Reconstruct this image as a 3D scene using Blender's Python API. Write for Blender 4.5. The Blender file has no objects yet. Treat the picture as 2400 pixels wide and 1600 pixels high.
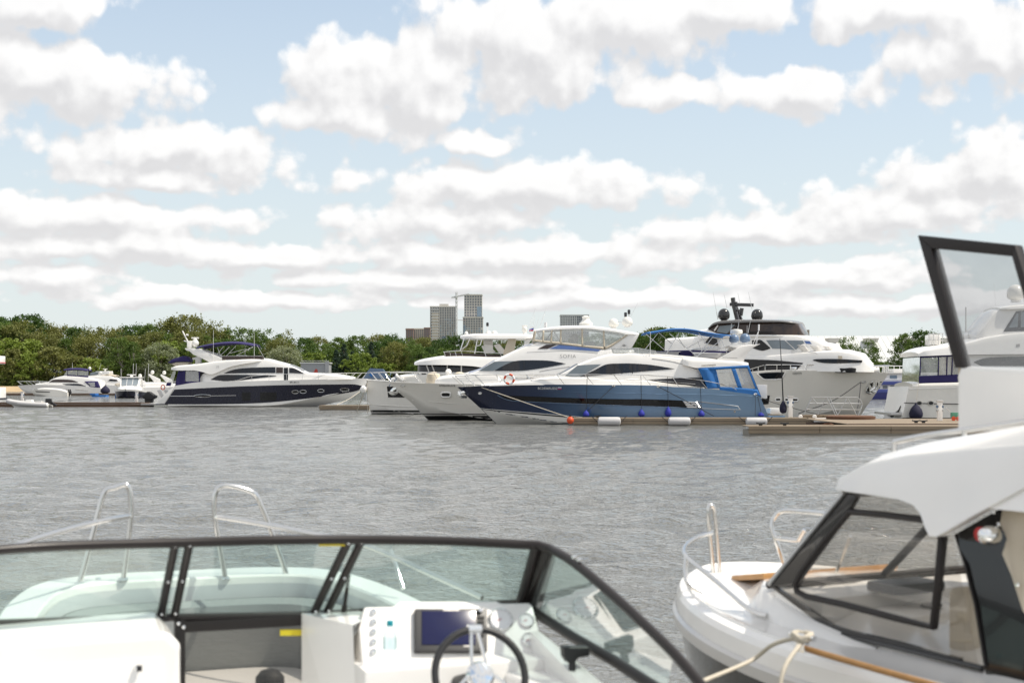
import bpy, bmesh, math, random
import numpy as np
from mathutils import Vector, Matrix
random.seed(7); np.random.seed(7)
S = bpy.context.scene
C = S.collection
R = math.radians
# ------------------------------------------------------------------ camera, world, sun, exposure
FPX, CU, HV, CH = 3333.0, 1200.0, 899.0, 2.4      # focal length in photo pixels, centre column, horizon row, eye height above the water
cd = bpy.data.cameras.new('camera'); cam = bpy.data.objects.new('camera', cd); C.objects.link(cam); S.camera = cam
cam.location = (0, 0, CH); cam.rotation_euler = (R(90), 0, 0)
cd.sensor_width = 36; cd.lens = 50; cd.shift_y = (HV-800)/2400
cd.clip_start = 0.1; cd.clip_end = 20000
cd.dof.use_dof = True; cd.dof.focus_distance = 95; cd.dof.aperture_fstop = 3.4
S.view_settings.view_transform = 'Standard'; S.view_settings.look = 'None'; S.view_settings.exposure = 0.32; S.view_settings.gamma = 1
SUN_AZ, SUN_EL = R(97), R(57)        # azimuth clockwise from +Y (to the right of the view), elevation
sl = bpy.data.lights.new('sun', 'SUN'); sl.energy = 4.0; sl.angle = R(0.6); sl.color = (1, .93, .82)
so = bpy.data.objects.new('sun', sl); C.objects.link(so)
sd = Vector((math.sin(SUN_AZ)*math.cos(SUN_EL), math.cos(SUN_AZ)*math.cos(SUN_EL), math.sin(SUN_EL)))
so.rotation_euler = sd.to_track_quat('Z', 'Y').to_euler()

class NT:                                             # small helper for node trees
    def __init__(s, tree): s.t = tree; s.n = tree.nodes; s.l = tree.links
    def new(s, typ, ins=None, **kw):
        nd = s.n.new(typ)
        for k, v in kw.items(): setattr(nd, k, v)
        for k, v in (ins or {}).items(): s.set(nd, k, v)
        return nd
    def set(s, nd, k, v):
        i = nd.inputs[k]
        if isinstance(v, bpy.types.NodeSocket): s.l.new(v, i)
        else: i.default_value = v
    def m(s, op, a, b=0.0, c=0.0, clamp=False):
        nd = s.n.new('ShaderNodeMath'); nd.operation = op; nd.use_clamp = clamp
        for k, v in enumerate((a, b, c)): s.set(nd, k, v)
        return nd.outputs[0]
    def vm(s, op, a, b=(0, 0, 0), out=0):
        nd = s.n.new('ShaderNodeVectorMath'); nd.operation = op
        s.set(nd, 0, a); s.set(nd, 1, b)
        return nd.outputs[out]
    def ramp(s, fac, stops):
        nd = s.n.new('ShaderNodeValToRGB'); s.set(nd, 0, fac); e = nd.color_ramp.elements
        while len(e) < len(stops): e.new(.5)
        for k, (p, col) in enumerate(stops):
            e[k].position = p; e[k].color = (*col, 1) if len(col) == 3 else col
        return nd.outputs[0]
    def mix(s, f, a, b, typ='MIX'):
        nd = s.n.new('ShaderNodeMix'); nd.data_type = 'RGBA'; nd.blend_type = typ
        s.set(nd, 0, f)
        for k, v in ((6, a), (7, b)):
            s.set(nd, k, (*v, 1) if isinstance(v, tuple) and len(v) == 3 else v)
        return nd.outputs[2]
    def noise(s, vec, scale, detail=4, rough=.5, out=0, **kw):
        nd = s.new('ShaderNodeTexNoise', {'Scale': scale, 'Detail': detail, 'Roughness': rough}, **kw)
        if vec is not None: s.set(nd, 'Vector', vec)
        return nd.outputs[out]

W = bpy.data.worlds.new('World'); S.world = W; W.use_nodes = True
def build_world():
    T = NT(W.node_tree); T.n.clear()
    co = T.new('ShaderNodeTexCoord').outputs['Generated']
    d = T.vm('NORMALIZE', co)
    sp = T.new('ShaderNodeSeparateXYZ', {0: d}).outputs
    sky = T.new('ShaderNodeTexSky', sky_type='NISHITA'); sky.sun_disc = False
    sky.sun_elevation = SUN_EL; sky.sun_rotation = SUN_AZ; sky.altitude = 100; sky.air_density = 1.0; sky.dust_density = 1.6; sky.ozone_density = 1.0
    az = T.m('ARCTAN2', sp[0], sp[1])
    el = T.m('ARCSINE', T.m('MAXIMUM', sp[2], 0.0))
    # a cloud field given by the bearing and elevation of its masses, ragged by noise whose scale shrinks towards the horizon
    K = [(80,15,200,55),(130,190,320,92),(930,205,240,115),(830,275,190,52),(1260,105,300,125),(1480,60,230,85),(1560,215,130,40),(1700,20,230,62),(1880,212,185,58),(2100,22,240,60),(2330,125,240,95),
         (400,345,290,52),(390,418,240,34),(200,505,420,58),(330,585,470,42),(640,600,300,32),
         (1200,435,440,62),(1000,515,280,50),(1110,330,95,30),(2310,400,240,85),(2080,492,340,60),(1760,540,260,36),
         (1250,600,460,46),(1000,655,480,34),(1960,645,290,42),(90,662,210,38),(500,700,430,26),(1400,700,620,26),(2150,715,450,28)]
    blobs = []
    for (u, v, ru, rv) in K:
        dx, dz = (u-CU)/FPX, (HV-v)/FPX
        a = math.atan(dx); e = math.atan(dz/math.hypot(1, dx)); c = math.cos(a)
        blobs.append((a, e, ru/FPX*c*c, rv/FPX))
    view = T.m('MULTIPLY', T.new('ShaderNodeMapRange', {0: T.m('ABSOLUTE', az), 1: .36, 2: .5, 3: 1.0, 4: 0.0}).outputs[0],
               T.new('ShaderNodeMapRange', {0: el, 1: .27, 2: .36, 3: 1.0, 4: 0.0}).outputs[0])
    def field(az_, el_, det):
        p = T.new('ShaderNodeCombineXYZ', {0: az_, 1: el_, 2: 0.0}).outputs[0]
        c10 = T.m('ADD', el_, .10)
        q = T.new('ShaderNodeCombineXYZ', {0: T.m('MULTIPLY', az_, 3.5), 1: T.m('LOGARITHM', c10, math.e), 2: .3}).outputs[0]
        wn = T.noise(q, 3.4, 4, .55, out=1, noise_dimensions='2D')
        amp = T.m('MINIMUM', T.m('MULTIPLY_ADD', el_, 2.6, .22), 1.0)
        wv = T.vm('MULTIPLY', T.vm('SUBTRACT', wn, (.5, .5, .5)), T.new('ShaderNodeCombineXYZ', {0: T.m('MULTIPLY', amp, .07), 1: T.m('MULTIPLY', amp, .04), 2: 0.0}).outputs[0])
        pw = T.vm('ADD', p, wv)
        acc = None
        for (a, e, ra, re) in blobs:
            nd = T.n.new('ShaderNodeVectorMath'); nd.operation = 'MULTIPLY_ADD'; T.set(nd, 0, pw)
            nd.inputs[1].default_value = (1/ra, 1/re, 0); nd.inputs[2].default_value = (-a/ra, -e/re, 0)
            ln = T.vm('LENGTH', nd.outputs[0], out=1)
            acc = ln if acc is None else T.m('SMOOTH_MIN', acc, ln, .3)
        # the same sort of masses all round, away from the part in view
        rnd = T.m('MULTIPLY_ADD', T.noise(q, 1.7, 1, .5, noise_dimensions='2D'), -3.6, 2.55)
        acc = T.m('ADD', T.m('MULTIPLY', acc, view), T.m('MULTIPLY', rnd, T.m('SUBTRACT', 1.0, view)))
        n1 = T.noise(q, 7.0, det, .58, noise_dimensions='2D')
        vor = T.new('ShaderNodeTexVoronoi', {'Vector': T.vm('MULTIPLY_ADD' if False else 'ADD', q, T.vm('MULTIPLY', wv, (1.5, 1.5, 0))), 'Scale': 10.0, 'Smoothness': .35}, feature='SMOOTH_F1', voronoi_dimensions='2D').outputs[0]
        vor2 = T.new('ShaderNodeTexVoronoi', {'Vector': q, 'Scale': 26.0, 'Smoothness': .35}, feature='SMOOTH_F1', voronoi_dimensions='2D').outputs[0]
        dns = T.m('SUBTRACT', 1.16, acc)
        dns = T.m('MULTIPLY_ADD', T.m('SUBTRACT', n1, .5), 1.2, dns)
        dns = T.m('MULTIPLY_ADD', T.m('SUBTRACT', .42, vor), .72, dns)
        return T.m('MULTIPLY_ADD', T.m('SUBTRACT', .42, vor2), .32, dns)
    D = field(az, el, 7)
    step = T.m('MULTIPLY_ADD', el, .045, .005)
    D2 = field(T.m('MULTIPLY_ADD', step, .4, az), T.m('ADD', el, step), 5)
    alpha = T.new('ShaderNodeMapRange', {0: D, 1: -.02, 2: .36}, interpolation_type='SMOOTHSTEP').outputs[0]
    lit = T.new('ShaderNodeMapRange', {0: T.m('SUBTRACT', D, D2), 1: -.55, 2: .6}, interpolation_type='SMOOTHSTEP').outputs[0]   # dense below, thin above: a sunlit top
    thick = T.new('ShaderNodeMapRange', {0: D, 1: .3, 2: 1.4}).outputs[0]
    val = T.m('SUBTRACT', T.m('MULTIPLY_ADD', lit, 2.3, 6.2), T.m('MULTIPLY', thick, .42))
    cc = T.new('ShaderNodeCombineColor', {0: T.m('MULTIPLY', val, 1.0), 1: T.m('MULTIPLY', val, .99), 2: T.m('MULTIPLY_ADD', val, .93, .42)}).outputs[0]
    # summer haze over the clear sky, thicker towards the horizon
    hz = T.new('ShaderNodeMapRange', {0: el, 1: 0.0, 2: .34, 3: .94, 4: .34}).outputs[0]
    clear = T.mix(hz, T.mix(1.0, sky.outputs[0], (1.15, 1.33, 1.42), 'MULTIPLY'), (6.55, 6.95, 6.95))
    col = T.mix(T.m('MULTIPLY', alpha, .95), clear, cc)
    bg = T.new('ShaderNodeBackground', {'Color': col, 'Strength': .1})
    out = T.new('ShaderNodeOutputWorld', {0: bg.outputs[0]})
build_world()
W.cycles.sampling_method = 'MANUAL'; W.cycles.sample_map_resolution = 256

# ------------------------------------------------------------------ helpers
def link(o, parent=None):
    C.objects.link(o)
    if parent is not None: o.parent = parent
    return o
def tag(o, label, cat, group=None):
    o['label'] = label; o['category'] = cat
    if group: o['group'] = group
    return o
def empty(name, loc, rz=0, label=None, cat=None, group=None):
    o = link(bpy.data.objects.new(name, None)); o.location = loc; o.rotation_euler = (0, 0, rz); o.empty_display_size = .2
    if label: tag(o, label, cat, group)
    return o
def mk(name, verts, faces, mat, parent=None, smooth=True, ang=35):
    me = bpy.data.meshes.new(name)
    me.from_pydata([tuple(map(float, v)) for v in verts], [], faces)
    if smooth:
        me.shade_smooth(); me.set_sharp_from_angle(angle=R(ang))
    o = link(bpy.data.objects.new(name, me), parent)
    for m in (mat if isinstance(mat, (list, tuple)) else [mat]): me.materials.append(m)
    return o
def mkbm(name, bm, mat, parent=None, smooth=True, ang=35):
    me = bpy.data.meshes.new(name); bmesh.ops.recalc_face_normals(bm, faces=bm.faces); bm.to_mesh(me); bm.free()
    if smooth: me.shade_smooth(); me.set_sharp_from_angle(angle=R(ang))
    o = link(bpy.data.objects.new(name, me), parent); me.materials.append(mat)
    return o
def copy_tree(o, parent=None):
    c = o.copy(); C.objects.link(c); c.parent = parent
    for ch in list(o.children): copy_tree(ch, c)
    return c
def pts_smooth(P, n=6):
    P = [Vector(p) for p in P]
    if len(P) < 3: return P
    out = []
    for i in range(len(P)-1):
        a, b = P[i], P[i+1]; p0 = P[i-1] if i else a*2-b; p3 = P[i+2] if i+2 < len(P) else b*2-a
        for k in range(n):
            t = k/n
            out.append(.5*((2*a)+(b-p0)*t+(2*p0-5*a+4*b-p3)*t*t+(3*a-p0-3*b+p3)*t**3))
    return out+[P[-1]]
def tube_geo(P, r, n=6, closed=False, cap=True):
    P = [Vector(p) for p in P]; V = []; F = []; m = len(P)
    ref = None
    for i, p in enumerate(P):
        if closed: t = P[(i+1) % m]-P[i-1]
        else: t = (P[min(i+1, m-1)]-P[max(i-1, 0)])
        t.normalize()
        if ref is None:
            ref = Vector((0, 0, 1)) if abs(t.z) < .9 else Vector((1, 0, 0))
        a = ref-t*ref.dot(t); a.normalize(); b = t.cross(a); ref = a
        rr = r[i] if isinstance(r, (list, tuple)) else r
        for k in range(n):
            th = 2*math.pi*k/n; V.append(p+a*(math.cos(th)*rr)+b*(math.sin(th)*rr))
    for i in range(m if closed else m-1):
        for k in range(n):
            j = (i+1) % m; F.append((i*n+k, i*n+(k+1) % n, j*n+(k+1) % n, j*n+k))
    if cap and not closed:
        F.append(tuple(range(n))[::-1]); F.append(tuple((m-1)*n+k for k in range(n)))
    return V, F
def tube(name, P, r, mat, parent=None, n=6, smooth=False, closed=False):
    if smooth: P = pts_smooth(P)
    V, F = tube_geo(P, r, n, closed)
    return mk(name, V, F, mat, parent, ang=60)
def lathe(name, prof, mat, parent=None, loc=(0, 0, 0), n=20, rot=None):
    V = []; F = []
    for (r, z) in prof:
        for k in range(n):
            t = 2*math.pi*k/n; V.append((r*math.cos(t), r*math.sin(t), z))
    for i in range(len(prof)-1):
        for k in range(n): F.append((i*n+k, i*n+(k+1) % n, (i+1)*n+(k+1) % n, (i+1)*n+k))
    F.append(tuple(range(n))[::-1]); F.append(tuple((len(prof)-1)*n+k for k in range(n)))
    o = mk(name, V, F, mat, parent, ang=40); o.location = loc
    if rot: o.rotation_euler = rot
    return o
def box(name, lo, hi, mat, parent=None, bev=0.0, seg=2):
    bm = bmesh.new(); bmesh.ops.create_cube(bm, size=1)
    for v in bm.verts:
        v.co = Vector([(lo[i]+hi[i])/2+v.co[i]*(hi[i]-lo[i]) for i in range(3)])
    if bev > 0: bmesh.ops.bevel(bm, geom=bm.edges[:], offset=bev, segments=seg, affect='EDGES', profile=.7)
    return mkbm(name, bm, mat, parent)
def prism(name, poly, d, mat, parent=None, bev=0.0, seg=2):
    """poly: list of 3d points (planar), extruded by vector d"""
    bm = bmesh.new(); vs = [bm.verts.new(p) for p in poly]; f = bm.faces.new(vs)
    r = bmesh.ops.extrude_face_region(bm, geom=[f]); nv = [x for x in r['geom'] if isinstance(x, bmesh.types.BMVert)]
    for v in nv: v.co += Vector(d)
    if bev > 0: bmesh.ops.bevel(bm, geom=bm.edges[:], offset=bev, segments=seg, affect='EDGES', profile=.7)
    return mkbm(name, bm, mat, parent)
def pchip(P):
    P = sorted(P); x = np.array([p[0] for p in P], float); y = np.array([p[1] for p in P], float)
    keep = np.concatenate([[True], np.diff(x) > 1e-6]); x = x[keep]; y = y[keep]
    if len(x) < 3: return lambda q: np.interp(q, x, y)
    h = np.diff(x); dl = np.diff(y)/h; m = np.zeros(len(x))
    for i in range(1, len(x)-1):
        if dl[i-1]*dl[i] > 0:
            w1 = 2*h[i]+h[i-1]; w2 = h[i]+2*h[i-1]; m[i] = (w1+w2)/(w1/dl[i-1]+w2/dl[i])
    m[0] = dl[0]; m[-1] = dl[-1]
    def f(q):
        q = np.clip(np.asarray(q, float), x[0], x[-1]); i = np.clip(np.searchsorted(x, q)-1, 0, len(h)-1)
        t = (q-x[i])/h[i]
        return (2*t**3-3*t**2+1)*y[i]+(t**3-2*t**2+t)*h[i]*m[i]+(-2*t**3+3*t**2)*y[i+1]+(t**3-t**2)*h[i]*m[i+1]
    return f

# ------------------------------------------------------------------ materials
MAT = {}
def mat(name, col, rough=.5, metal=0.0, var=.06, vs=3.0, bump=0.0, bs=20.0, coat=0.0, spec=.5, trans=0.0, ior=1.45):
    m = bpy.data.materials.new(name); m.use_nodes = True; T = NT(m.node_tree); T.n.clear()
    tc = T.new('ShaderNodeTexCoord').outputs['Object']
    n = T.noise(tc, vs, 5, .6)
    c = T.mix(n, tuple(x*(1-var*1.6) for x in col), tuple(min(1, x*(1+var*1.6)) for x in col))
    b = T.new('ShaderNodeBsdfPrincipled', {'Base Color': c, 'Metallic': metal, 'Specular IOR Level': spec, 'Coat Weight': coat, 'Transmission Weight': trans, 'IOR': ior})
    T.set(b, 'Roughness', T.m('ADD', rough-.04, T.m('MULTIPLY', T.noise(tc, vs*2.3, 4), .1 if rough > .06 else .02), clamp=True))
    if bump > 0:
        bn = T.new('ShaderNodeBump', {'Strength': 1.0, 'Distance': bump, 'Height': T.noise(tc, bs, 5, .6)})
        T.set(b, 'Normal', bn.outputs[0])
    T.new('ShaderNodeOutputMaterial', {0: b.outputs[0]})
    MAT[name] = m
    return m
def glass(name, tint, refl=.12, rough=.0, fres=.4, haze=.05):
    """thin pane: clear tint plus mirror reflection by angle (no refraction, as for a flat sheet)"""
    m = bpy.data.materials.new(name); m.use_nodes = True; T = NT(m.node_tree); T.n.clear()
    tc = T.new('ShaderNodeTexCoord').outputs['Object']
    sm = T.noise(tc, 2.5, 5, .65)
    tr = T.new('ShaderNodeBsdfTransparent', {0: (*tint, 1)})
    gl = T.new('ShaderNodeBsdfGlossy', {0: (1, 1, 1, 1), 'Roughness': rough})
    df = T.new('ShaderNodeBsdfDiffuse', {0: (.7, .72, .7, 1)})
    fr = T.new('ShaderNodeFresnel', {0: 1.5}).outputs[0]
    a = T.new('ShaderNodeMixShader', {0: T.m('ADD', T.m('MULTIPLY', fr, fres), refl, clamp=True), 1: tr.outputs[0], 2: gl.outputs[0]})
    b = T.new('ShaderNodeMixShader', {0: T.m('MULTIPLY', sm, haze), 1: a.outputs[0], 2: df.outputs[0]})
    T.new('ShaderNodeOutputMaterial', {0: b.outputs[0]}); MAT[name] = m
    return m
mat('gelcoat', (.88, .86, .825), .16, coat=.4, var=.03)
mat('gelcoat_warm', (.80, .77, .71), .2, coat=.3, var=.03)
mat('gelcoat_grey', (.62, .60, .57), .22, coat=.3, var=.03)
mat('hull_pearl', (.72, .69, .63), .16, coat=.5, var=.04, vs=.6)
mat('deck_white', (.76, .75, .73), .45, var=.05)
mat('navy_paint', (.008, .009, .024), .16, coat=.15, var=.08)
mat('navy_canvas', (.028, .022, .10), .85, bump=.01, bs=9)
mat('blue_canvas', (.025, .14, .40), .8, bump=.012, bs=8)
mat('dark_glass', (.012, .013, .018), .05, var=.3, vs=.8, spec=.6)
mat('black_glass', (.006, .006, .007), .06, var=.2)
mat('brown_glass', (.05, .035, .03), .08, var=.2)
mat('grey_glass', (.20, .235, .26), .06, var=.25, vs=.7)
mat('blue_glass', (.10, .16, .36), .06, var=.25, vs=.7)
mat('steel', (.72, .71, .69), .14, metal=1.0)
mat('chrome', (.85, .85, .84), .06, metal=1.0, var=.02)
mat('aluminium', (.55, .55, .54), .35, metal=.8)
mat('black_paint', (.012, .012, .012), .3)
mat('black_rubber', (.016, .016, .017), .6, bump=.003)
mat('black_gloss', (.016, .015, .015), .12, coat=.5)
mat('teak', (.42, .22, .075), .5, var=.2, vs=12)
mat('rope_white', (.55, .50, .41), .9, bump=.004, bs=60)
mat('rope_dark', (.02, .02, .022), .9)
mat('fender_grey', (.50, .49, .49), .5, bump=.006, bs=6)
mat('fender_blue', (.018, .028, .30), .7)
mat('fender_navy', (.012, .012, .035), .8, bump=.004)
mat('orange_plastic', (.60, .075, .02), .45)
mat('beige_vinyl', (.58, .51, .40), .6)
mat('yellow_label', (.75, .60, .03), .6)
mat('paint_red', (.45, .03, .03), .6)
mat('paint_white', (.78, .78, .78), .5)
mat('paint_blue', (.03, .07, .35), .5)
mat('letter_black', (.02, .02, .02), .5)
mat('letter_white', (.75, .75, .75), .5)
mat('letter_grey', (.35, .34, .33), .35, metal=.4)
mat('dome_blue', (.11, .17, .27), .3, coat=.3)
mat('dome_white', (.72, .71, .67), .3)
mat('dome_black', (.02, .02, .02), .14, coat=.5)
mat('seat_grey', (.24, .255, .255), .6, bump=.004)
mat('liner_grey', (.56, .57, .58), .5)
mat('plastic_black', (.02, .02, .021), .42)
mat('frame_black', (.022, .018, .017), .34, spec=.4)
mat('screen', (.006, .008, .05), .12)
mat('rubber_green', (.1, .3, .2), .6)
glass('vinyl_clear', (.82, .83, .82), .16, .03, .9, .5)
glass('glass_teal', (.66, .81, .775), .09, 0, .4, .14)
glass('glass_smoke', (.48, .46, .43), .05)
glass('glass_cabin', (.80, .78, .75), .05, 0, .3, .04)
glass('glass_clear', (.63, .64, .65), .02, 0, .1, .16)
glass('bottle_plastic', (.90, .955, .97), .05, .02)

def wood(name, c1, c2, s=1.0):
    m = bpy.data.materials.new(name); m.use_nodes = True; T = NT(m.node_tree); T.n.clear()
    tc = T.new('ShaderNodeTexCoord').outputs['Object']
    st = T.vm('MULTIPLY', tc, (.6*s, 6*s, 9*s))
    n = T.noise(st, 1.6, 6, .65); n2 = T.noise(tc, .8*s, 3)
    c = T.mix(T.m('MULTIPLY', n2, .6), T.mix(n, c1, c2), tuple(x*.7 for x in c2))
    b = T.new('ShaderNodeBsdfPrincipled', {'Base Color': c, 'Roughness': .85})
    T.set(b, 'Normal', T.new('ShaderNodeBump', {'Distance': .01, 'Height': n}).outputs[0])
    T.new('ShaderNodeOutputMaterial', {0: b.outputs[0]}); MAT[name] = m
wood('dock_wood', (.34, .27, .19), (.22, .17, .12))
wood('dock_wood_dark', (.16, .10, .065), (.10, .06, .04))
wood('dock_concrete', (.33, .30, .26), (.25, .23, .19))
M = MAT

# ------------------------------------------------------------------ photo pixel -> place
def P(u, v, Y): return Vector(((u-CU)/FPX*Y, Y, CH-(v-HV)/FPX*Y))
def onwater(u, v, z=0.0):
    Y = (CH-z)*FPX/(v-HV); return P(u, v, Y)
def zoomer(u0, v0, s): return lambda x, y: (u0+x*s, v0+y*s)
Z1 = zoomer(0, 700, .2126); Z2 = zoomer(330, 740, .23384); Z3 = zoomer(830, 700, .21259); Z4 = zoomer(1050, 700, .21259)
Z5 = zoomer(1400, 740, .19133); Z6 = zoomer(1600, 680, .22109); Z7 = zoomer(2000, 530, .31898)
def ZL(z, pts): return [z(*p) for p in pts]
class Frame:
    """a thing's own axes on the water: x along it (to the right in the photo for yaw 0), y away from us, z up"""
    def __init__(s, o, yaw=0.0):
        s.o = Vector(o); s.yaw = yaw; s.ax = Vector((math.cos(yaw), math.sin(yaw), 0)); s.ay = Vector((-math.sin(yaw), math.cos(yaw), 0))
        s.c = Vector((0, 0, CH))-s.o
        s.cl = Vector((s.c.dot(s.ax), s.c.dot(s.ay), s.c.z))
    def ray(s, u, v):
        d = Vector(((u-CU)/FPX, 1, -(v-HV)/FPX)); return Vector((d.dot(s.ax), d.dot(s.ay), d.z))
    def y(s, uv, y):
        d = s.ray(*uv); t = (y-s.cl.y)/d.y; return s.cl+d*t
    def x(s, uv, x):
        d = s.ray(*uv); t = (x-s.cl.x)/d.x; return s.cl+d*t
    def z(s, uv, z):
        d = s.ray(*uv); t = (z-s.cl.z)/d.z; return s.cl+d*t
    def n(s, uv, p, nrm):
        d = s.ray(*uv); nrm = Vector(nrm); t = (Vector(p)-s.cl).dot(nrm)/d.dot(nrm); return s.cl+d*t
    def onsurf(s, uv, surf, it=4):
        y = -abs(float(surf(0, 1)) if False else 2.0)
        for _ in range(it):
            p = s.y(uv, y); y = -float(surf(p.x, p.z))
        return s.y(uv, y)
# ------------------------------------------------------------------ water, land
def water_mat():
    m = bpy.data.materials.new('water'); m.use_nodes = True; T = NT(m.node_tree); T.n.clear()
    ge = T.new('ShaderNodeNewGeometry')
    def h(off):                                         # capillary ripples on top of the modelled waves
        a = T.vm('MULTIPLY', T.vm('ADD', ge.outputs['Position'], off), (.8, 1.1, 1))
        return T.noise(a, 7.5, 3, .62)
    e = .02
    h0, hx, hy = h((0, 0, 0)), h((e, 0, 0)), h((0, e, 0))
    gust = T.noise(ge.outputs['Position'], .05, 2, .5)
    k = T.m('MULTIPLY', T.new('ShaderNodeMapRange', {0: gust, 1: .35, 2: .65, 3: .6, 4: 1.3}).outputs[0], -.14/e)
    sy = T.m('MULTIPLY', T.m('SUBTRACT', hy, h0), k)
    n = T.new('ShaderNodeCombineXYZ', {0: T.m('MULTIPLY', T.m('SUBTRACT', hx, h0), k), 1: T.m('MINIMUM', sy, T.m('MULTIPLY', sy, .3)), 2: 0.0}).outputs[0]          # steep fronts towards this shore, gentle backs
    nn = T.vm('NORMALIZE', T.vm('ADD', ge.outputs['Normal'], n))
    b = T.new('ShaderNodeBsdfPrincipled', {'Base Color': (.148, .150, .142, 1), 'Roughness': .05, 'IOR': 1.4, 'Specular IOR Level': .5, 'Normal': nn})
    T.new('ShaderNodeOutputMaterial', {0: b.outputs[0]}); MAT['water'] = m
water_mat()
def ground_mat(name, cols, s=.2, rough=.95, bump=.1):
    m = bpy.data.materials.new(name); m.use_nodes = True; T = NT(m.node_tree); T.n.clear()
    ge = T.new('ShaderNodeNewGeometry').outputs['Position']
    n = T.noise(ge, s, 8, .65)
    c = T.ramp(n, [(.3, cols[0]), (.7, cols[1])])
    b = T.new('ShaderNodeBsdfPrincipled', {'Base Color': c, 'Roughness': rough})
    T.set(b, 'Normal', T.new('ShaderNodeBump', {'Distance': bump, 'Height': T.noise(ge, s*20, 5)}).outputs[0])
    T.new('ShaderNodeOutputMaterial', {0: b.outputs[0]}); MAT[name] = m
ground_mat('meadow', ((.045, .06, .02), (.09, .10, .04)), .05)
ground_mat('sand', ((.36, .26, .15), (.46, .35, .21)), .3, bump=.05)
def water_sheet():
    """one sheet: wind waves as real relief where they can be seen, flat beyond"""
    xs = np.arange(-46, 62.01, .19); ys = [3.0]
    while ys[-1] < 215: ys.append(ys[-1]+max(.10, min(.62, .0062*ys[-1])))
    ys = np.array(ys); X, Y = np.meshgrid(xs, ys); Zw = np.zeros_like(X)
    rs = np.random.RandomState(3); gap = np.gradient(ys)[:, None]
    gx = .5+.5*np.sin(X*.045+1.3+np.sin(Y*.03))*np.sin(Y*.06+.7*np.sin(X*.02)); gust = .75+.45*gx
    for i in range(46):
        lam = .36*(2.4/.36)**(rs.rand()**1.25); th = R(90)+R(16)+rs.randn()*R(30); kk = 2*math.pi/lam
        st = .031*(lam/.8)**-.1                        # slope of this train
        fade = np.clip((lam/np.maximum(gap, .19)-2.2)/1.6, 0, 1)
        ph = kk*(X*math.cos(th)+Y*math.sin(th))+rs.rand()*6.283+.6*np.sin(X*.21*rs.rand()+Y*.17*rs.rand()+rs.rand()*6)
        s_ = np.sin(ph); Zw += st/kk*fade*(s_+.22*np.cos(2*ph))
    Zw *= gust
    ex = np.clip(np.minimum(X-xs[0], xs[-1]-X)/4, 0, 1)*np.clip((ys[-1]-Y)/12, 0, 1); Zw *= ex
    ny, nx = X.shape
    V = np.stack([X.ravel(), Y.ravel(), Zw.ravel()], 1)
    idx = np.arange(ny*nx).reshape(ny, nx)
    Q = np.stack([idx[:-1, :-1].ravel(), idx[:-1, 1:].ravel(), idx[1:, 1:].ravel(), idx[1:, :-1].ravel()], 1)
    x0, x1, y0, y1 = xs[0], xs[-1], ys[0], ys[-1]; B_ = 7000
    ov = np.array([(-B_, -60, 0), (B_, -60, 0), (B_, B_, 0), (-B_, B_, 0), (x0, y0, 0), (x1, y0, 0), (x1, y1, 0), (x0, y1, 0)]); n0 = len(V)
    oq = np.array([(0, 1, 5, 4), (1, 2, 6, 5), (2, 3, 7, 6), (3, 0, 4, 7)])+n0
    V = np.concatenate([V, ov]); Q = np.concatenate([Q, oq])
    me = bpy.data.meshes.new('water'); me.vertices.add(len(V)); me.vertices.foreach_set('co', V.astype(np.float32).ravel())
    me.loops.add(Q.size); me.loops.foreach_set('vertex_index', Q.astype(np.int32).ravel())
    me.polygons.add(len(Q)); me.polygons.foreach_set('loop_start', np.arange(0, Q.size, 4, dtype=np.int32)); me.polygons.foreach_set('loop_total', np.full(len(Q), 4, dtype=np.int32))
    me.update(calc_edges=True); me.validate(); me.shade_smooth(); me.materials.append(M['water'])
    o = link(bpy.data.objects.new('water', me)); o['kind'] = 'structure'
water_sheet()
# shoreline of the far bank (x, y); the beach is the strip in front of the meadow on the left
shore = [(-3000, 425), (-400, 425), (-175, 428), (-150, 436), (-120, 446), (-60, 448), (0, 445), (60, 420), (100, 360), (140, 330), (200, 318), (400, 315), (3000, 330)]
def bank(name, off, zlo, zhi, wid, m, pts):
    V = []; F = []
    for (x, y) in pts: V += [(x, y+off, -.6), (x, y+off+.4*wid, zlo), (x, y+off+wid, zhi)]
    for i in range(len(pts)-1):
        for k in range(2): F.append((i*3+k, (i+1)*3+k, (i+1)*3+k+1, i*3+k+1))
    return V, F
V, F = bank('terrain', 3, .5, 1.4, 9, None, shore)
n0 = len(V)
for i, (x, y) in enumerate(shore): V.append((x*1.0, 9000, 3.0))
for i in range(len(shore)-1): F.append((i*3+2, (i+1)*3+2, n0+i+1, n0+i))
o = mk('terrain', V, F, M['meadow'], smooth=True); o['kind'] = 'structure'
V, F = bank('beach', -4, .45, 1.62, 16, None, [(-700, 425), (-400, 424), (-175, 427), (-150, 434), (-128, 444), (-120, 452)])
o = mk('beach', V, F, M['sand'], smooth=True); o['kind'] = 'structure'

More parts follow.
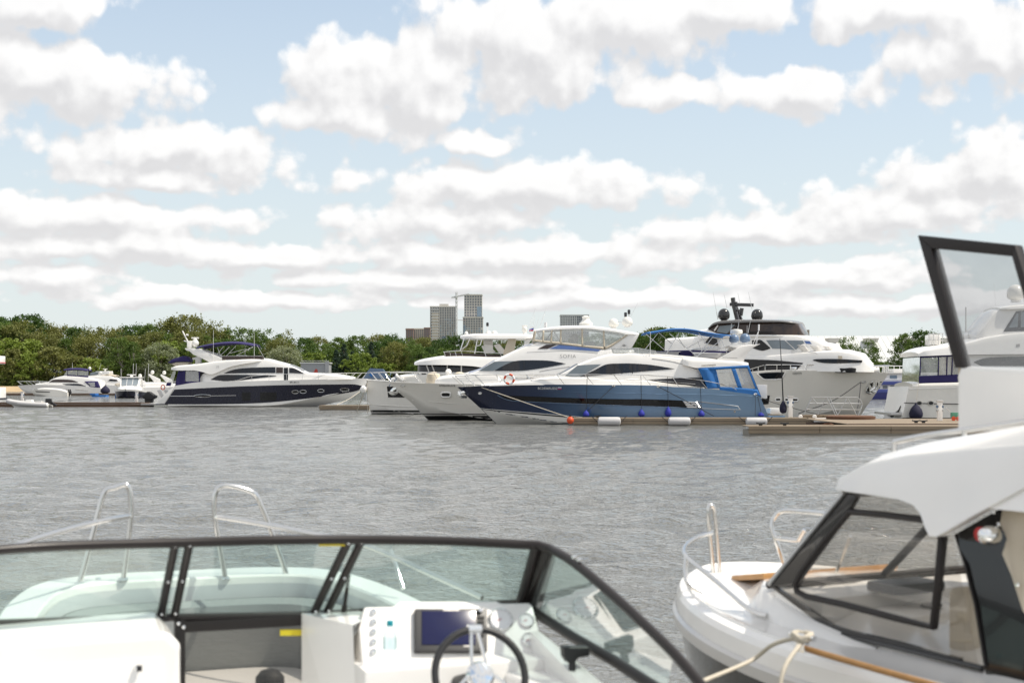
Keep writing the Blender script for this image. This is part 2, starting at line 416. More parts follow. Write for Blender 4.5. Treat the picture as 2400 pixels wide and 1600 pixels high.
# ------------------------------------------------------------------ trees
def leaf_mat(name, c1, c2):
    m = bpy.data.materials.new(name); m.use_nodes = True; T = NT(m.node_tree); T.n.clear()
    tc = T.new('ShaderNodeTexCoord').outputs['Object']
    oi = T.new('ShaderNodeObjectInfo').outputs['Random']
    n = T.noise(tc, .42, 4, .7)
    c = T.mix(n, c1, c2)
    c = T.mix(1.0, c, T.ramp(oi, [(0, (.84, .88, .84)), (1, (1.1, 1.08, 1.06))]), 'MULTIPLY')
    d = T.new('ShaderNodeBsdfPrincipled', {'Base Color': c, 'Roughness': .6, 'Specular IOR Level': .25})
    t = T.new('ShaderNodeBsdfTranslucent', {0: T.mix(1.0, c, (1.2, 1.25, .6), 'MULTIPLY')})
    x = T.new('ShaderNodeMixShader', {0: .26, 1: d.outputs[0], 2: t.outputs[0]})
    T.new('ShaderNodeOutputMaterial', {0: x.outputs[0]}); MAT[name] = m
leaf_mat('leaf_dark', (0.045, 0.088, 0.021), (0.088, 0.149, 0.035))
leaf_mat('leaf_mid', (0.079, 0.126, 0.030), (0.149, 0.210, 0.052))
leaf_mat('leaf_olive', (0.131, 0.144, 0.045), (0.219, 0.219, 0.074))
leaf_mat('leaf_bright', (0.149, 0.210, 0.038), (0.245, 0.298, 0.070))
leaf_mat('leaf_silver', (0.175, 0.201, 0.123), (0.298, 0.324, 0.219))
leaf_mat('leaf_spruce', (0.032, 0.060, 0.038), (0.070, 0.105, 0.084))
mat('bark', (.08, .06, .045), .9, var=.2, vs=2)
mat('bark_pale', (.35, .32, .28), .9, var=.3, vs=2)
def crown_mesh(rng, shape, ncl, nlf, lf, droop=0.0):
    """unit-high crown between z=.12 and 1: leaf quads gathered in clumps through an uneven volume"""
    V = []; F = []; cl = []
    lobes = [(rng.uniform(-.16, .16), rng.uniform(-.16, .16), rng.uniform(.38, .8), rng.uniform(.15, .27)) for _ in range(7)]
    for i in range(ncl):
        while True:
            z = rng.uniform(.03, .98)
            if shape == 'round':
                rr = .40*math.sqrt(max(0, 1-((z-.5)/.5)**2))*(.9+.25*rng.random())
            elif shape == 'tall':
                rr = .24*max(0, math.sin(math.pi*min(1, max(0, (z-.04)/.96)))**.6)*(.85+.3*rng.random())
            elif shape == 'bush':
                rr = .62*math.sqrt(max(0, 1-((z-.3)/.7)**2))*(.85+.3*rng.random())
            else:
                rr = .26*(1-z)*(.75+.3*rng.random())+.012
            th = rng.uniform(0, 2*math.pi); q = math.sqrt(rng.uniform(.12, 1))
            x, y = rr*q*math.cos(th), rr*q*math.sin(th)
            if shape in ('cone',): break
            if any((x-a)**2+(y-b)**2+(z-c)**2 < r*r for a, b, c, r in lobes) or rng.random() < .33: break
        cl.append((x, y, z, rr))
    for (x, y, z, rr) in cl:
        cr = rng.uniform(.03, .065) if shape != 'cone' else .02+.03*(1-z)
        for _ in range(nlf):
            g = Vector((rng.gauss(0, 1), rng.gauss(0, 1), rng.gauss(0, .75)))*cr*.62
            p = Vector((x, y, z-droop*abs(rng.gauss(0, 1))*.04))+g
            nrm = (Vector((rng.gauss(0, 1), rng.gauss(0, 1), rng.gauss(.5, 1)))).normalized()
            a = nrm.orthogonal().normalized(); b = nrm.cross(a); ang = rng.uniform(0, 6.28)
            a, b = a*math.cos(ang)+b*math.sin(ang), b*math.cos(ang)-a*math.sin(ang)
            s1 = lf*rng.uniform(.6, 1.3); s2 = s1*rng.uniform(.45, .8)
            i = len(V); V += [p-a*s1, p-b*s2+nrm*s2*.3, p+a*s1, p+b*s2+nrm*s2*.3]; F.append((i, i+1, i+2, i+3))
    return V, F, cl
def wood_mesh(rng, cl, h=.9, r=.018, cone=False):
    V = []; F = []
    def add(Pp, rr, n=6):
        v, f = tube_geo(Pp, rr, n); i = len(V); V.extend(v); F.extend([tuple(k+i for k in q) for q in f])
    top = .95 if cone else .78
    k = 6; pts = [Vector((rng.uniform(-.012, .012)*j, rng.uniform(-.012, .012)*j, -.02+top*j/k)) for j in range(k+1)]
    add(pts, [r*(1.25 if j == 0 else 1-.8*j/k) for j in range(k+1)], 7)
    for (x, y, z, rr) in rng.sample(cl, min(len(cl), 16)):
        j = min(k, max(1, int((z*.62)/top*k))); a = pts[j]; e = Vector((x, y, z))
        mid = (a+e)/2+Vector((0, 0, -.03)); add([a, mid, e], [r*.45, r*.3, r*.1], 4)
    return V, F
VAR = {}
def variant(kind, shape, ncl, nlf, lf, leafm, barkm, count, droop=0):
    VAR[kind] = []
    for i in range(count):
        rng = random.Random(hash((kind, i)) % 1000 if False else sum(map(ord, kind))*7+i)
        V, F, cl = crown_mesh(rng, shape, ncl, nlf, lf, droop)
        cm = bpy.data.meshes.new('crown'); cm.from_pydata(V, [], F); cm.materials.append(M[leafm])
        V, F = wood_mesh(rng, cl, cone=shape == 'cone', r=.009 if shape == 'bush' else .016)
        tm = bpy.data.meshes.new('trunk'); tm.from_pydata(V, [], F); tm.shade_smooth(); tm.materials.append(M[barkm])
        VAR[kind].append((cm, tm))
variant('oak', 'round', 210, 40, .0145, 'leaf_dark', 'bark', 3)
variant('lime', 'round', 200, 40, .0145, 'leaf_mid', 'bark', 3)
variant('olive', 'round', 190, 40, .0145, 'leaf_olive', 'bark', 3, .6)
variant('poplar', 'tall', 190, 24, .015, 'leaf_mid', 'bark_pale', 2)
variant('willow', 'round', 190, 40, .0145, 'leaf_silver', 'bark', 2, 1.0)
variant('shrub', 'bush', 150, 28, .028, 'leaf_bright', 'bark', 2)
variant('bush', 'bush', 150, 26, .03, 'leaf_olive', 'bark', 2)
variant('spruce', 'cone', 240, 22, .013, 'leaf_spruce', 'bark', 2)
variant('sparse', 'tall', 70, 16, .015, 'leaf_olive', 'bark', 1)
TREES = []
def tree(name, kind, u, vtop, Y, wid=1.0, zb=1.3, label=None, group='trees on the far bank', seed=None):
    rng = random.Random(int(u*13+Y*7))
    top = CH-(vtop-HV)/FPX*Y; h = top-zb
    x = (u-CU)/FPX*Y
    r = empty(name, (x, Y, zb), rng.uniform(0, 6.28), label, 'bush' if kind in ('bush', 'shrub') else 'tree', group)
    cm, tm = rng.choice(VAR[kind])
    for nm, me in (('crown', cm), ('trunk', tm)):
        o = link(bpy.data.objects.new(nm, me), r); o.scale = (h*wid, h*wid, h*(1.0 if nm == 'crown' else 1.0))
    TREES.append((u, Y, r)); return r
sky_u = [-400, 0, 55, 110, 160, 210, 260, 300, 350, 400, 440, 490, 540, 600, 660, 700, 760, 820, 880, 930, 980, 1040, 1100, 1180, 1300, 1420, 1480, 1530, 1570, 1640, 1760, 2500]
sky_v = [740, 742, 738, 762, 772, 768, 778, 768, 765, 752, 742, 772, 776, 774, 782, 792, 794, 796, 790, 784, 790, 790, 796, 790, 792, 792, 792, 774, 770, 792, 800, 800]
SK = lambda u: float(np.interp(u, sky_u, sky_v))
KIND = {'oak': 'dark green spreading tree', 'lime': 'mid green leafy tree', 'olive': 'olive green tree', 'poplar': 'tall narrow green tree', 'willow': 'silvery grey willow', 'shrub': 'bright yellow green bush', 'bush': 'olive brown bush', 'spruce': 'dark blue green spruce', 'sparse': 'thin open tree'}
NAME = {'oak': 'oak_tree', 'lime': 'lime_tree', 'olive': 'birch_tree', 'poplar': 'poplar_tree', 'willow': 'willow_tree', 'shrub': 'bush', 'bush': 'bush', 'spruce': 'spruce_tree', 'sparse': 'young_tree'}
def place_words(u):
    for lim, wd in ((130, 'at the left edge'), (300, 'above the small white yachts'), (420, 'behind the navy yacht mast'), (640, 'behind the navy bimini'), (790, 'by the mural building'),
                    (960, 'left of the towers'), (1150, 'below the towers'), (1480, 'behind the white yachts'), (1640, 'beside the blue bimini'), (1900, 'behind the largest yacht'), (9999, 'below the warehouse roof')):
        if u < lim: return wd
def T_(kind, u, v, Y, wid=1.0, **k):
    return tree(NAME[kind], kind, u, v, Y, wid, label=None, **k).__setitem__('kd', kind)
rng = random.Random(11)
u = -330
while u < 1700:                                          # skyline row
    k = 'oak' if u < 95 else rng.choice(['oak', 'lime', 'olive', 'oak', 'lime'] if u > 520 else ['olive', 'lime', 'olive', 'oak'])
    T_(k, u, SK(u)+rng.uniform(-9, 4), 505+rng.uniform(-14, 14), rng.uniform(.85, 1.15)); u += rng.uniform(32, 50)
u = -330
while u < 1700:                                          # second row, a little lower
    k = rng.choice(['olive', 'lime', 'poplar', 'olive'] if u < 520 else ['lime', 'oak', 'oak', 'lime', 'olive'])
    T_(k, u, SK(u)+rng.uniform(8, 30), 482+rng.uniform(-7, 7), rng.uniform(.95, 1.2)); u += rng.uniform(36, 56)
u = -330
while u < 1480:                                          # third row
    k = rng.choice(['olive', 'lime', 'shrub', 'poplar', 'olive', 'bush'] if u < 330 else ['lime', 'oak', 'lime', 'olive', 'shrub'])
    T_(k, u, SK(u)+rng.uniform(45, 75), 468+rng.uniform(-4, 4), rng.uniform(1., 1.25)); u += rng.uniform(54, 80)
for (k, u, v, Y, wd) in [('bush', 30, 818, 456, 1.0), ('shrub', 75, 828, 455, 1.0), ('bush', 130, 815, 457, 1.1), ('bush', 185, 835, 456, 1.2), ('shrub', 215, 840, 455, 1.1), ('poplar', 285, 790, 458, 1.1), ('poplar', 315, 800, 457, 1.0), ('willow', 375, 800, 459, 1.25), ('willow', 350, 850, 456, 1.1),
                         ('willow', 665, 808, 461, 1.3), ('shrub', 735, 828, 470, 1.2), ('spruce', 788, 818, 462, 1.2), ('spruce', 806, 805, 464, 1.1), ('spruce', 826, 822, 461, 1.2), ('spruce', 870, 800, 463, 1.0), ('shrub', 848, 828, 458, 1.1), ('olive', 925, 800, 462, 1.0), ('lime', 975, 808, 461, 1.1), ('shrub', 905, 850, 457, 1.2), ('lime', 1010, 830, 459, 1.2),
                         ('sparse', 500, 748, 495, 1.0), ('sparse', 672, 770, 500, .8), ('oak', 1515, 780, 470, 1.0), ('oak', 1560, 768, 466, 1.0), ('lime', 1600, 800, 462, 1.1)]:
    T_(k, u, v, Y, wd)
for (k, u, v, Y, wd) in [('lime', 1990, 789, 332, .75), ('lime', 2035, 795, 330, .65), ('oak', 2012, 822, 327, 1.0), ('lime', 2122, 783, 331, .8), ('oak', 2168, 774, 334, 1.0), ('lime', 2070, 848, 327, 1.6), ('oak', 1962, 840, 329, 1.1), ('lime', 2200, 805, 330, 1.1), ('oak', 2140, 820, 327, 1.1), ('lime', 2255, 795, 332, 1.0), ('oak', 2310, 800, 330, 1.0), ('lime', 2370, 790, 333, 1.0), ('oak', 2440, 790, 333, 1.0), ('lime', 2520, 785, 333, 1.0)]:
    T_(k, u, v, Y, wd, zb=1.2)
ROW = lambda Y: 'on the skyline' if Y > 490 else 'mid row' if Y > 474 else 'front row' if Y > 400 else 'right bank'
bins = {}
for (u, Y, r) in sorted(TREES, key=lambda t: t[0]):
    key = (r['kd'], ROW(Y), place_words(u)); bins.setdefault(key, []).append(r)
ORD = ['leftmost', 'second from left', 'third from left', 'fourth from left', 'fifth from left', 'sixth from left', 'seventh from left', 'eighth from left', 'ninth from left', 'tenth from left', 'eleventh from left', 'twelfth from left', 'thirteenth from left', 'fourteenth from left', 'fifteenth from left', 'sixteenth from left']
for (kd, rw, pw), rs in bins.items():
    for i, r in enumerate(rs):
        r['label'] = f"{KIND[kd]} {rw} {pw}" + (f", {ORD[i]}" if len(rs) > 1 else '')
        del r['kd']

# ------------------------------------------------------------------ far buildings
mat('facade_grey', (.56, .54, .50), .8, var=.12, vs=.05)
mat('facade_warm', (.62, .56, .47), .8, var=.12, vs=.05)
mat('facade_brown', (0.27, 0.18, 0.15), .8, var=.12, vs=.05)
mat('facade_blue', (.12, .15, .20), .6, var=.15, vs=.05)
mat('facade_white', (.6, .61, .62), .6, var=.08, vs=.05)
mat('window_far', (.15, .165, .19), .12, var=.5, vs=.08)
mat('window_sky', (.20, .27, .34), .12, var=.4, vs=.08)
mat('roof_metal', (.55, .56, .55), .5, var=.06, vs=.4)
mat('brick_old', (.30, .26, .22), .9, var=.2, vs=.4)
mat('grey_wall', (.33, .34, .35), .8, var=.05)
def block(name, u0, u1, v0, Y, label, cat='building', depth=None, wallm='facade_grey', rows=20, cols=8, low=None, winm='window_far', vb=899, fill=.62, skip=.0, yaw=0.0, setback=None):
    """tower seen from the water: walls, a roof edge, one recessed pane row by row, each window its own part"""
    x0, x1 = (u0-CU)/FPX*Y, (u1-CU)/FPX*Y; zt = CH-(v0-HV)/FPX*Y; zb = 2.0; depth = depth or (x1-x0)*.8
    r = empty(name, ((x0+x1)/2, Y, zb), 0, label, cat)
    hw = (x1-x0)/2; H = zt-zb
    box('wall', (-hw, 0, 0), (hw, depth, H), M[wallm], r)
    box('parapet', (-hw-.4, -.4, H), (hw+.4, depth+.4, H+1.6), M[wallm], r)
    ce = (899-830)*Y/FPX                                   # below this the trees hide the walls
    rng = random.Random(int(u0)); zs = max(0, CH+(HV-vb)/FPX*Y-zb)
    dz = (H-zs)/rows; dx = 2*hw/cols
    me = {}
    for j in range(rows):
        for i in range(cols):
            if rng.random() < skip: continue
            mm = winm if (low is None or j >= low[0]) else low[1]
            if isinstance(mm, tuple): mm = rng.choice(mm)
            key = mm
            if key not in me:
                a, b = dx*fill/2, dz*fill/2
                q = bpy.data.meshes.new('window')
                q.from_pydata([(-a, -.25, -b), (a, -.25, -b), (a, -.25, b), (-a, -.25, b), (-a, .1, -b), (a, .1, -b), (a, .1, b), (-a, .1, b)], [], [(0, 1, 2, 3), (4, 0, 3, 7), (1, 5, 6, 2), (3, 2, 6, 7), (4, 5, 1, 0)])
                q.materials.append(M[key]); me[key] = q
            o = link(bpy.data.objects.new('window', me[key]), r); o.location = (-hw+dx*(i+.5), 0, zs+dz*(j+.5))
    return r, hw, H
YT = 2000
tb, hw, H = block('apartment_tower', 1008, 1069, 720, YT, 'broad grey and tan apartment tower left of the crane', rows=21, cols=11, low=(14, ('window_far', 'window_sky', 'window_far')), vb=800)
for i in range(4): box('balcony_column', (-hw+2.5+i*.01, -1.6, 30), (-hw+2.6+9, -.5, H-8), M['facade_warm'], tb) if i == 0 else None
for j in range(18): box('balcony', (-hw+1.5, -2.6, 36+j*4.0), (-hw+12.5, -1.65, 37.2+j*4.0), M['facade_white'], tb)
box('plant_room', (-hw*.3, 4, H+1.6), (hw*.4, 14, H+5), M['facade_grey'], tb)
box('facade_panel', (-hw*.1, -.2, 30), (hw*.2, .1, H*.62), M['facade_blue'], tb)
box('facade_panel', (hw*.55, -.2, 30), (hw, .1, H*.62), M['facade_brown'], tb)
t2, hw, H = block('apartment_tower', 1088, 1130, 692, YT, 'tallest slim grey tower right of the crane', rows=18, cols=7, low=(5, ('window_far', 'window_sky')), vb=805, winm='window_far')
box('facade_panel', (hw*.42, -.55, 62), (hw*.95, -.3, H-16), M['window_sky'], t2)
t3, hw, H = block('apartment_tower', 1085, 1132, 745, YT-25, 'lower stepped front block at the foot of the tallest tower', rows=12, cols=8, low=(8, ('window_sky', 'window_far', 'facade_white')), vb=812, depth=22, wallm='facade_grey')
box('facade_panel', (-hw*.95, -.5, 50), (-hw*.75, -.3, H-10), M['window_sky'], t3)
block('apartment_block', 952, 1006, 772, 1900, 'low brown and cream apartment block left of the towers', wallm='facade_warm', rows=6, cols=12, vb=800)
block('apartment_block', 951, 969, 773, 1890, 'dark brown end block of the low apartments', wallm='facade_brown', rows=6, cols=4, vb=800, depth=8)
block('apartment_block', 994, 1008, 770, 1885, 'narrow dark brown block beside the broad tower', wallm='facade_brown', rows=6, cols=3, vb=800, depth=8)
t4, hw, H = block('office_tower', 1314, 1380, 740, 1700, 'white tower with vertical grey stripes behind the white yachts', wallm='facade_white', rows=9, cols=14, vb=795, fill=.82)
for i in range(9): box('fin', (-hw+1.2+i*2.1, -.7, 20), (-hw+2.1+i*2.1, -.3, H-1), M['facade_white'], t4)
# tower crane
cr = empty('tower_crane', P(1070, 899, 1960), 0, 'thin white tower crane between the two tall towers', 'crane')
cr.location.z = 2
def lattice(name, a, b, w_, r_, seg, parent, m):
    a = Vector(a); b = Vector(b); V = []; F = []
    ax = (b-a).normalized(); s1 = ax.orthogonal().normalized()*w_; s2 = ax.cross(s1)
    def add(p, q):
        v, f = tube_geo([p, q], r_, 4); i = len(V); V.extend(v); F.extend([tuple(k+i for k in g) for g in f])
    cs = [s1+s2, s1-s2, -s1-s2, -s1+s2]
    for c in cs: add(a+c, b+c)
    for j in range(seg):
        p = a+(b-a)*(j/seg); q = a+(b-a)*((j+1)/seg)
        for k in range(4): add(p+cs[k], q+cs[(k+1) % 4])
    return mk(name, V, F, m, parent)
HC = (899-683)/FPX*1960
lattice('mast', (0, 0, 0), (0, 0, HC), .9, .32, 22, cr, M['facade_white'])
lattice('jib', (-3, 0, HC-7), (18, -30, HC-5), .7, .25, 14, cr, M['facade_white'])
lattice('counter_jib', (0, 0, HC-7), (-7, 10, HC-7), .7, .25, 5, cr, M['facade_white'])
box('cab', (-1.6, -2.2, HC-10), (1.0, -.6, HC-7.6), M['facade_white'], cr, .1)
for z in (52, 88): tube('wall_tie', [(0, 0, z), (12, 4, z)], .3, M['facade_brown'], cr)
# mural building on the bank
mb = empty('mural_building', P(738, 899, 452), 0, 'small flat grey building with a colourful bird mural on the far bank', 'building'); mb.location.z = 1.2
hwm = 33/FPX*452
box('wall', (-hwm, 0, 0), (hwm, 6, 7.6), M['grey_wall'], mb); box('roof', (-hwm-.3, -.3, 7.6), (hwm+.3, 6.3, 8.0), M['roof_metal'], mb)
box('corner_pier', (hwm-1.2, -.4, 0), (hwm, -.02, 8.3), M['grey_wall'], mb)
mat('mural_yellow', (.62, .36, .05), .8); mat('mural_red', (.5, .07, .05), .8); mat('mural_blue', (.08, .13, .38), .8)
for nm, m_, pl in (('mural_patch', 'mural_yellow', [(.2, 1.2), (1.8, .9), (2.7, 2.4), (2.2, 4.0), (1.2, 4.3), (.3, 3.0)]), ('mural_patch', 'mural_red', [(-1.4, .8), (-.2, 1.0), (.15, 3.4), (.9, 4.5), (.9, 5.6), (.3, 6.0), (-.5, 4.8), (-1.2, 2.6)]), ('mural_patch', 'mural_blue', [(-.4, 3.2), (.2, 3.4), (.3, 4.6), (-.5, 4.4)]), ('mural_patch', 'letter_black', [(-4.6, 5.3), (-3.4, 5.9), (-3.2, 5.8), (-3.4, 5.4), (-4.4, 5.1)])):
    prism(nm, [(x, -.02, z) for x, z in pl], (0, -.05-.01*(m_ == 'mural_blue'), 0), M[m_], mb)
tube('roof_rail', [(-hwm, .2, 8.5), (hwm, .2, 8.5)], .05, M['steel'], mb)
# warehouse with a long grey roof on the right bank
YW = 420
wh = empty('warehouse', P(2050, 899, YW), 0, 'long warehouse with grey standing seam roof behind the trees on the right', 'building'); wh.location.z = 1.2
xa, xb = (1898-2050)/FPX*YW, (2600-2050)/FPX*YW
ze, zr = (899-850)/FPX*YW+1.2, (899-783)/FPX*YW+1.2
box('wall', (xa+1, 0, 0), (xb, 30, ze), M['grey_wall'], wh)
mk('roof', [(xa-1, -1, ze), (xb, -1, ze), (xb, 16, zr), (xa-6, 16, zr), (xb, 33, ze), (xa-1, 33, ze), (xa-1, -1, ze-.4), (xb, -1, ze-.4)], [(0, 1, 2, 3), (3, 2, 4, 5), (0, 6, 7, 1)], M['roof_metal'], wh, smooth=False)
sm = None
for i in range(46):
    x = xa+i*(xb-xa)/46
    if sm is None:
        v, f = tube_geo([(0, -1, ze+.08), (0, 16, zr+.03)], .045, 4); sm = bpy.data.meshes.new('seam'); sm.from_pydata([tuple(p) for p in v], [], f); sm.materials.append(M['roof_metal'])
    o = link(bpy.data.objects.new('seam', sm), wh); o.location = (x, 0, 0)
for i in range(7):
    x = xa+9+i*11.5
    prism('roof_vent', [(x-1.4, 7.5, zr-2.2), (x+1.4, 7.5, zr-2.2), (x+1.9, 7.5, zr-.9), (x-1.9, 7.5, zr-.9)], (0, 5, 0), M['facade_grey'], wh)
ga = prism('gable_wall', [(xa-1.4, -1, 0), (xa-1.4, -1, ze), (xa-6.4, 16, zr+.6), (xa-6.4, 16, 0)], (-.6, 0, 0), M['brick_old'], wh)
box('lift_tower', (-22.4, 8, 0), (-17.6, 15, zr+1.6), M['brick_old'], wh)
# small kiosk with a blue roof on the bank behind the bow rails
kk = empty('kiosk', P(880, 899, 440), 0, 'small kiosk with a blue gable roof seen over the bow rail', 'building'); kk.location.z = .8
box('wall', (-3, 0, 0), (3, 4, 3.2), M['facade_white'], kk)
prism('roof', [(-4.2, -.6, 3.2), (4.2, -.6, 3.2), (2.2, -.6, 6.2), (-1.6, -.6, 6.4)], (0, 5, 0), M['dome_blue'], kk)
prism('sign', [(-1.9, -.75, 4.4), (-1.2, -.75, 5.2), (-.5, -.75, 4.4), (-1.2, -.75, 3.6)], (0, -.1, 0), M['blue_canvas'], kk)
# ------------------------------------------------------------------ boat building
def resample(pts, n, smooth=True):
    P3 = [Vector((p[0], 0, p[1])) for p in pts]
    if smooth and len(P3) > 2: P3 = pts_smooth(P3, 8)
    d = [0.0]
    for i in range(1, len(P3)): d.append(d[-1]+(P3[i]-P3[i-1]).length)
    q = np.linspace(0, d[-1], n)
    return np.interp(q, d, [p.x for p in P3]), np.interp(q, d, [p.z for p in P3])
class Boat:
    def __init__(s, name, label, cat, uv, B, yaw=0.0, group=None, Yc=None):
        """uv: a waterline pixel; Yc: distance of the centreline there"""
        Y = Yc if Yc else CH*FPX/(uv[1]-HV)
        o = P(uv[0], uv[1], Y); o.z = 0
        s.F = Frame(o, yaw); s.B = B
        s.root = empty(name, o, yaw, label, cat, group)
    def w(s, p): p = Vector(p); return s.F.o+s.F.ax*p.x+s.F.ay*p.y+Vector((0, 0, p.z))
    def hull(s, sheer, stem, m='gelcoat', full=.5, pw=2.2, sf=.92, depth=.8, tc=(.27, .45), cc=(.95, .5), rake=0.0, g=1.35, deckm='deck_white', bulwark=0.0):
        F, B = s.F, s.B
        st = [F.y(uv, 0) for uv in stem]; xt = st[0].x; xs = F.y(sheer[0], -B*sf).x; sg = 1 if xt > xs else -1
        def plan(x):
            n = np.clip((np.asarray(x, float)-xs)/(xt-xs), .13, 1)
            return B*np.where(n < full, sf+(1-sf)*np.sin(np.pi/2*np.clip(n/full, 0, 1)), np.maximum(1-((np.maximum(n, full)-full)/(1-full))**pw, .004))
        sh = []
        for uv in sheer:
            y = -B
            for _ in range(5): p = F.y(uv, y); y = -float(plan(p.x))
            sh.append((p.x, p.z))
        sh.append((xt, st[0].z)); zs = pchip(sh)
        xw = st[-1].x; zw = st[-1].z
        kp = [(p.x, p.z) for p in st]+[(xw-sg*1.6, min(-.1, zw-depth*.5)), (xw-sg*4, -depth), (xs, -depth*.8)]
        zk = pchip(kp)
        def half(x, z):
            n = np.clip((np.asarray(x, float)-xs)/(xt-xs), 0, 1); f = np.clip((n-.45)/.55, 0, 1)
            a = tc[0]+(tc[1]-tc[0])*f; c = cc[0]+(cc[1]-cc[0])*f
            k = zk(x); t = np.clip((np.asarray(z, float)-k)/np.maximum(zs(x)-k, 1e-3), 0, 1)
            return plan(x)*np.where(t < a, c*(t/a)**.9, c+(1-c)*(np.clip((t-a)/(1-a), 0, 1))**(1+(g-1)*f))
        s.half, s.zs, s.plan, s.xs, s.xt, s.sg = half, zs, plan, xs, xt, sg
        nx = 56; q = np.linspace(0, 1, nx); q = 1-(1-q)**1.35
        X = xs+(xt-xs)*q; V = []; Fc = []
        tl = np.concatenate([np.linspace(0, 1, 4)[:-1]*.999, 1+np.linspace(0, 1, 9)])
        m1 = len(tl)
        for i, x in enumerate(X):
            f = min(1, max(0, (q[i]-.45)/.55)); a = tc[0]+(tc[1]-tc[0])*f
            k, z1 = float(zk(x)), float(zs(x))
            rowz = [k+(z1-k)*(a*t if t < 1 else a+(1-a)*(t-1)) for t in tl]
            hw = [float(half(x, zz)) for zz in rowz]
            def xo(t): return x-sg*rake*(1-t/2)*max(0, 1-q[i]/.12)
            line = [(xo(tl[j]), hw[j], rowz[j]) for j in range(m1-1, 0, -1)]+[(xo(0), 0, rowz[0])]+[(xo(tl[j]), -hw[j], rowz[j]) for j in range(1, m1)]
            V += line
        L = 2*m1-1
        for i in range(nx-1):
            for j in range(L-1): Fc.append((i*L+j, i*L+j+1, (i+1)*L+j+1, (i+1)*L+j))
        Fc.append(tuple(range(L)))
        h = mk('hull', V, Fc, M[m], s.root, ang=28)
        V = []; Fc = []
        for i, x in enumerate(X):
            z1 = float(zs(x))-.03-bulwark; b = float(half(x, z1))*.985
            V += [(x, b, z1), (x, 0, z1+.04), (x, -b, z1)]
        for i in range(nx-1):
            for j in range(2): Fc.append((i*3+j, i*3+j+1, (i+1)*3+j+1, (i+1)*3+j))
        mk('deck', V, Fc, M[deckm], s.root)
        return h
    def on(s, uv, surf):
        y = -s.B
        for _ in range(6): p = s.F.y(uv, y); y = -float(surf(p.x, p.z))
        return s.F.y(uv, y)
    def strip(s, name, m, lo, hi, surf, off=.012, nx=26, nz=5, mirror=False, smooth=True, parent=None, solid=0.0):
        a = [s.on(uv, surf) for uv in lo]; b = [s.on(uv, surf) for uv in hi]
        ax, az = resample([(p.x, p.z) for p in a], nx, smooth); bx, bz = resample([(p.x, p.z) for p in b], nx, smooth)
        V = []; Fc = []
        for sd_ in ((-1, 1) if mirror else (-1,)):
            b0 = len(V)
            for i in range(nx):
                for j in range(nz):
                    t = j/(nz-1); x = ax[i]*(1-t)+bx[i]*t; z = az[i]*(1-t)+bz[i]*t
                    V.append((x, sd_*(float(surf(x, z))+off), z))
            for i in range(nx-1):
                for j in range(nz-1):
                    f = (b0+i*nz+j, b0+(i+1)*nz+j, b0+(i+1)*nz+j+1, b0+i*nz+j+1); Fc.append(f if sd_ < 0 else f[::-1])
        o = mk(name, V, Fc, M[m], parent or s.root, ang=40)
        if solid:
            md = o.modifiers.new('thickness', 'SOLIDIFY'); md.thickness = solid; md.offset = 1
        return o
    def line(s, name, m, pts, surf, r=.02, off=.01, parent=None, smooth=True):
        Q = [s.on(uv, surf) for uv in pts]
        Q = [Vector((p.x, -float(surf(p.x, p.z))-off, p.z)) for p in Q]
        return tube(name, Q, r, M[m], parent or s.root, smooth=smooth)
    def oval(s, name, gm, uv, ru, rv, surf, rim='steel', off=.012, rr=.03, sq=2.0, parent=None, skew=0.0):
        pts = []
        for k in range(28):
            t = 2*math.pi*k/28; c, sn = math.cos(t), math.sin(t)
            c = math.copysign(abs(c)**(2/sq), c); sn = math.copysign(abs(sn)**(2/sq), sn)
            pts.append((uv[0]+ru*c+skew*sn, uv[1]+rv*sn))
        Q = [s.on(p, surf) for p in pts]; cpt = s.on(uv, surf)
        V = [(p.x, -float(surf(p.x, p.z))-off, p.z) for p in Q]+[(cpt.x, -float(surf(cpt.x, cpt.z))-off, cpt.z)]
        o = mk(name, V, [(k, (k+1) % 28, 28) for k in range(28)], M[gm], parent or s.root)
        if rim: tube('frame', V[:28], rr, M[rim], o, closed=True)
        return o
    def text(s, name, m, txt, uv0, uv1, hpx, surf, off=.02, serif=False):
        """lettering laid on the surface from its lower left to its lower right pixel"""
        cu = bpy.data.curves.new('lettering', 'FONT'); cu.body = txt; cu.size = 1; cu.space_character = 1.25 if serif else 1.05
        to = link(bpy.data.objects.new('lettering', cu)); me = bpy.data.meshes.new_from_object(to)
        bpy.data.objects.remove(to); co = np.array([v.co[:] for v in me.vertices])
        mn, mx = co.min(0), co.max(0); a = s.on(uv0, surf); b = s.on(uv1, surf); h = s.on((uv0[0], uv0[1]-hpx), surf)
        for v in me.vertices:
            fx = (v.co.x-mn[0])/(mx[0]-mn[0]); fz = (v.co.y-mn[1])/(mx[1]-mn[1])
            x = a.x+(b.x-a.x)*fx; z = a.z+(b.z-a.z)*fx+(h.z-a.z)*fz
            v.co = (x, -float(surf(x, z))-off, z)
        me.materials.clear(); me.materials.append(M[m])
        o = link(bpy.data.objects.new(name, me), s.root)
        return o
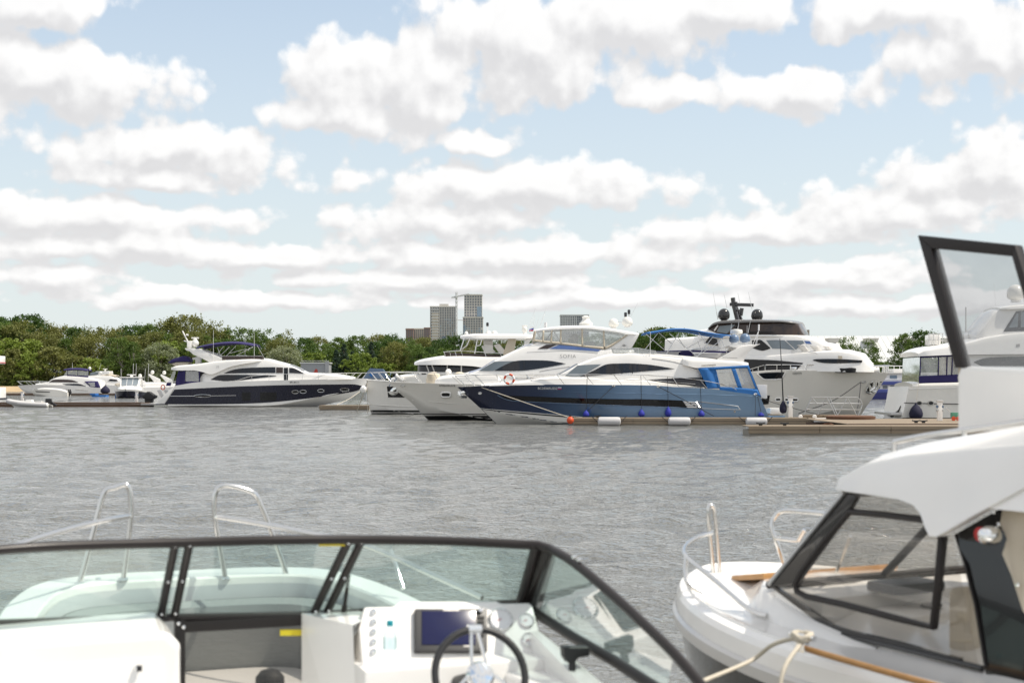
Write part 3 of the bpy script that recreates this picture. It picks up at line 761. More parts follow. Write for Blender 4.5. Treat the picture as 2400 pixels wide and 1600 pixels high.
    def house(s, name, m, lo, hi, Wd, k=.12, nose=3.0, nmin=.3, aft=.6, yref=None, crown=.06, noseside=None, nx=40, smooth=True, parent=None, npow=2.0):
        yr = -(yref if yref is not None else Wd*.96)
        L_ = [s.F.y(uv, yr) for uv in lo]; H_ = [s.F.y(uv, yr) for uv in hi]
        zl = pchip([(p.x, p.z) for p in L_]); zh = pchip([(p.x, p.z) for p in H_])
        x0, x1 = min(p.x for p in H_), max(p.x for p in H_)
        sg = noseside or s.sg; xf, xr = (x1, x0) if sg > 0 else (x0, x1)
        def wd(x):
            x = np.asarray(x, float); d = np.abs(x-xf); t = np.clip(1-d/nose, 0, 1)
            w_ = Wd*(nmin+(1-nmin)*np.sqrt(np.maximum(0, 1-t**npow)))
            da = np.clip(1-np.abs(x-xr)/max(aft, 1e-3), 0, 1); return w_*(1-.1*da**2)
        def surf(x, z): return np.maximum(wd(x)-k*(np.asarray(z, float)-zl(x)), .05)
        X = np.linspace(x0, x1, nx); V = []; Fc = []
        for x in X:
            a, b = float(zl(x)), float(zh(x)); b = max(b, a+.03); rr = min(.12, (b-a)*.4)
            prof = [(float(surf(x, a+(b-a-rr)*t)), a+(b-a-rr)*t) for t in np.linspace(0, 1, 5)]
            we = prof[-1][0]; r2 = min(rr, we*.5)
            prof += [(we-r2*.3, b-rr*.35), (we-r2, b)]
            wt = we-r2; prof += [(wt*f, b+crown*Wd*(1-f*f)) for f in (.75, .5, .25)]
            line = [(x, p[0], p[1]) for p in prof]+[(x, 0, b+crown*Wd)]+[(x, -p[0], p[1]) for p in prof[::-1]]
            V += line; Ln = len(line)
        for i in range(nx-1):
            for j in range(Ln-1): Fc.append((i*Ln+j, i*Ln+j+1, (i+1)*Ln+j+1, (i+1)*Ln+j))
            Fc.append((i*Ln+Ln-1, i*Ln, (i+1)*Ln, (i+1)*Ln+Ln-1))
        Fc.append(tuple(range(Ln))); Fc.append(tuple((nx-1)*Ln+j for j in range(Ln))[::-1])
        bm = bmesh.new(); me = bpy.data.meshes.new('t'); me.from_pydata(V, [], Fc); bm.from_mesh(me); bpy.data.meshes.remove(me)
        mkbm(name, bm, M[m], parent or s.root, ang=38)
        surf.zh, surf.zl, surf.wd, surf.k, surf.crown, surf.W = zh, zl, wd, k, crown, Wd
        return surf
    def roofpatch(s, name, m, surf, x0, x1, f0, f1, off=.012, n=14, parent=None):
        """a pane on the sloping top of a house between two lengths and two width fractions"""
        V = []; Fc = []
        for i in range(n):
            x = x0+(x1-x0)*i/(n-1)
            for j in range(7):
                f = f0+(f1-f0)*j/6; b = float(surf.zh(x)); a = float(surf.zl(x)); wt = max(.05, float(surf(x, b))-min(.12, (b-a)*.4))
                V.append((x, wt*f, b+surf.crown*surf.W*(1-f*f)+off))
        for i in range(n-1):
            for j in range(6): Fc.append((i*7+j, i*7+j+1, (i+1)*7+j+1, (i+1)*7+j))
        return mk(name, V, Fc, M[m], parent or s.root)
    def canopy(s, name, m, hi, Wd, th=.1, crown=.25, yref=0.0, parent=None, val=.1):
        Q = [s.F.y(uv, yref) for uv in hi]; X, Zc = resample([(p.x, p.z) for p in Q], 26)
        V = []; Fc = []; ny = 11
        for i in range(26):
            for j in range(ny):
                f = -1+2*j/(ny-1); V.append((X[i], Wd*f, Zc[i]-crown*f**4-.4*crown*f*f))
        for i in range(25):
            for j in range(ny-1): Fc.append((i*ny+j, i*ny+j+1, (i+1)*ny+j+1, (i+1)*ny+j))
        o = mk(name, V, Fc, M[m], parent or s.root, ang=60)
        md = o.modifiers.new('thickness', 'SOLIDIFY'); md.thickness = th; md.offset = -1
        return o
    def fin(s, name, m, poly, y, th, bev=.04, mirror=True, parent=None):
        out = []
        for sd_ in ((1, -1) if mirror else (1,)):
            Q = [s.F.y(uv, y) for uv in poly]
            out.append(prism(name, [(p.x, p.y*sd_, p.z) for p in Q], (0, th*sd_, 0), M[m], parent or s.root, bev))
        return out
    def pipe(s, name, m, pts, r=.02, smooth=False, parent=None):
        """pts: (u, v, y)"""
        return tube(name, [s.F.y((u, v), y) for (u, v, y) in pts], r, M[m], parent or s.root, smooth=smooth)
    def rail(s, top, posts, y_in=.06, r=.022, zoff=0, m='steel', mid=None, both=True):
        """top: rail pixels along the near deck edge; posts: (foot pixel, head pixel)"""
        def pl(uv):
            y = -s.B
            for _ in range(5): p = s.F.y(uv, y); y = -max(.05, float(s.plan(p.x))-y_in)
            return s.F.y(uv, y)
        Q = [pl(uv) for uv in top]; T0 = tube('rail', Q, r, M[m], s.root, smooth=True)
        if mid: tube('rail', [pl(uv) for uv in mid], r*.7, M[m], s.root, smooth=True)
        for (a, b) in posts: tube('stanchion', [pl(a), pl(b)], r*.85, M[m], s.root)
        if both:
            tube('rail', [(p.x, -p.y, p.z) for p in Q], r, M[m], s.root, smooth=True)
            for (a, b) in posts:
                A, B_ = pl(a), pl(b); tube('stanchion', [(A.x, -A.y, A.z), (B_.x, -B_.y, B_.z)], r*.85, M[m], s.root)
    def dome(s, uv, rpx, y=0.0, m='dome_white', base='gelcoat', hf=1.5):
        p = s.F.y(uv, y); q = s.F.y((uv[0]+rpx, uv[1]), y); r = abs(q.x-p.x)
        o = lathe('dome', [(.55*r, -hf*r*.62), (.86*r, -hf*r*.5), (r, -hf*r*.3), (r, 0), (.92*r, .38*r), (.7*r, .7*r), (.38*r, .92*r), (.01, r)], M[m], s.root, p)
        lathe('dome_base', [(.62*r, 0), (.5*r, .3*r)], M[base], o, (0, 0, -hf*r*.62-.28*r), 14)
        return o
    def radar(s, uv, wpx, y=0.0, m='dome_white', yawx=.3):
        p = s.F.y(uv, y); q = s.F.y((uv[0]+wpx/2, uv[1]), y); a = abs(q.x-p.x)
        b = lathe('radar_pedestal', [(.16, -.45), (.22, -.3), (.2, -.1), (.1, -.02)], M[m], s.root, p, 14)
        o = box('radar_scanner', (-a, -.09, -.06), (a, .09, .1), M[m], b, .05); o.rotation_euler.z = yawx
        return b
    def antenna(s, uv0, uv1, y=0.0, r=.012, m='paint_white'): return tube('antenna', [s.F.y(uv0, y), s.F.y(uv1, y)], [r*1.3, r*.6], M[m], s.root, n=5)
FEND = {}
def fender(name, m, kind, loc, L, r, label, group, rope_to=None, rot=None, ropem='rope_dark'):
    e = empty(name, loc, 0, label, 'fender', group)
    if kind == 'drop': prof = [(.02*r, 1.12*L), (.14*r, 1.1*L), (.18*r, L), (.5*r, .86*L), (.82*r, .65*L), (r, .38*L), (.92*r, .17*L), (.6*r, .04*L), (.05*r, 0)][::-1]
    else: prof = [(.1*r, 0), (.6*r, .015*L), (.92*r, .05*L), (r, .13*L), (r, .87*L), (.92*r, .95*L), (.6*r, .985*L), (.1*r, L)]
    o = lathe('body', prof, M[m], e, (0, 0, 0), 18)
    if rot: e.rotation_euler = rot
    if rope_to is not None:
        a = Vector((0, 0, L*1.08)); b = Vector(rope_to)-Vector(loc); tube('line', [a, (a+b)/2+Vector((0, -.02, 0)), b], .014, M[ropem], e, n=5)
    return e
def ropething(name, pts, r, m, label, sag=.0, cat='rope', group=None, n=5):
    Q = [Vector(p) for p in pts]
    if sag and len(Q) == 2:
        a, b = Q; Q = [a.lerp(b, t)+Vector((0, 0, -sag*4*t*(1-t))) for t in np.linspace(0, 1, 12)]
    o = tube(name, Q, r, M[m], None, n=n, smooth=len(Q) < 10); tag(o, label, cat, group); return o
mat('blue_fade', (.1, .15, .25), .18)
def fade_mat():
    m = bpy.data.materials.new('blue_hull'); m.use_nodes = True; T = NT(m.node_tree); T.n.clear()
    sp = T.new('ShaderNodeSeparateXYZ', {0: T.new('ShaderNodeTexCoord').outputs['Object']}).outputs
    f = T.new('ShaderNodeMapRange', {0: sp[0], 1: -8.5, 2: 5.0}).outputs[0]     # hull colour along its length: navy bow running into steel blue aft
    c = T.ramp(f, [(0, (.007, .011, .035)), (.28, (.014, .03, .08)), (.5, (.065, .13, .23)), (.75, (.15, .245, .38)), (1, (.18, .29, .43))])
    b = T.new('ShaderNodeBsdfPrincipled', {'Base Color': c, 'Roughness': .24, 'Metallic': .25, 'Coat Weight': .35})
    T.new('ShaderNodeOutputMaterial', {0: b.outputs[0]}); MAT['blue_hull'] = m
fade_mat()
# ------------------------------------------------------------------ navy yacht (bow to the right)
def navy_yacht():
    b = Boat('motor_yacht', 'navy blue and white motor yacht with purple bimini, numbered 49-4411', 'yacht', Z2(1200, 912), 2.7, 0, Yc=150)
    z = Z2
    b.hull(ZL(z, [(345, 700), (600, 662), (1000, 655), (1500, 642), (2000, 632), (2200, 629)]), ZL(z, [(2278, 632), (2255, 690), (2205, 755), (2090, 818), (1900, 878), (1740, 914)]), 'gelcoat', rake=1.6, pw=2.4, full=.45, tc=(.26, .4))
    h = b.half
    b.strip('hull_paint', 'navy_paint', ZL(z, [(238, 885), (600, 886), (1000, 880), (1300, 866), (1600, 836), (1900, 797), (2120, 762), (2190, 742)]), ZL(z, [(338, 737), (600, 725), (1000, 706), (1500, 692), (2000, 686), (2140, 686), (2215, 700)]), h, .012, 60, 8, mirror=True)
    b.strip('boot_stripe', 'black_paint', ZL(z, [(225, 918), (900, 918), (1700, 918)]), ZL(z, [(225, 908), (900, 908), (1700, 909)]), h, .014, 30, 3, mirror=True)
    for x0, x1 in ((1015, 1100), (1195, 1360)): b.strip('hull_window', 'black_glass', ZL(z, [(x0, 851), (x1, 850)]), ZL(z, [(x0, 767), (x1, 765)]), h, .03)
    for x, y, rx, ry in ((1548, 762, 33, 16), (1627, 759, 33, 16), (1805, 750, 33, 15), (2043, 739, 45, 15)): b.oval('porthole', 'black_glass', z(x, y), rx*.234, ry*.234, h, off=.03)
    b.oval('porthole', 'black_glass', z(621, 801), 83*.234, 13*.234, h, off=.03)
    b.line('rub_line', 'steel', ZL(z, [(295, 804), (540, 803)]), h, .03, .02); b.line('rub_line', 'steel', ZL(z, [(704, 801), (955, 797)]), h, .03, .02)
    s1 = b.house('deckhouse', 'gelcoat', ZL(z, [(590, 668), (1000, 660), (1500, 650), (2140, 634)]), ZL(z, [(590, 610), (640, 560), (720, 512), (850, 468), (1150, 440), (1240, 437), (1350, 462), (1500, 503), (1600, 548), (1648, 576), (1800, 582), (1950, 592), (2130, 624)]), 2.15, .1, nose=7, nmin=.25)
    b.strip('side_window', 'dark_glass', ZL(z, [(835, 578), (1000, 575), (1200, 573), (1350, 573)]), ZL(z, [(835, 575), (900, 547), (1000, 527), (1150, 517), (1350, 513)]), s1, .02)
    b.strip('side_window', 'brown_glass', ZL(z, [(1356, 573), (1425, 574)]), ZL(z, [(1358, 514), (1425, 517)]), s1, .02, 6)
    b.strip('door_opening', 'black_glass', ZL(z, [(1436, 645), (1476, 645)]), ZL(z, [(1434, 520), (1476, 518)]), s1, .02, 4)
    b.strip('side_window', 'dark_glass', ZL(z, [(1488, 572), (1560, 575), (1640, 580)]), ZL(z, [(1488, 520), (1540, 526), (1640, 576)]), s1, .02)
    b.strip('side_window', 'dark_glass', ZL(z, [(700, 640), (850, 654), (950, 652), (1100, 634), (1250, 617), (1358, 606)]), ZL(z, [(700, 638), (755, 607), (810, 591), (1000, 590), (1200, 592), (1358, 600)]), s1, .02)
    b.roofpatch('windscreen', 'dark_glass', s1, b.F.y(z(1490, 500), -1.5).x, b.F.y(z(1630, 565), -1.5).x, -.8, .8)
    s2 = b.house('flybridge', 'gelcoat', ZL(z, [(300, 540), (360, 546), (520, 546), (620, 562), (705, 586), (800, 552), (900, 510), (1100, 470), (1240, 445)]), ZL(z, [(300, 522), (340, 506), (560, 486), (700, 466), (850, 450), (1150, 434), (1240, 437)]), 2.45, .08, nose=3, nmin=.6)
    # cockpit enclosure
    pl = lambda x, zz: 2.3+0*x
    b.strip('cockpit_curtain', 'navy_canvas', ZL(z, [(345, 700), (400, 700), (440, 692)]), ZL(z, [(378, 548), (410, 549), (446, 550)]), lambda x, zz: 2.3+.07*np.sin(np.asarray(x)*9), .0, 22, solid=.02)
    b.strip('cockpit_curtain', 'navy_canvas', ZL(z, [(445, 690), (590, 683)]), ZL(z, [(445, 657), (588, 655)]), pl, .0, solid=.02)
    b.strip('cockpit_window', 'vinyl_clear', ZL(z, [(447, 657), (583, 655)]), ZL(z, [(450, 550), (578, 556)]), pl, .0)
    b.strip('cockpit_window', 'vinyl_clear', ZL(z, [(262, 690), (318, 692)]), ZL(z, [(326, 552), (352, 552)]), pl, .0)
    b.strip('cockpit_curtain', 'navy_canvas', ZL(z, [(252, 702), (300, 702)]), ZL(z, [(262, 668), (308, 668)]), pl, .01, solid=.02)
    b.strip('cockpit_trim', 'navy_canvas', ZL(z, [(578, 566), (640, 570), (705, 588)]), ZL(z, [(578, 552), (640, 562), (705, 584)]), pl, .02, solid=.02)
    b.pipe('canvas_pole', 'navy_canvas', [(*z(586, 560), -2.32), (*z(588, 655), -2.32)], .06)
    box('cockpit_back', (b.F.y(z(470, 600), 0).x, -1.9, 2.3), (b.F.y(z(600, 600), 0).x+.6, 1.9, 4.0), M['dark_glass'], b.root)
    # radar arch, domes
    b.fin('radar_arch', 'gelcoat', ZL(z, [(472, 326), (520, 321), (592, 336), (720, 382), (862, 446), (850, 452), (690, 466), (600, 420), (525, 388), (478, 345)]), -1.85, .35, .06)
    a0, a1 = b.F.y(z(475, 330), 0), b.F.y(z(600, 400), 0)
    prism('radar_arch_top', [(p.x, -1.6, p.z) for p in [b.F.y(q, 0) for q in ZL(z, [(474, 328), (520, 323), (592, 338), (610, 352), (540, 362), (490, 350)])]], (0, 3.2, 0), M['gelcoat'], b.root, .03)
    b.dome(z(545, 272), 36*.234, hf=1.3); b.radar(z(545, 224), 74*.234)
    b.pipe('mast', 'gelcoat', [(*z(500, 315), .2), (*z(418, 152), .2)], .07)
    b.pipe('mast_arm', 'gelcoat', [(*z(432, 250), .2), (*z(480, 262), .2)], .06); b.pipe('mast_arm', 'gelcoat', [(*z(455, 190), .2), (*z(478, 192), .2)], .09)
    box('light_box', tuple(b.F.y(z(462, 315), -.3)), tuple(Vector(b.F.y(z(510, 250), -.3))+Vector((0, .6, 0))), M['gelcoat'], b.root, .04)
    # bimini
    b.canopy('bimini', 'navy_canvas', ZL(z, [(592, 312), (700, 288), (850, 268), (980, 264), (1100, 278), (1165, 292)]), 1.9, .07, .16, -.2)
    for s_ in (-1.75, 1.75):
        for p, q in (((840, 420), (955, 300)), ((760, 390), (830, 308)), ((800, 400), (770, 318)), ((905, 425), (1120, 312)), ((890, 375), (1060, 330)), ((1240, 425), (1165, 295)), ((800, 395), (890, 310)), ((690, 350), (740, 385))):
            b.pipe('bimini_pole', 'steel', [(*z(*p), s_), (*z(*q), s_*.95)], .025)
    b.strip('flybridge_screen', 'brown_glass', ZL(z, [(815, 440), (1000, 438), (1240, 436)]), ZL(z, [(815, 405), (1000, 404), (1215, 402)]), lambda x, zz: 1.9+0*x, .0, solid=.02)
    b.pipe('flybridge_rail', 'steel', [(*z(805, 403), -1.95), (*z(1215, 401), -1.95)], .025)
    box('helm_seat', tuple(b.F.y(z(960, 432), -.9)), tuple(Vector(b.F.y(z(1050, 395), -.9))+Vector((0, 1.5, 0))), M['gelcoat'], b.root, .08)
    box('crane_base', tuple(b.F.y(z(545, 486), -.3)), tuple(Vector(b.F.y(z(598, 415), -.3))+Vector((0, .7, 0))), M['gelcoat'], b.root, .06)
    b.pipe('crane_arm', 'gelcoat', [(*z(520, 432), -.1), (*z(590, 415), -.1)], .12)
    for p, q, y in (((728, 440), (728, 145), -1.9), ((1137, 430), (1137, 165), -1.9), ((1045, 400), (1045, 175), 1.8)): b.antenna(z(*p), z(*q), y, .02)
    # rails, platform, transom
    b.rail(ZL(z, [(770, 656), (940, 650), (1020, 628), (1110, 604), (1280, 590), (1600, 580), (1940, 574), (2270, 571)]), [(z(x, y0), z(x+d, y1)) for x, y0, d, y1 in ((1113, 655, 0, 604), (1285, 650, 0, 590), (1460, 646, 0, 584), (1618, 642, 0, 580), (1780, 638, 0, 577), (1935, 634, 5, 575), (2000, 634, 40, 574), (2080, 633, 55, 573), (2150, 632, 60, 572), (2215, 631, 50, 571))])
    pf = b.F.y(z(0, 880), -2.2); pe = b.F.y(z(380, 890), -2.2)
    box('swim_platform', (pf.x, -2.3, .16), (pe.x, 2.3, .36), M['gelcoat_grey'], b.root, .06); box('platform_edge', (pf.x-.02, -2.33, .22), (pe.x-.1, 2.33, .3), M['navy_paint'], b.root, .02)
    b.fin('transom_stair', 'gelcoat', ZL(z, [(160, 862), (330, 705), (345, 705), (240, 875), (190, 875)]), -2.35, .5, .04)
    b.fin('quarter_wing', 'gelcoat_grey', ZL(z, [(160, 745), (195, 740), (240, 830), (215, 845)]), -1.6, .35, .05)
    b.text('registration', 'letter_black', '49-4411', z(1492, 677), z(1585, 675), 20*.234, h, .03)
    b.text('name_plate', 'letter_grey', '72', z(758, 522), z(786, 520), 18*.234, s2, .02)
    lb = tube('lifebuoy', [Vector(b.w(b.F.y(z(222, 716), -2.2)))+Vector((.2*math.cos(t), 0, .24*math.sin(t))) for t in np.linspace(0, 2*math.pi, 17)[:-1]], .05, M['orange_plastic'], None, closed=True)
    tag(lb, 'orange lifebuoy hung on the stern of the navy yacht', 'lifebuoy')
    # tender on the aft flybridge deck
    td = empty('tender_boat', b.w(b.F.y(z(400, 500), 0)), 0, 'small inflatable tender with navy cover on the navy yacht aft deck', 'tender')
    q = lambda x, y: b.F.y(z(x, y), 0)-b.F.y(z(400, 500), 0)
    for nm, mm, pl_, yw in (('cover', 'navy_canvas', [(285, 470), (330, 435), (440, 402), (480, 410), (510, 445), (508, 465), (440, 460), (370, 462), (310, 478)], .75), ('hull', 'beige_vinyl', [(310, 480), (370, 464), (440, 462), (505, 466), (480, 490), (400, 502), (350, 502)], .6)):
        prism(nm, [Vector((q(*p).x, -yw, q(*p).z)) for p in pl_], (0, 2*yw, 0), M[mm], td, .12, 3)
    # covered jet ski on the swim platform
    js = empty('jet_ski', b.w((b.F.y(z(88, 866), -1).x, -1.0, .42)), 0, 'jet ski under a black cover on the swim platform', 'jet ski')
    q = lambda x, y: b.F.y(z(x, y), -1.5)-b.F.y(z(88, 866), -1.5)
    for nm, mm, pl_, yw in (('cover', 'black_rubber', [(18, 800), (50, 775), (75, 752), (100, 758), (130, 780), (162, 800), (158, 815), (120, 838), (60, 838), (25, 818)], .45), ('hull', 'plastic_black', [(40, 834), (130, 836), (118, 868), (50, 868)], .35)):
        prism(nm, [Vector((q(*p).x, -yw, q(*p).z)) for p in pl_], (0, 2*yw, 0), M[mm], js, .14, 3)
    # anchor
    b.pipe('anchor', 'chrome', [(*z(2150, 700), 0), (*z(2200, 735), 0), (*z(2240, 745), 0)], .12, True)
    return b
navy = navy_yacht()

# ------------------------------------------------------------------ blue yacht (bow to the left)
def blue_yacht():
    b = Boat('motor_yacht', 'blue hulled motor yacht with bright blue bimini and canvas, numbered BC2036RUS52', 'yacht', Z4(1850, 1375), 2.5, 0, Yc=86.3)
    A, z = Z4, Z5
    b.hull(ZL(z, [(1990, 985), (1950, 972), (1700, 935), (1500, 905), (1350, 890), (1000, 875), (700, 852), (250, 845), (0, 845)])+ZL(A, [(1500, 945), (1000, 945), (620, 950), (350, 960)]), ZL(A, [(100, 969), (220, 1082), (350, 1200), (440, 1288), (535, 1378)]), 'blue_hull', rake=1.5, pw=2.3, full=.45, tc=(.24, .36), cc=(.96, .42))
    h = b.half
    b.strip('bottom_paint', 'gelcoat_warm', ZL(A, [(560, 1400), (1310, 1372)])+ZL(z, [(900, 1345), (2080, 1345)]), ZL(A, [(372, 1214), (800, 1258), (1300, 1302), (1500, 1320)])+ZL(z, [(700, 1300), (2060, 1300)]), h, .012, 60, 8, mirror=True)
    b.strip('white_line', 'gelcoat', ZL(A, [(352, 1210), (800, 1250), (1300, 1290), (1480, 1306)]), ZL(A, [(350, 1204), (800, 1243), (1300, 1284), (1480, 1300)]), h, .02, 40, 2, mirror=True)
    b.strip('black_line', 'black_paint', ZL(A, [(372, 1219), (800, 1264), (1300, 1306), (1480, 1322)]), ZL(A, [(360, 1211), (800, 1251), (1300, 1292), (1480, 1308)]), h, .016, 40, 2, mirror=True)
    b.strip('hull_window', 'black_glass', ZL(A, [(562, 1067), (650, 1110), (750, 1124), (1300, 1150), (1700, 1165), (2300, 1186)])+ZL(z, [(850, 1112), (1112, 1124)]), ZL(A, [(560, 1065), (1000, 1080), (1500, 1098), (2000, 1106)])+ZL(z, [(500, 1018), (850, 1028), (1040, 1035)]), h, .02, 60, 6)
    b.line('trim', 'dome_blue', ZL(A, [(545, 1062), (600, 1092), (680, 1118), (800, 1130), (1300, 1153), (1800, 1172), (2340, 1192)])+ZL(z, [(850, 1116), (1110, 1128)]), h, .022, .02)
    b.line('knuckle', 'blue_hull', ZL(A, [(1000, 1018), (1300, 1026), (1800, 1036), (2340, 1050)])+ZL(z, [(900, 952), (1500, 968), (1960, 985)]), h, .018, .004)
    for k in range(4): b.strip('louvre', 'steel', ZL(z, [(1062+k*14, 1062+k*21), (1235+k*12, 1066+k*21)]), ZL(z, [(1046+k*14, 1045+k*21), (1226+k*12, 1052+k*21)]), h, .03, 6, 2, solid=.02)
    b.line('trim', 'steel', ZL(z, [(1230, 1046), (1500, 1078), (1720, 1106), (1752, 1148), (1500, 1140), (1292, 1133), (1240, 1065)]), h, .022, .02, smooth=False)
    b.oval('exhaust', 'black_glass', z(1682, 1170), 9*.19, 9*.19, h, rim='steel', rr=.02)
    b.oval('nav_light', 'gelcoat', A(353, 1041), 18*.21, 11*.21, h, rim='steel')
    for uv in (A(1825, 958), z(200, 856), z(745, 866), z(1935, 958)):
        b.oval('mooring_cleat', 'steel', uv, 16*.2, 8*.2, lambda x, zz: h(x, np.minimum(zz, b.zs(x)-.02)), rim='chrome', off=.03)
    for uv in (A(345, 965),): b.pipe('mooring_cleat', 'steel', [(uv[0]-5, uv[1], -.5), (uv[0]+5, uv[1]-1, -.5)], .06)
    # superstructure
    s0 = b.house('coachroof', 'gelcoat', ZL(A, [(360, 966), (1000, 950), (2000, 950)])+ZL(z, [(1000, 880), (1350, 895)]), ZL(A, [(360, 960), (620, 940), (900, 905), (1160, 870), (1500, 872), (2000, 880)])+ZL(z, [(300, 790), (650, 800), (1000, 840), (1345, 880)]), 2.2, .22, nose=6, nmin=.1)
    s1 = b.house('deckhouse', 'gelcoat', ZL(A, [(1165, 880), (1500, 885), (2000, 885)])+ZL(z, [(300, 800), (650, 820), (1000, 860), (1330, 880)]), ZL(A, [(1165, 870), (1300, 802), (1430, 730), (1550, 682), (1700, 636), (1810, 610), (2000, 598)])+ZL(z, [(300, 466), (600, 472), (900, 500), (1150, 540), (1290, 640), (1330, 745)]), 2.0, .14, nose=3.2, nmin=.45)
    b.strip('side_window', 'dark_glass', ZL(A, [(1452, 857), (1600, 849), (1800, 830), (2100, 806)])+ZL(z, [(400, 694), (700, 670), (945, 650)]), ZL(A, [(1455, 855), (1600, 792), (1740, 724), (1880, 713)])+ZL(z, [(130, 592), (300, 582), (500, 586), (700, 606), (945, 648)]), s1, .02, 40)
    for xx in (1830, 1912, 2028): b.strip('window_mullion', 'black_paint', ZL(A, [(xx, 828), (xx+8, 827)]), ZL(A, [(xx, 716), (xx+8, 716)]), s1, .026, 3)
    b.strip('windscreen', 'grey_glass', ZL(A, [(1290, 850), (1380, 856), (1470, 852)]), ZL(A, [(1425, 735), (1560, 726), (1690, 722)]), s1, .02, 16)  # side quarter: its whitish reflection is put into the paler glass colour
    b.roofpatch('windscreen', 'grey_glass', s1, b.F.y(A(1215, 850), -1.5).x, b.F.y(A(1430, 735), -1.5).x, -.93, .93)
    b.pipe('wiper', 'black_paint', [(*A(1290, 830), -1.2), (*A(1440, 732), -1.1)], .03); b.pipe('wiper', 'black_paint', [(*A(1230, 852), -.6), (*A(1400, 750), -.5)], .03)
    b.strip('side_window', 'dark_glass', ZL(z, [(605, 788), (900, 832), (1120, 852), (1342, 870)]), ZL(z, [(605, 784), (700, 776), (900, 765), (1100, 757), (1308, 750)]), s0, .16, 24)
    s2 = b.house('aft_roof', 'gelcoat', ZL(z, [(1050, 600), (1220, 637), (1500, 622), (1856, 604)]), ZL(z, [(1050, 520), (1220, 535), (1450, 542), (1700, 560), (1856, 578)]), 2.15, .1, nose=.5, nmin=.9, noseside=-1)
    b.line('grab_rail', 'steel', ZL(z, [(1275, 607), (1450, 598)]), s2, .03, .05)
    b.line('roof_groove', 'dome_black', ZL(z, [(670, 525), (850, 548), (1000, 580), (1220, 655)]), s1, .012, .005)
    # flybridge
    s3 = b.house('flybridge_coaming', 'gelcoat', ZL(z, [(170, 480), (600, 490), (1100, 530), (1500, 545)]), ZL(z, [(170, 462), (400, 463), (700, 464), (1000, 484), (1430, 530), (1500, 540)]), 1.7, .1, nose=2, nmin=.6)
    b.strip('flybridge_screen', 'vinyl_clear', ZL(z, [(190, 465), (450, 464), (720, 466)]), ZL(z, [(168, 396), (350, 392), (500, 398), (720, 430)]), lambda x, zz: 1.65+0*x, .0, solid=.01)
    b.pipe('flybridge_rail', 'steel', [(*z(165, 395), -1.65), (*z(500, 396), -1.65), (*z(720, 430), -1.65)], .02)
    for x in (245, 508, 690): b.pipe('screen_post', 'steel', [(*z(x, 465), -1.66), (*z(x-8, 396+max(0, x-500)*.16), -1.66)], .02)
    box('flybridge_seat', tuple(b.F.y(z(720, 475), -1.3)), tuple(Vector(b.F.y(z(1000, 437), -1.3))+Vector((0, 2.4, 0))), M['gelcoat_grey'], b.root, .08)
    box('flybridge_seat', tuple(b.F.y(z(1010, 490), -1.3)), tuple(Vector(b.F.y(z(1170, 440), -1.3))+Vector((0, 2.4, 0))), M['navy_canvas'], b.root, .06)
    box('flybridge_seat', tuple(b.F.y(z(1180, 520), -1.3)), tuple(Vector(b.F.y(z(1510, 462), -1.3))+Vector((0, 2.4, 0))), M['gelcoat_grey'], b.root, .08)
    b.fin('seat_trim', 'navy_canvas', ZL(z, [(720, 430), (1100, 420), (1640, 432), (1600, 455), (1200, 445), (1000, 438), (720, 437)]), -1.5, .1, .01, mirror=False)
    b.fin('flybridge_table', 'gelcoat', ZL(z, [(1150, 415), (1200, 395), (1420, 375), (1560, 385), (1480, 425), (1300, 428)]), -.9, 1.6, .05, mirror=False)
    b.canopy('bimini', 'blue_canvas', ZL(z, [(575, 213), (740, 188), (880, 166), (1020, 164), (1150, 176), (1300, 206), (1450, 229), (1590, 243)]), 1.75, .04, .06, -.3)
    for s_ in (-1.6, 1.6):
        for p, q in (((820, 510), (1000, 205)), ((1225, 500), (880, 215)), ((1205, 525), (1420, 250)), ((910, 340), (750, 203)), ((820, 415), (600, 225)), ((590, 405), (740, 215)), ((1070, 390), (975, 240)), ((1100, 395), (1320, 275)), ((1370, 395), (1240, 205)), ((1275, 420), (1225, 310)), ((1590, 460), (1520, 290)), ((1215, 500), (1540, 285))):
            b.pipe('bimini_pole', 'steel', [(*z(*p), s_), (*z(*q), s_*.97)], .02)
    b.antenna(z(643, 538), z(650, 195), -1.75, .02)
    for k, (x, y) in enumerate(((570, 497), (598, 497), (590, 545))): b.pipe('horn', 'chrome', [(*z(x, y), -1.7), (*z(x-10, y+2), -1.75)], .07)
    b.fin('radar_arch', 'gelcoat', ZL(z, [(1440, 545), (1700, 402), (1760, 375), (1980, 345), (1900, 396), (1830, 470), (1785, 575), (1700, 570)]), -1.9, .3, .05)
    prism('radar_arch_top', [(p.x, -1.7, p.z) for p in [b.F.y(q, -1) for q in ZL(z, [(1600, 365), (1900, 355), (1975, 347), (1890, 392), (1700, 400), (1610, 385)])]], (0, 3.4, 0), M['gelcoat'], b.root, .04)
    b.dome(z(1675, 285), 62*.191, -.9, 'dome_blue', 'gelcoat', 1.1); b.dome(z(1808, 280), 66*.191, .3, 'dome_blue', 'gelcoat', 1.1)
    lathe('radar_dome', [(.2, -.16), (.36, -.12), (.38, .02), (.34, .12), (.1, .16)], M['dome_white'], b.root, b.F.y(z(1703, 195), -.3)); b.pipe('radar_post', 'steel', [(*z(1703, 210), -.3), (*z(1715, 350), -.3)], .05)
    b.strip('name_plate', 'letter_grey', ZL(z, [(1535, 512), (1715, 520)]), ZL(z, [(1535, 506), (1715, 514)]), lambda x, zz: 1.92+.3+0*x, .0, 4, 2)
    for p, q in (((1625, 245), (1645, 95)), ((1720, 160), (1735, 70)), ((1845, 210), (1875, 60)), ((1830, 340), (1835, 120))): b.antenna(z(*p), z(*q), .5, .012)
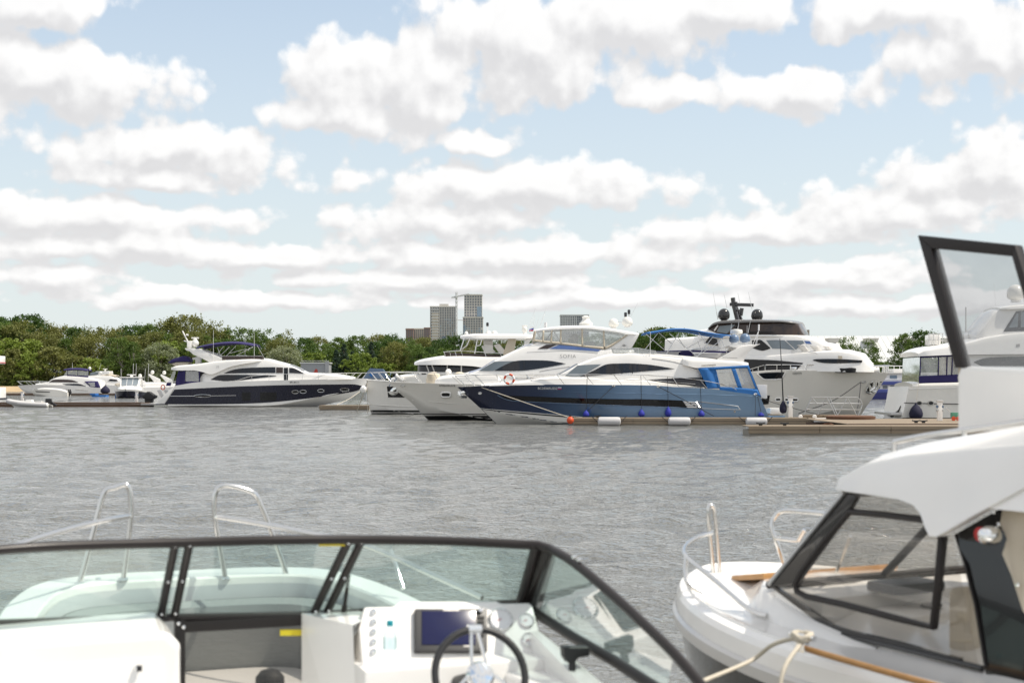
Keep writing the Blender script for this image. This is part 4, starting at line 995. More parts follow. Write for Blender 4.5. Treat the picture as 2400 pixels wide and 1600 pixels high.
    b.pipe('camera_mast', 'paint_white', [(*z(1979, 105), .8), (*z(1977, 180), .8)], .05)
    for dx in (-32, 0, 14): b.pipe('camera_mast_leg', 'paint_white', [(*z(1977, 178), .8), (*z(1977+dx-40, 350), .8+dx*.01)], .016)
    # cockpit canvas
    cs = lambda x, zz: 2.12+.13*np.clip((4.2-np.asarray(zz))/2, 0, 1)
    o = b.strip('cockpit_canvas', 'blue_canvas', ZL(z, [(1352, 890), (1420, 889), (1490, 888)]), ZL(z, [(1232, 640), (1340, 640), (1445, 632)]), lambda x, zz: cs(x, zz)+.04*np.sin(np.asarray(x)*7+np.asarray(zz)*3), .0, 20, 12, solid=.015)
    for lo, hi in (([(1488, 890), (1505, 872)], [(1445, 632), (1452, 655)]), ([(1722, 885), (1775, 885)], [(1640, 640), (1688, 640)]), ([(1940, 905), (1965, 905)], [(1828, 615), (1852, 606)])):
        b.strip('cockpit_canvas', 'blue_canvas', ZL(z, lo), ZL(z, hi), cs, .0, 6, 8, solid=.02)
    b.strip('cockpit_canvas', 'blue_canvas', ZL(z, [(1445, 660), (1640, 648), (1840, 638)]), ZL(z, [(1240, 637), (1560, 622), (1852, 604)]), cs, .004, 14, 3, solid=.02)
    b.strip('cockpit_canvas', 'blue_canvas', ZL(z, [(1495, 908), (1700, 936), (1900, 968), (2004, 990)]), ZL(z, [(1490, 868), (1720, 880), (1860, 890), (1962, 900)]), cs, .0, 18, 4, solid=.02)
    b.strip('cockpit_window', 'vinyl_clear', ZL(z, [(1502, 870), (1724, 882)]), ZL(z, [(1450, 655), (1642, 645)]), cs, -.01, 8); b.strip('cockpit_window', 'vinyl_clear', ZL(z, [(1772, 886), (1942, 892)]), ZL(z, [(1686, 642), (1832, 636)]), cs, -.01, 8)
    for sgn in (0,):
        e0, e1 = b.F.y(z(1852, 606), -2.1), b.F.y(z(2004, 988), -2.1)
        mk('cockpit_canvas', [(e0.x, -2.1, e0.z), (e1.x, -2.2, e1.z), (e1.x, 2.2, e1.z), (e0.x, 2.1, e0.z)], [(0, 1, 2, 3)], M['blue_canvas'], b.root)
    # far side of the enclosure, so light falls through it as through the near one
    e0, e1 = b.F.y(z(1440, 640), 2.1), b.F.y(z(1840, 620), 2.1); f0, f1 = b.F.y(z(1490, 890), 2.1), b.F.y(z(1960, 960), 2.1)
    mk('cockpit_window', [(f0.x, 2.15, f0.z), (f1.x, 2.15, f1.z), (e1.x, 2.1, e1.z), (e0.x, 2.1, e0.z)], [(0, 1, 2, 3)], M['vinyl_clear'], b.root)
    box('cockpit_sofa', (f0.x+.2, -.2, f0.z-.6), (f0.x+2.6, 1.6, f0.z+.25), M['gelcoat_grey'], b.root, .08)
    # rails
    b.rail(ZL(A, [(75, 852), (180, 846), (300, 841), (530, 838), (860, 836), (1200, 834), (1510, 834), (1825, 836), (2145, 842)])+ZL(z, [(555, 724), (920, 748), (1100, 766), (1300, 792), (1500, 832), (1640, 870), (1705, 905)]),
           [(A(x0, y0), A(x1, y1)) for x0, y0, x1, y1 in ((195, 958, 78, 852), (295, 957, 180, 847), (405, 955, 290, 842), (620, 948, 530, 840), (960, 945, 865, 838), (1282, 943, 1200, 836), (1602, 943, 1512, 836), (1912, 946, 1827, 838), (2232, 950, 2147, 844))]+[(z(1003, 874), z(920, 750)), (z(1347, 888), z(1262, 787))], mid=ZL(A, [(130, 905), (620, 895), (1250, 888), (2000, 892)])+ZL(z, [(700, 790), (1000, 820), (1200, 835)]))
    pl0 = b.F.y(z(1960, 1215), -1.9); pl1 = b.F.y(z(2292, 1235), -1.9)
    box('swim_platform', (pl0.x, -2.1, .32), (pl1.x, 2.1, .52), M['blue_hull'], b.root, .06); box('platform_teak', (pl0.x+.1, -2.0, .522), (pl1.x-.1, 2.0, .55), M['dock_wood'], b.root)
    box('stern_locker', (b.F.y(z(2100, 1200), -1).x, -1.4, .56), (b.F.y(z(2245, 1200), -1).x, .8, .95), M['gelcoat'], b.root, .12)
    b.text('registration', 'letter_white', 'BC2036RUS52', A(992, 998), A(1205, 999), 25*.2126, h, .03)
    for k, mm in enumerate(('paint_white', 'paint_blue', 'paint_red')): b.strip('flag_mark', mm, ZL(A, [(1210, 982+k*8), (1251, 982+k*8)]), ZL(A, [(1210, 974+k*8), (1251, 974+k*8)]), h, .03, 3, 2)
    # anchor in the stem
    an = b.pipe('anchor', 'chrome', [(*A(210, 1020), 0), (*A(150, 1030), 0), (*A(125, 1050), 0), (*A(150, 1080), 0)], .11, True); b.pipe('anchor_fluke', 'chrome', [(*A(120, 1020), -.25), (*A(140, 1075), -.3), (*A(200, 1085), 0)], .09, True)
    # things hung on it
    lbz = A(675, 885); c = b.F.y(lbz, -2.0); R_ = 50*.2126/FPX*86
    lb = empty('lifebuoy', b.w(c), 0, 'orange and white lifebuoy on the bow rail of the blue yacht', 'lifebuoy')
    for k in range(8):
        pts = [Vector((R_*math.cos(t), 0, R_*math.sin(t))) for t in np.linspace(k*math.pi/4, (k+1)*math.pi/4, 6)]
        tube('ring_segment', pts, .065, M['orange_plastic' if k % 2 else 'paint_white'], lb, n=8)
    return b
blue = blue_yacht()
# ------------------------------------------------------------------ white yacht SOFIA (bow to the left, behind the blue one)
def sofia_yacht():
    b = Boat('motor_yacht', 'white motor yacht lettered SOFIA with beige flybridge enclosure', 'yacht', Z4(1100, 1335), 2.75, 0, Yc=94.6)
    A, z = Z3, Z4
    b.hull(ZL(z, [(2300, 960), (1800, 955), (900, 950), (300, 946), (0, 942)])+ZL(A, [(900, 932), (600, 922)]), ZL(A, [(378, 916), (500, 1040), (620, 1135), (705, 1222), (780, 1300), (812, 1334)]), 'hull_pearl', pw=2.3, full=.45, cc=(.95, .4), tc=(.25, .4))
    h = b.half
    b.strip('boot_stripe', 'black_paint', ZL(A, [(830, 1345), (1100, 1345), (1600, 1345)]), ZL(A, [(772, 1290), (1100, 1287), (1600, 1285)]), h, .014, 30, 5, mirror=True)
    b.strip('waterline_stripe', 'black_paint', ZL(A, [(748, 1274), (1100, 1276), (1600, 1277)]), ZL(A, [(738, 1265), (1100, 1266), (1600, 1266)]), h, .016, 30, 2, mirror=True)
    b.line('knuckle', 'hull_pearl', ZL(A, [(640, 1118), (900, 1138), (1400, 1180)]), h, .03, .005); b.line('knuckle', 'hull_pearl', ZL(A, [(540, 985), (900, 1015), (1250, 1025)]), h, .02, .003)
    b.oval('porthole', 'black_glass', A(1012, 1057), 52*.2126, 26*.2126, h, rim='gelcoat', rr=.06, sq=3.5, off=.03)
    b.oval('nav_light', 'gelcoat', A(537, 957), 22*.2126, 10*.2126, h, rim='steel', sq=3)
    b.strip('gunwale', 'gelcoat_warm', ZL(A, [(385, 925), (700, 938), (1140, 950), (1500, 958)]), ZL(A, [(378, 915), (700, 926), (1140, 938), (1500, 946)]), lambda x, zz: h(x, np.minimum(zz, b.zs(x)-.02)), .03, 30, 2, mirror=True)
    b.text('registration', 'letter_black', 'AM0643RUS78', A(937, 968), A(1113, 969), 22*.2126, h, .03)
    s0 = b.house('coachroof', 'gelcoat', ZL(A, [(780, 925), (1100, 940), (2000, 955), (2300, 960)])+ZL(z, [(1800, 960)]), ZL(A, [(780, 905), (900, 880), (1000, 862), (1150, 845), (1300, 830), (1800, 840)])+ZL(z, [(1150, 868), (1800, 880)]), 2.35, .2, nose=5, nmin=.15)
    s1 = b.house('deckhouse', 'gelcoat', ZL(z, [(190, 850), (800, 870), (1500, 880), (2100, 890)]), ZL(z, [(190, 832), (330, 792), (510, 689), (700, 599), (880, 516), (1050, 490), (1250, 506), (1480, 532), (1700, 556), (1780, 550), (1900, 560), (2060, 570)]), 2.3, .13, nose=3.6, nmin=.45)
    b.strip('side_window', 'dark_glass', ZL(z, [(505, 795), (800, 793), (1000, 770), (1200, 735), (1298, 716)]), ZL(z, [(512, 792), (620, 732), (740, 686), (900, 677), (1100, 681), (1200, 695), (1298, 714)]), s1, .02, 34)
    b.strip('window_mullion', 'black_paint', ZL(z, [(835, 790), (842, 789)]), ZL(z, [(835, 680), (842, 680)]), s1, .026, 3)
    b.strip('windscreen', 'grey_glass', ZL(z, [(335, 795), (420, 797), (495, 796)]), ZL(z, [(512, 692), (620, 688), (738, 686)]), s1, .02, 16)
    b.roofpatch('windscreen', 'blue_glass', s1, b.F.y(z(225, 820), -1.6).x, b.F.y(z(510, 692), -1.6).x, -.95, .95)
    b.roofpatch('flybridge_window', 'blue_glass', s1, b.F.y(z(760, 575), -1.6).x, b.F.y(z(940, 505), -1.6).x, -.9, .9)
    b.strip('flybridge_window', 'blue_glass', ZL(z, [(1112, 552), (1260, 556), (1410, 563), (1655, 580)]), ZL(z, [(1225, 508), (1350, 519), (1480, 534), (1690, 560)]), s1, .02, 14)
    b.strip('flybridge_window', 'brown_glass', ZL(z, [(985, 552), (1098, 552)]), ZL(z, [(1085, 505), (1205, 503)]), s1, .02, 8)
    b.line('groove', 'letter_grey', ZL(z, [(1010, 800), (1150, 775), (1350, 748), (1420, 745)]), s1, .02, .0); b.line('groove', 'letter_grey', ZL(z, [(870, 590), (1300, 575), (1650, 600)]), s1, .012, .0)
    b.text('yacht_name', 'letter_grey', 'SOFIA', z(1235, 652), z(1410, 652), 38*.2126, s1, .03, serif=True)
    b.strip('deck_vent', 'black_glass', ZL(z, [(860, 880), (1150, 862)]), ZL(z, [(880, 868), (1150, 846)]), s0, .03, 6)
    # hardtop and vinyl enclosure
    s2 = b.house('hardtop', 'gelcoat', ZL(z, [(950, 358), (1130, 346), (1300, 335), (1500, 331), (1720, 352), (1900, 378), (1980, 396), (2110, 392)]), ZL(z, [(950, 350), (1100, 325), (1300, 306), (1500, 303), (1720, 321), (1900, 351), (2110, 386)]), 2.1, .1, nose=1.6, nmin=.6)
    b.fin('hardtop_leg', 'gelcoat', ZL(z, [(1982, 394), (2110, 390), (2085, 440), (2030, 535), (1900, 560), (1735, 558), (1880, 470)]), -2.0, .25, .05)
    es = lambda x, zz: 2.02+0*np.asarray(x)
    P_ = [(942, 470, 962, 357), (1045, 483, 1052, 351), (1135, 491, 1145, 346), (1240, 501, 1243, 339), (1480, 531, 1478, 332), (1722, 556, 1715, 352)]
    for i in range(5):
        a, c = P_[i], P_[i+1]
        b.strip('vinyl_window', 'vinyl_clear', ZL(z, [(a[0], a[1]-12), (c[0], c[1]-12)]), ZL(z, [(a[2], a[3]), (c[2], c[3])]), es, 0, 8)
        b.strip('enclosure_hem', 'beige_vinyl', ZL(z, [(a[0], a[1]), (c[0], c[1])]), ZL(z, [(a[0], a[1]-20), (c[0], c[1]-24)]), es, .01, 6, 3, solid=.02)
    b.strip('vinyl_window', 'vinyl_clear', ZL(z, [(1730, 550), (1975, 398)]), ZL(z, [(1722, 352), (1972, 395)]), es, 0, 8)
    for (x0, y0, x1, y1) in P_: b.strip('enclosure_frame', 'beige_vinyl', ZL(z, [(x0-9, y0), (x0+10, y0)]), ZL(z, [(x1-9, y1), (x1+10, y1)]), es, .015, 3, 6, solid=.02)
    b.strip('enclosure_frame', 'beige_vinyl', ZL(z, [(1728, 558), (1800, 528), (1985, 402)]), ZL(z, [(1720, 532), (1790, 506), (1975, 390)]), es, .015, 10, 3, solid=.02)
    fx0, fx1 = b.F.y(z(942, 470), -2).x, b.F.y(z(962, 357), -2).x; fz0, fz1 = b.F.y(z(942, 470), -2).z, b.F.y(z(962, 357), -2).z
    mk('vinyl_window', [(fx0, -2, fz0), (fx0, 2, fz0), (fx1, 2, fz1), (fx1, -2, fz1)], [(0, 1, 2, 3)], M['vinyl_clear'], b.root)
    for yy in (-2, -1, 0, 1, 2): tube('enclosure_frame', [(fx0, yy, fz0), (fx1, yy, fz1)], .07, M['beige_vinyl'], b.root)
    gx0, gx1 = b.F.y(z(942, 470), 2).x, b.F.y(z(1900, 500), 2).x
    mk('vinyl_window', [(gx0, 2.02, fz0), (gx1, 2.02, fz0-1), (gx1, 2.02, fz1), (gx0+.3, 2.02, fz1)], [(0, 1, 2, 3)], M['vinyl_clear'], b.root)
    b.pipe('frame_brace', 'steel', [(*z(985, 375), -1.6), (*z(1035, 462), -1.6)], .04); b.pipe('frame_brace', 'black_paint', [(*z(1075, 460), -1.2), (*z(1135, 380), -1.2)], .03); b.pipe('frame_brace', 'steel', [(*z(1170, 365), -1.6), (*z(1235, 470), -1.6)], .04)
    box('helm_console', tuple(b.F.y(z(1500, 525), -.6)), tuple(Vector(b.F.y(z(1620, 470), -.6))+Vector((0, 1.6, 0))), M['gelcoat_grey'], b.root, .1)
    b.dome(z(1390, 430), 50*.2126, .9, hf=1.6); b.dome(z(1977, 255), 58*.2126, -.6, hf=1.25); b.dome(z(1825, 270), 55*.2126, .8, hf=1.2)
    lathe('radar_dome', [(.25, -.3), (.44, -.2), (.46, 0), (.3, .12), (.22, .3), (.28, .42), (.1, .5)], M['dome_white'], b.root, b.F.y(z(1520, 270), 0))
    for x, y in ((1957, 190), (1995, 160)): lathe('mast_light', [(.09, 0), (.1, .25), (.07, .3)], M['dome_black'], b.root, b.F.y(z(x, y+10), -.3)); b.pipe('mast', 'steel', [(*z(x, y+8), -.3), (*z(x+2, y+70), -.3)], .04)
    b.pipe('instrument_arm', 'steel', [(*z(1865, 258), 0), (*z(1925, 262), 0)], .025)
    b.antenna(z(2010, 200), z(2095, 45), 0, .012); b.antenna(z(1005, 330), z(1095, 92), .5, .01); b.antenna(z(900, 400), z(965, 95), .5, .01)
    b.oval('speaker', 'letter_grey', z(1940, 518), 22*.21, 16*.21, lambda x, zz: 2.27+0*x, rim='steel', rr=.03)
    for (x, y) in ((2083, 405), (2035, 455)): box('camera_box', tuple(b.F.y(z(x-14, y+12), -1.9)), tuple(Vector(b.F.y(z(x+14, y-12), -1.9))+Vector((0, .3, 0))), M['dome_black'], b.root, .02)
    b.rail(ZL(A, [(395, 818), (560, 812), (700, 812), (1000, 822), (1250, 832), (1500, 838), (1800, 842), (2100, 845)]), [(A(x, y), A(x2, y2)) for x, y, x2, y2 in ((555, 905, 480, 835), (720, 912, 640, 815), (930, 912, 880, 820), (1170, 938, 1050, 825), (1335, 945, 1230, 832), (1450, 950, 1330, 835), (1655, 955, 1560, 838), (2000, 958, 1900, 843))])
    for xx, rr in ((875, 48), (1162, 55)):
        p = b.F.y(A(xx, 865), -.8); o = lathe('deck_hatch_cover', [(.1, -.7), (.5, -.68), (.56, -.2), (.45, .2), (.2, .34), (.02, .36)], M['beige_vinyl'], b.root, p, 14); o.scale = (.9, .9, 1)
    b.pipe('anchor', 'chrome', [(*A(400, 1040), 0), (*A(430, 1000), 0), (*A(480, 980), 0), (*A(500, 1030), 0)], .1, True); b.pipe('anchor_fluke', 'chrome', [(*A(390, 1030), -.2), (*A(440, 1050), -.3), (*A(495, 1010), 0)], .1, True)
    lf = lathe('searchlight', [(.05, 0), (.18, .05), (.2, .3), (.1, .42), (.02, .44)], M['gelcoat'], b.root, b.F.y(A(1040, 845), 0), 12)
    return b
sofia = sofia_yacht()

# ------------------------------------------------------------------ white trawler yacht with plumb bow
def trawler_yacht():
    b = Boat('trawler_yacht', 'white trawler yacht with plumb bow, black hull window and long flybridge hardtop', 'yacht', Z3(700, 1275), 3.0, 0, Yc=113)
    A = Z3
    b.hull(ZL(A, [(3300, 960), (2500, 950), (1500, 935), (900, 925), (500, 915), (300, 908)]), ZL(A, [(134, 902), (142, 960), (150, 1060), (163, 1180), (180, 1240), (192, 1282)]), 'gelcoat_warm', pw=2.6, full=.5, cc=(.95, .62), tc=(.25, .3), depth=1.0)
    h = b.half
    for y0, y1 in ((1282, 1258), (1248, 1226)): b.strip('waterline_stripe', 'black_paint', ZL(A, [(194 if y0 > 1260 else 184, y0), (700, y0+2), (1600, y0+4)]), ZL(A, [(190 if y0 > 1260 else 180, y1), (700, y1+2), (1600, y1+4)]), h, .016, 30, 3, mirror=True)
    b.strip('hull_window', 'black_glass', ZL(A, [(375, 1086), (560, 1088)]), ZL(A, [(362, 966), (560, 968)]), h, .02, 8)
    b.line('window_frame', 'gelcoat', ZL(A, [(372, 1027), (560, 1030)]), h, .03, .03)
    b.line('knuckle', 'gelcoat_warm', ZL(A, [(165, 1163), (400, 1180), (800, 1195)]), h, .05, .01); b.line('bow_fairlead', 'gelcoat', ZL(A, [(140, 895), (300, 905), (420, 912)]), lambda x, zz: h(x, np.minimum(zz, b.zs(x)-.05)), .06, .0)
    s0 = b.house('foredeck_house', 'gelcoat_warm', ZL(A, [(380, 915), (1000, 930), (1700, 940)]), ZL(A, [(380, 893), (500, 855), (700, 838), (1000, 832), (1700, 832)]), 2.3, .05, nose=3, nmin=.4)
    s1 = b.house('saloon', 'dark_glass', ZL(A, [(700, 840), (1700, 845)]), ZL(A, [(690, 722), (1000, 730), (1700, 745)]), 2.35, .03, nose=2.2, nmin=.5)
    for x0, x1 in ((790, 848), (850, 905), (1020, 1024), (1175, 1190)):
        b.strip('window_mullion', 'gelcoat_grey' if x0 != 1175 else 'gelcoat', ZL(A, [(x0+(30 if x0 < 900 else 0), 812), (x0+14+(30 if x0 < 900 else 0), 812)]), ZL(A, [(x0, 728), (x0+14, 728)]), s1, .03, 3)
    b.strip('saloon_sill', 'gelcoat', ZL(A, [(720, 845), (1600, 850)]), ZL(A, [(715, 812), (1600, 815)]), s1, .04, 8, 3, solid=.03)
    s2 = b.house('upper_deck', 'gelcoat', ZL(A, [(645, 727), (1000, 730), (1100, 732), (1300, 742), (1420, 756), (1700, 765)]), ZL(A, [(645, 713), (700, 690), (850, 660), (1000, 641), (1200, 636), (1500, 645), (1700, 645)]), 2.75, .25, nose=2.6, nmin=.35)
    b.strip('flybridge_screen', 'brown_glass', ZL(A, [(1000, 640), (1200, 637), (1620, 648)]), ZL(A, [(988, 590), (1200, 600), (1620, 615)]), lambda x, zz: 2.0+0*x, 0, 8, solid=.02)
    b.pipe('flybridge_rail', 'steel', [(*A(985, 588), -2.1), (*A(1150, 574), -2.1), (*A(1440, 590), -2.1), (*A(1640, 604), -2.1)], .03, True)
    for x in (1000, 1060, 1120, 1190, 1445, 1615): b.pipe('rail_post', 'steel', [(*A(x+10, 640), -2.1), (*A(x-8, 584), -2.1)], .022)
    s3 = b.house('hardtop', 'gelcoat', ZL(A, [(1163, 430), (1400, 440), (1890, 440), (1975, 430)]), ZL(A, [(1163, 412), (1230, 402), (1350, 393), (1900, 398), (1975, 406)]), 2.3, .2, nose=1.6, nmin=.5)
    for y in (-1.9, 1.9):
        for p, q in (((1170, 572), (1216, 434)), ((1185, 560), (1240, 520)), ((1240, 520), (1280, 436)), ((1330, 605), (1362, 430)), ((1345, 520), (1390, 512)), ((1390, 512), (1412, 436))): b.pipe('hardtop_strut', 'steel', [(*A(*p), y), (*A(*q), y)], .05)
    b.fin('hardtop_leg', 'beige_vinyl', ZL(A, [(1700, 440), (1788, 440), (1758, 600), (1640, 612)]), -2.0, .3, .04); b.fin('hardtop_leg', 'gelcoat', ZL(A, [(1890, 440), (1968, 428), (1900, 520), (1860, 545)]), -2.0, .3, .04)
    box('helm_console', tuple(b.F.y(A(1430, 600), -1.0)), tuple(Vector(b.F.y(A(1530, 505), -1.0))+Vector((0, 1.8, 0))), M['gelcoat'], b.root, .1)
    b.fin('helm_seat', 'gelcoat', ZL(A, [(1400, 520), (1480, 505), (1560, 585), (1440, 600)]), -.8, .7, .05, mirror=False); b.fin('helm_seat', 'gelcoat', ZL(A, [(1535, 510), (1600, 495), (1665, 570), (1640, 605), (1600, 600)]), -.8, .7, .05, mirror=False)
    box('helm_screen', tuple(b.F.y(A(1425, 510), -.4)), tuple(Vector(b.F.y(A(1530, 455), -.4))+Vector((0, .9, 0))), M['gelcoat'], b.root, .1)
    b.dome(A(1480, 385), 34*.21, .5); b.dome(A(1545, 385), 36*.21, -.3); b.dome(A(1235, 382), 22*.21, -.5)
    b.radar(A(1880, 305), 60*.21); b.pipe('mast', 'gelcoat', [(*A(1880, 320), 0), (*A(1880, 400), 0)], .14)
    b.pipe('mast', 'paint_white', [(*A(1470, 300), 0), (*A(1470, 390), 0)], .04); lathe('mast_light', [(.1, 0), (.11, .25), (.05, .3)], M['dome_black'], b.root, b.F.y(A(1470, 302), 0), 10)
    b.pipe('mast', 'paint_white', [(*A(2110, 260), 0), (*A(2110, 330), 0)], .12)
    for p, q in (((1930, 300), (2000, 100)), ((1975, 300), (1995, 170)), ((2000, 330), (2045, 180)), ((2040, 330), (2120, 90)), ((1965, 395), (2000, 260))): b.antenna(A(*p), A(*q), 0, .014)
    fl = empty('flag', b.w(b.F.y(A(1960, 390), 0)), 0, 'small white blue and red flag above the trawler hardtop', 'flag')
    q0 = b.F.y(A(1960, 390), 0)
    for k, mm in enumerate(('paint_white', 'paint_blue', 'paint_red')):
        pts = [b.F.y(A(*p), 0)-q0 for p in ((1985, 305+k*17), (1935, 318+k*14), (1928, 332+k*14), (1980, 322+k*17))]
        prism('stripe', [(p.x, .02*math.sin(p.x*9), p.z) for p in pts], (0, .02, 0), M[mm], fl)
    b.rail(ZL(A, [(150, 815), (400, 805), (700, 805), (1100, 812), (1500, 822)]), [(A(x, 905+x*.02), A(x-20 if x > 500 else x-75, 808)) for x in (255, 330, 405, 700, 920, 1100, 1300)])
    for xx in (395, 455):
        p = b.F.y(A(xx, 822), -2.3); o = tube('mooring_line', [p+Vector((.07*math.sin(k*.9), .06*math.cos(k*.9), -k*.05)) for k in range(22)], .03, M['dome_blue'], b.root, n=5)
    return b
trawler = trawler_yacht()
tp = trawler
for k, (x, y, x2, y2) in enumerate(((470, 850, 560, 905),)):
    p = tp.w(tp.F.y(Z3(545, 905), -2.2)); f = fender('fender', 'gelcoat', 'cyl', p, .95, .17, 'white cylinder fender with black end lying on the trawler bow deck', 'fenders on decks', rot=(0, R(-55), 0))
    lathe('end_cap', [(.175, 0), (.18, .15), (.12, .2)], M['black_rubber'], f, (0, 0, .78), 14)
p = tp.w(tp.F.y(Z3(100, 1000), -1)); 
bf = lathe('bow_fender', [(.02, -.3), (.17, -.25), (.27, -.05), (.25, .12), (.1, .28), (.02, .3)], M['gelcoat'], None, tp.w(tp.F.y(Z3(105, 995), -.4)), 16); tag(bf, 'white round fender hung in front of the trawler bow', 'fender')

# ------------------------------------------------------------------ largest white yacht (bow to the right, towards us)
def big_yacht():
    bow = onwater(2013, 980); yaw = R(-20)
    ax = Vector((math.cos(yaw), math.sin(yaw), 0)); o = bow-ax*13
    u0 = CU+o.x/o.y*FPX
    b = Boat('superyacht', 'largest white yacht with black domes, pearl hull and number 10207779', 'yacht', (u0, 979), 3.2, yaw, Yc=o.y)
    z = Z6
    b.hull(ZL(z, [(-300, 905), (300, 880), (750, 868), (1100, 851), (1500, 852), (1800, 860), (2050, 870)]), ZL(z, [(2192, 874), (2105, 1000), (2025, 1125), (1945, 1235), (1870, 1345)]), 'hull_pearl', pw=2.2, full=.5, cc=(.96, .30), tc=(.22, .32), depth=1.1, g=1.2)
    h = b.half
    hs = lambda x, zz: h(x, np.minimum(zz, b.zs(x)-.02))
    b.strip('hull_window', 'black_glass', ZL(z, [(800, 892), (850, 936), (950, 938), (1050, 932)]), ZL(z, [(796, 886), (880, 875), (980, 871), (1083, 869)]), h, .03, 16)
    b.line('window_frame', 'gelcoat', ZL(z, [(790, 884), (850, 938), (880, 946), (1000, 945), (1055, 938), (1088, 868)]), h, .05, .02, smooth=False)
    b.strip('hull_window', 'black_glass', ZL(z, [(800, 1215), (910, 1205)]), ZL(z, [(830, 1110), (925, 1115)]), h, .03, 6)
    for x, y, rx in ((1012, 1158, 30), (1102, 1160, 20), (1192, 1161, 32)): b.oval('porthole', 'black_glass', z(x, y), rx*.221, 16*.221, h, rim='gelcoat', rr=.05, sq=3, off=.03)
    b.text('registration', 'letter_black', '10207779', z(1168, 893), z(1262, 895), 24*.221, h, .03)
    b.oval('anchor_pocket', 'black_glass', z(2010, 1025), 56*.221, 62*.221, h, rim='chrome', rr=.09, sq=2.6, off=.04, skew=-6)
    b.pipe('anchor', 'chrome', [(*z(2040, 970), -1.1), (*z(2030, 1030), -1.0), (*z(1995, 1060), -1.2), (*z(2040, 1080), -.8)], .13, True); b.pipe('anchor', 'chrome', [(*z(1975, 1010), -1.35), (*z(2010, 1075), -1.1)], .1)
    b.oval('fairlead', 'gelcoat', z(1915, 972), 22*.221, 9*.221, h, rim='steel', rr=.05, sq=3); b.oval('nav_light', 'dome_black', z(2102, 972), 12*.2, 6*.2, h, rim=None)
    # superstructure
    s1 = b.house('deckhouse', 'gelcoat', ZL(z, [(-250, 880), (600, 870), (1100, 862), (2000, 866)]), ZL(z, [(-250, 700), (500, 700), (900, 690), (1250, 660), (1660, 642), (1850, 676), (1900, 692), (1930, 755), (1985, 772), (2000, 835)]), 2.7, .12, nose=3.6, nmin=.5, npow=2.4)
    b.strip('side_window', 'black_glass', ZL(z, [(720, 862), (900, 848), (1100, 842), (1215, 838)]), ZL(z, [(640, 730), (800, 735), (1000, 744), (1280, 770)]), s1, .03, 24)
    b.strip('side_window', 'black_glass', ZL(z, [(1385, 746), (1480, 768), (1640, 774), (1900, 768)]), ZL(z, [(1375, 742), (1420, 730), (1640, 728), (1905, 742)]), s1, .04, 20)
    b.strip('deck_light', 'beige_vinyl', ZL(z, [(1652, 726), (1692, 726)]), ZL(z, [(1648, 694), (1692, 696)]), s1, .06, 4)
    s2 = b.house('wheelhouse', 'gelcoat', ZL(z, [(-200, 720), (700, 715), (1100, 690), (1300, 668), (1640, 648)]), ZL(z, [(-200, 520), (300, 490), (700, 474), (900, 472), (1100, 474), (1250, 484), (1310, 502), (1430, 532), (1470, 562), (1590, 580), (1640, 635)]), 2.5, .16, nose=3.6, nmin=.45)
    b.strip('wheelhouse_window', 'black_glass', ZL(z, [(742, 612), (800, 632), (855, 640), (930, 618)]), ZL(z, [(735, 530), (800, 528), (835, 530), (925, 605)]), s2, .03, 14)
    b.strip('windscreen', 'grey_glass', ZL(z, [(950, 618), (1050, 620), (1190, 634)]), ZL(z, [(885, 530), (990, 527), (1080, 530)]), s2, .03, 10)
    b.strip('windscreen', 'grey_glass', ZL(z, [(1200, 630), (1260, 575), (1290, 560)]), ZL(z, [(1095, 532), (1180, 532), (1275, 534)]), s2, .035, 10)
    b.strip('windscreen', 'blue_glass', ZL(z, [(1310, 568), (1370, 570)]), ZL(z, [(1285, 536), (1345, 538)]), s2, .035, 6)
    b.pipe('wiper', 'black_paint', [(*z(1085, 548), -2.25), (*z(1170, 630), -2.3)], .04); b.pipe('wiper', 'gelcoat', [(*z(1060, 618), -2.35), (*z(1110, 570), -2.3)], .05)
    for k in range(3):
        for j in range(5): b.strip('vent_slat', 'gelcoat_grey', ZL(z, [(1215+k*140+j*12, 590+k*6+j*14), (1300+k*140+j*12, 592+k*6+j*14)]), ZL(z, [(1212+k*140+j*12, 582+k*6+j*14), (1297+k*140+j*12, 584+k*6+j*14)]), s2, .05, 4, 2, solid=.03)
    b.line('hand_rail', 'steel', ZL(z, [(1140, 648), (1300, 652), (1420, 662), (1424, 678)]), s1, .025, .08, smooth=False)
    # dark flybridge hardtop with glass round
    mat('hardtop_grey', (.16, .155, .15), .25, coat=.4)
    s3 = b.house('flybridge_coaming', 'gelcoat', ZL(z, [(150, 520), (700, 490), (1260, 490)]), ZL(z, [(150, 430), (250, 418), (340, 440), (450, 470), (700, 470), (1260, 478)]), 2.45, .1, nose=2.5, nmin=.5)
    s4 = b.house('flybridge_glass', 'brown_glass', ZL(z, [(262, 455), (520, 462), (800, 462), (1265, 478)]), ZL(z, [(262, 410), (330, 362), (400, 345), (700, 338), (1000, 335), (1200, 350), (1235, 420), (1265, 470)]), 2.4, .12, nose=3.0, nmin=.5)
    s5 = b.house('hardtop', 'hardtop_grey', ZL(z, [(262, 408), (330, 368), (400, 352), (700, 342), (1000, 336), (1205, 352)]), ZL(z, [(262, 400), (330, 345), (400, 328), (600, 317), (1000, 320), (1180, 338), (1205, 348)]), 2.6, .1, nose=3.0, nmin=.55)
    for p, q in (((335, 430), (375, 372)), ((540, 455), (590, 345)), ((700, 455), (718, 340))): b.line('glass_post', 'gelcoat' if p[0] < 400 else 'black_paint', ZL(z, [p, q]), s4, .06, .02)
    b.strip('flybridge_window', 'grey_glass', ZL(z, [(360, 440), (470, 460)]), ZL(z, [(392, 380), (560, 362)]), s4, .02, 6)
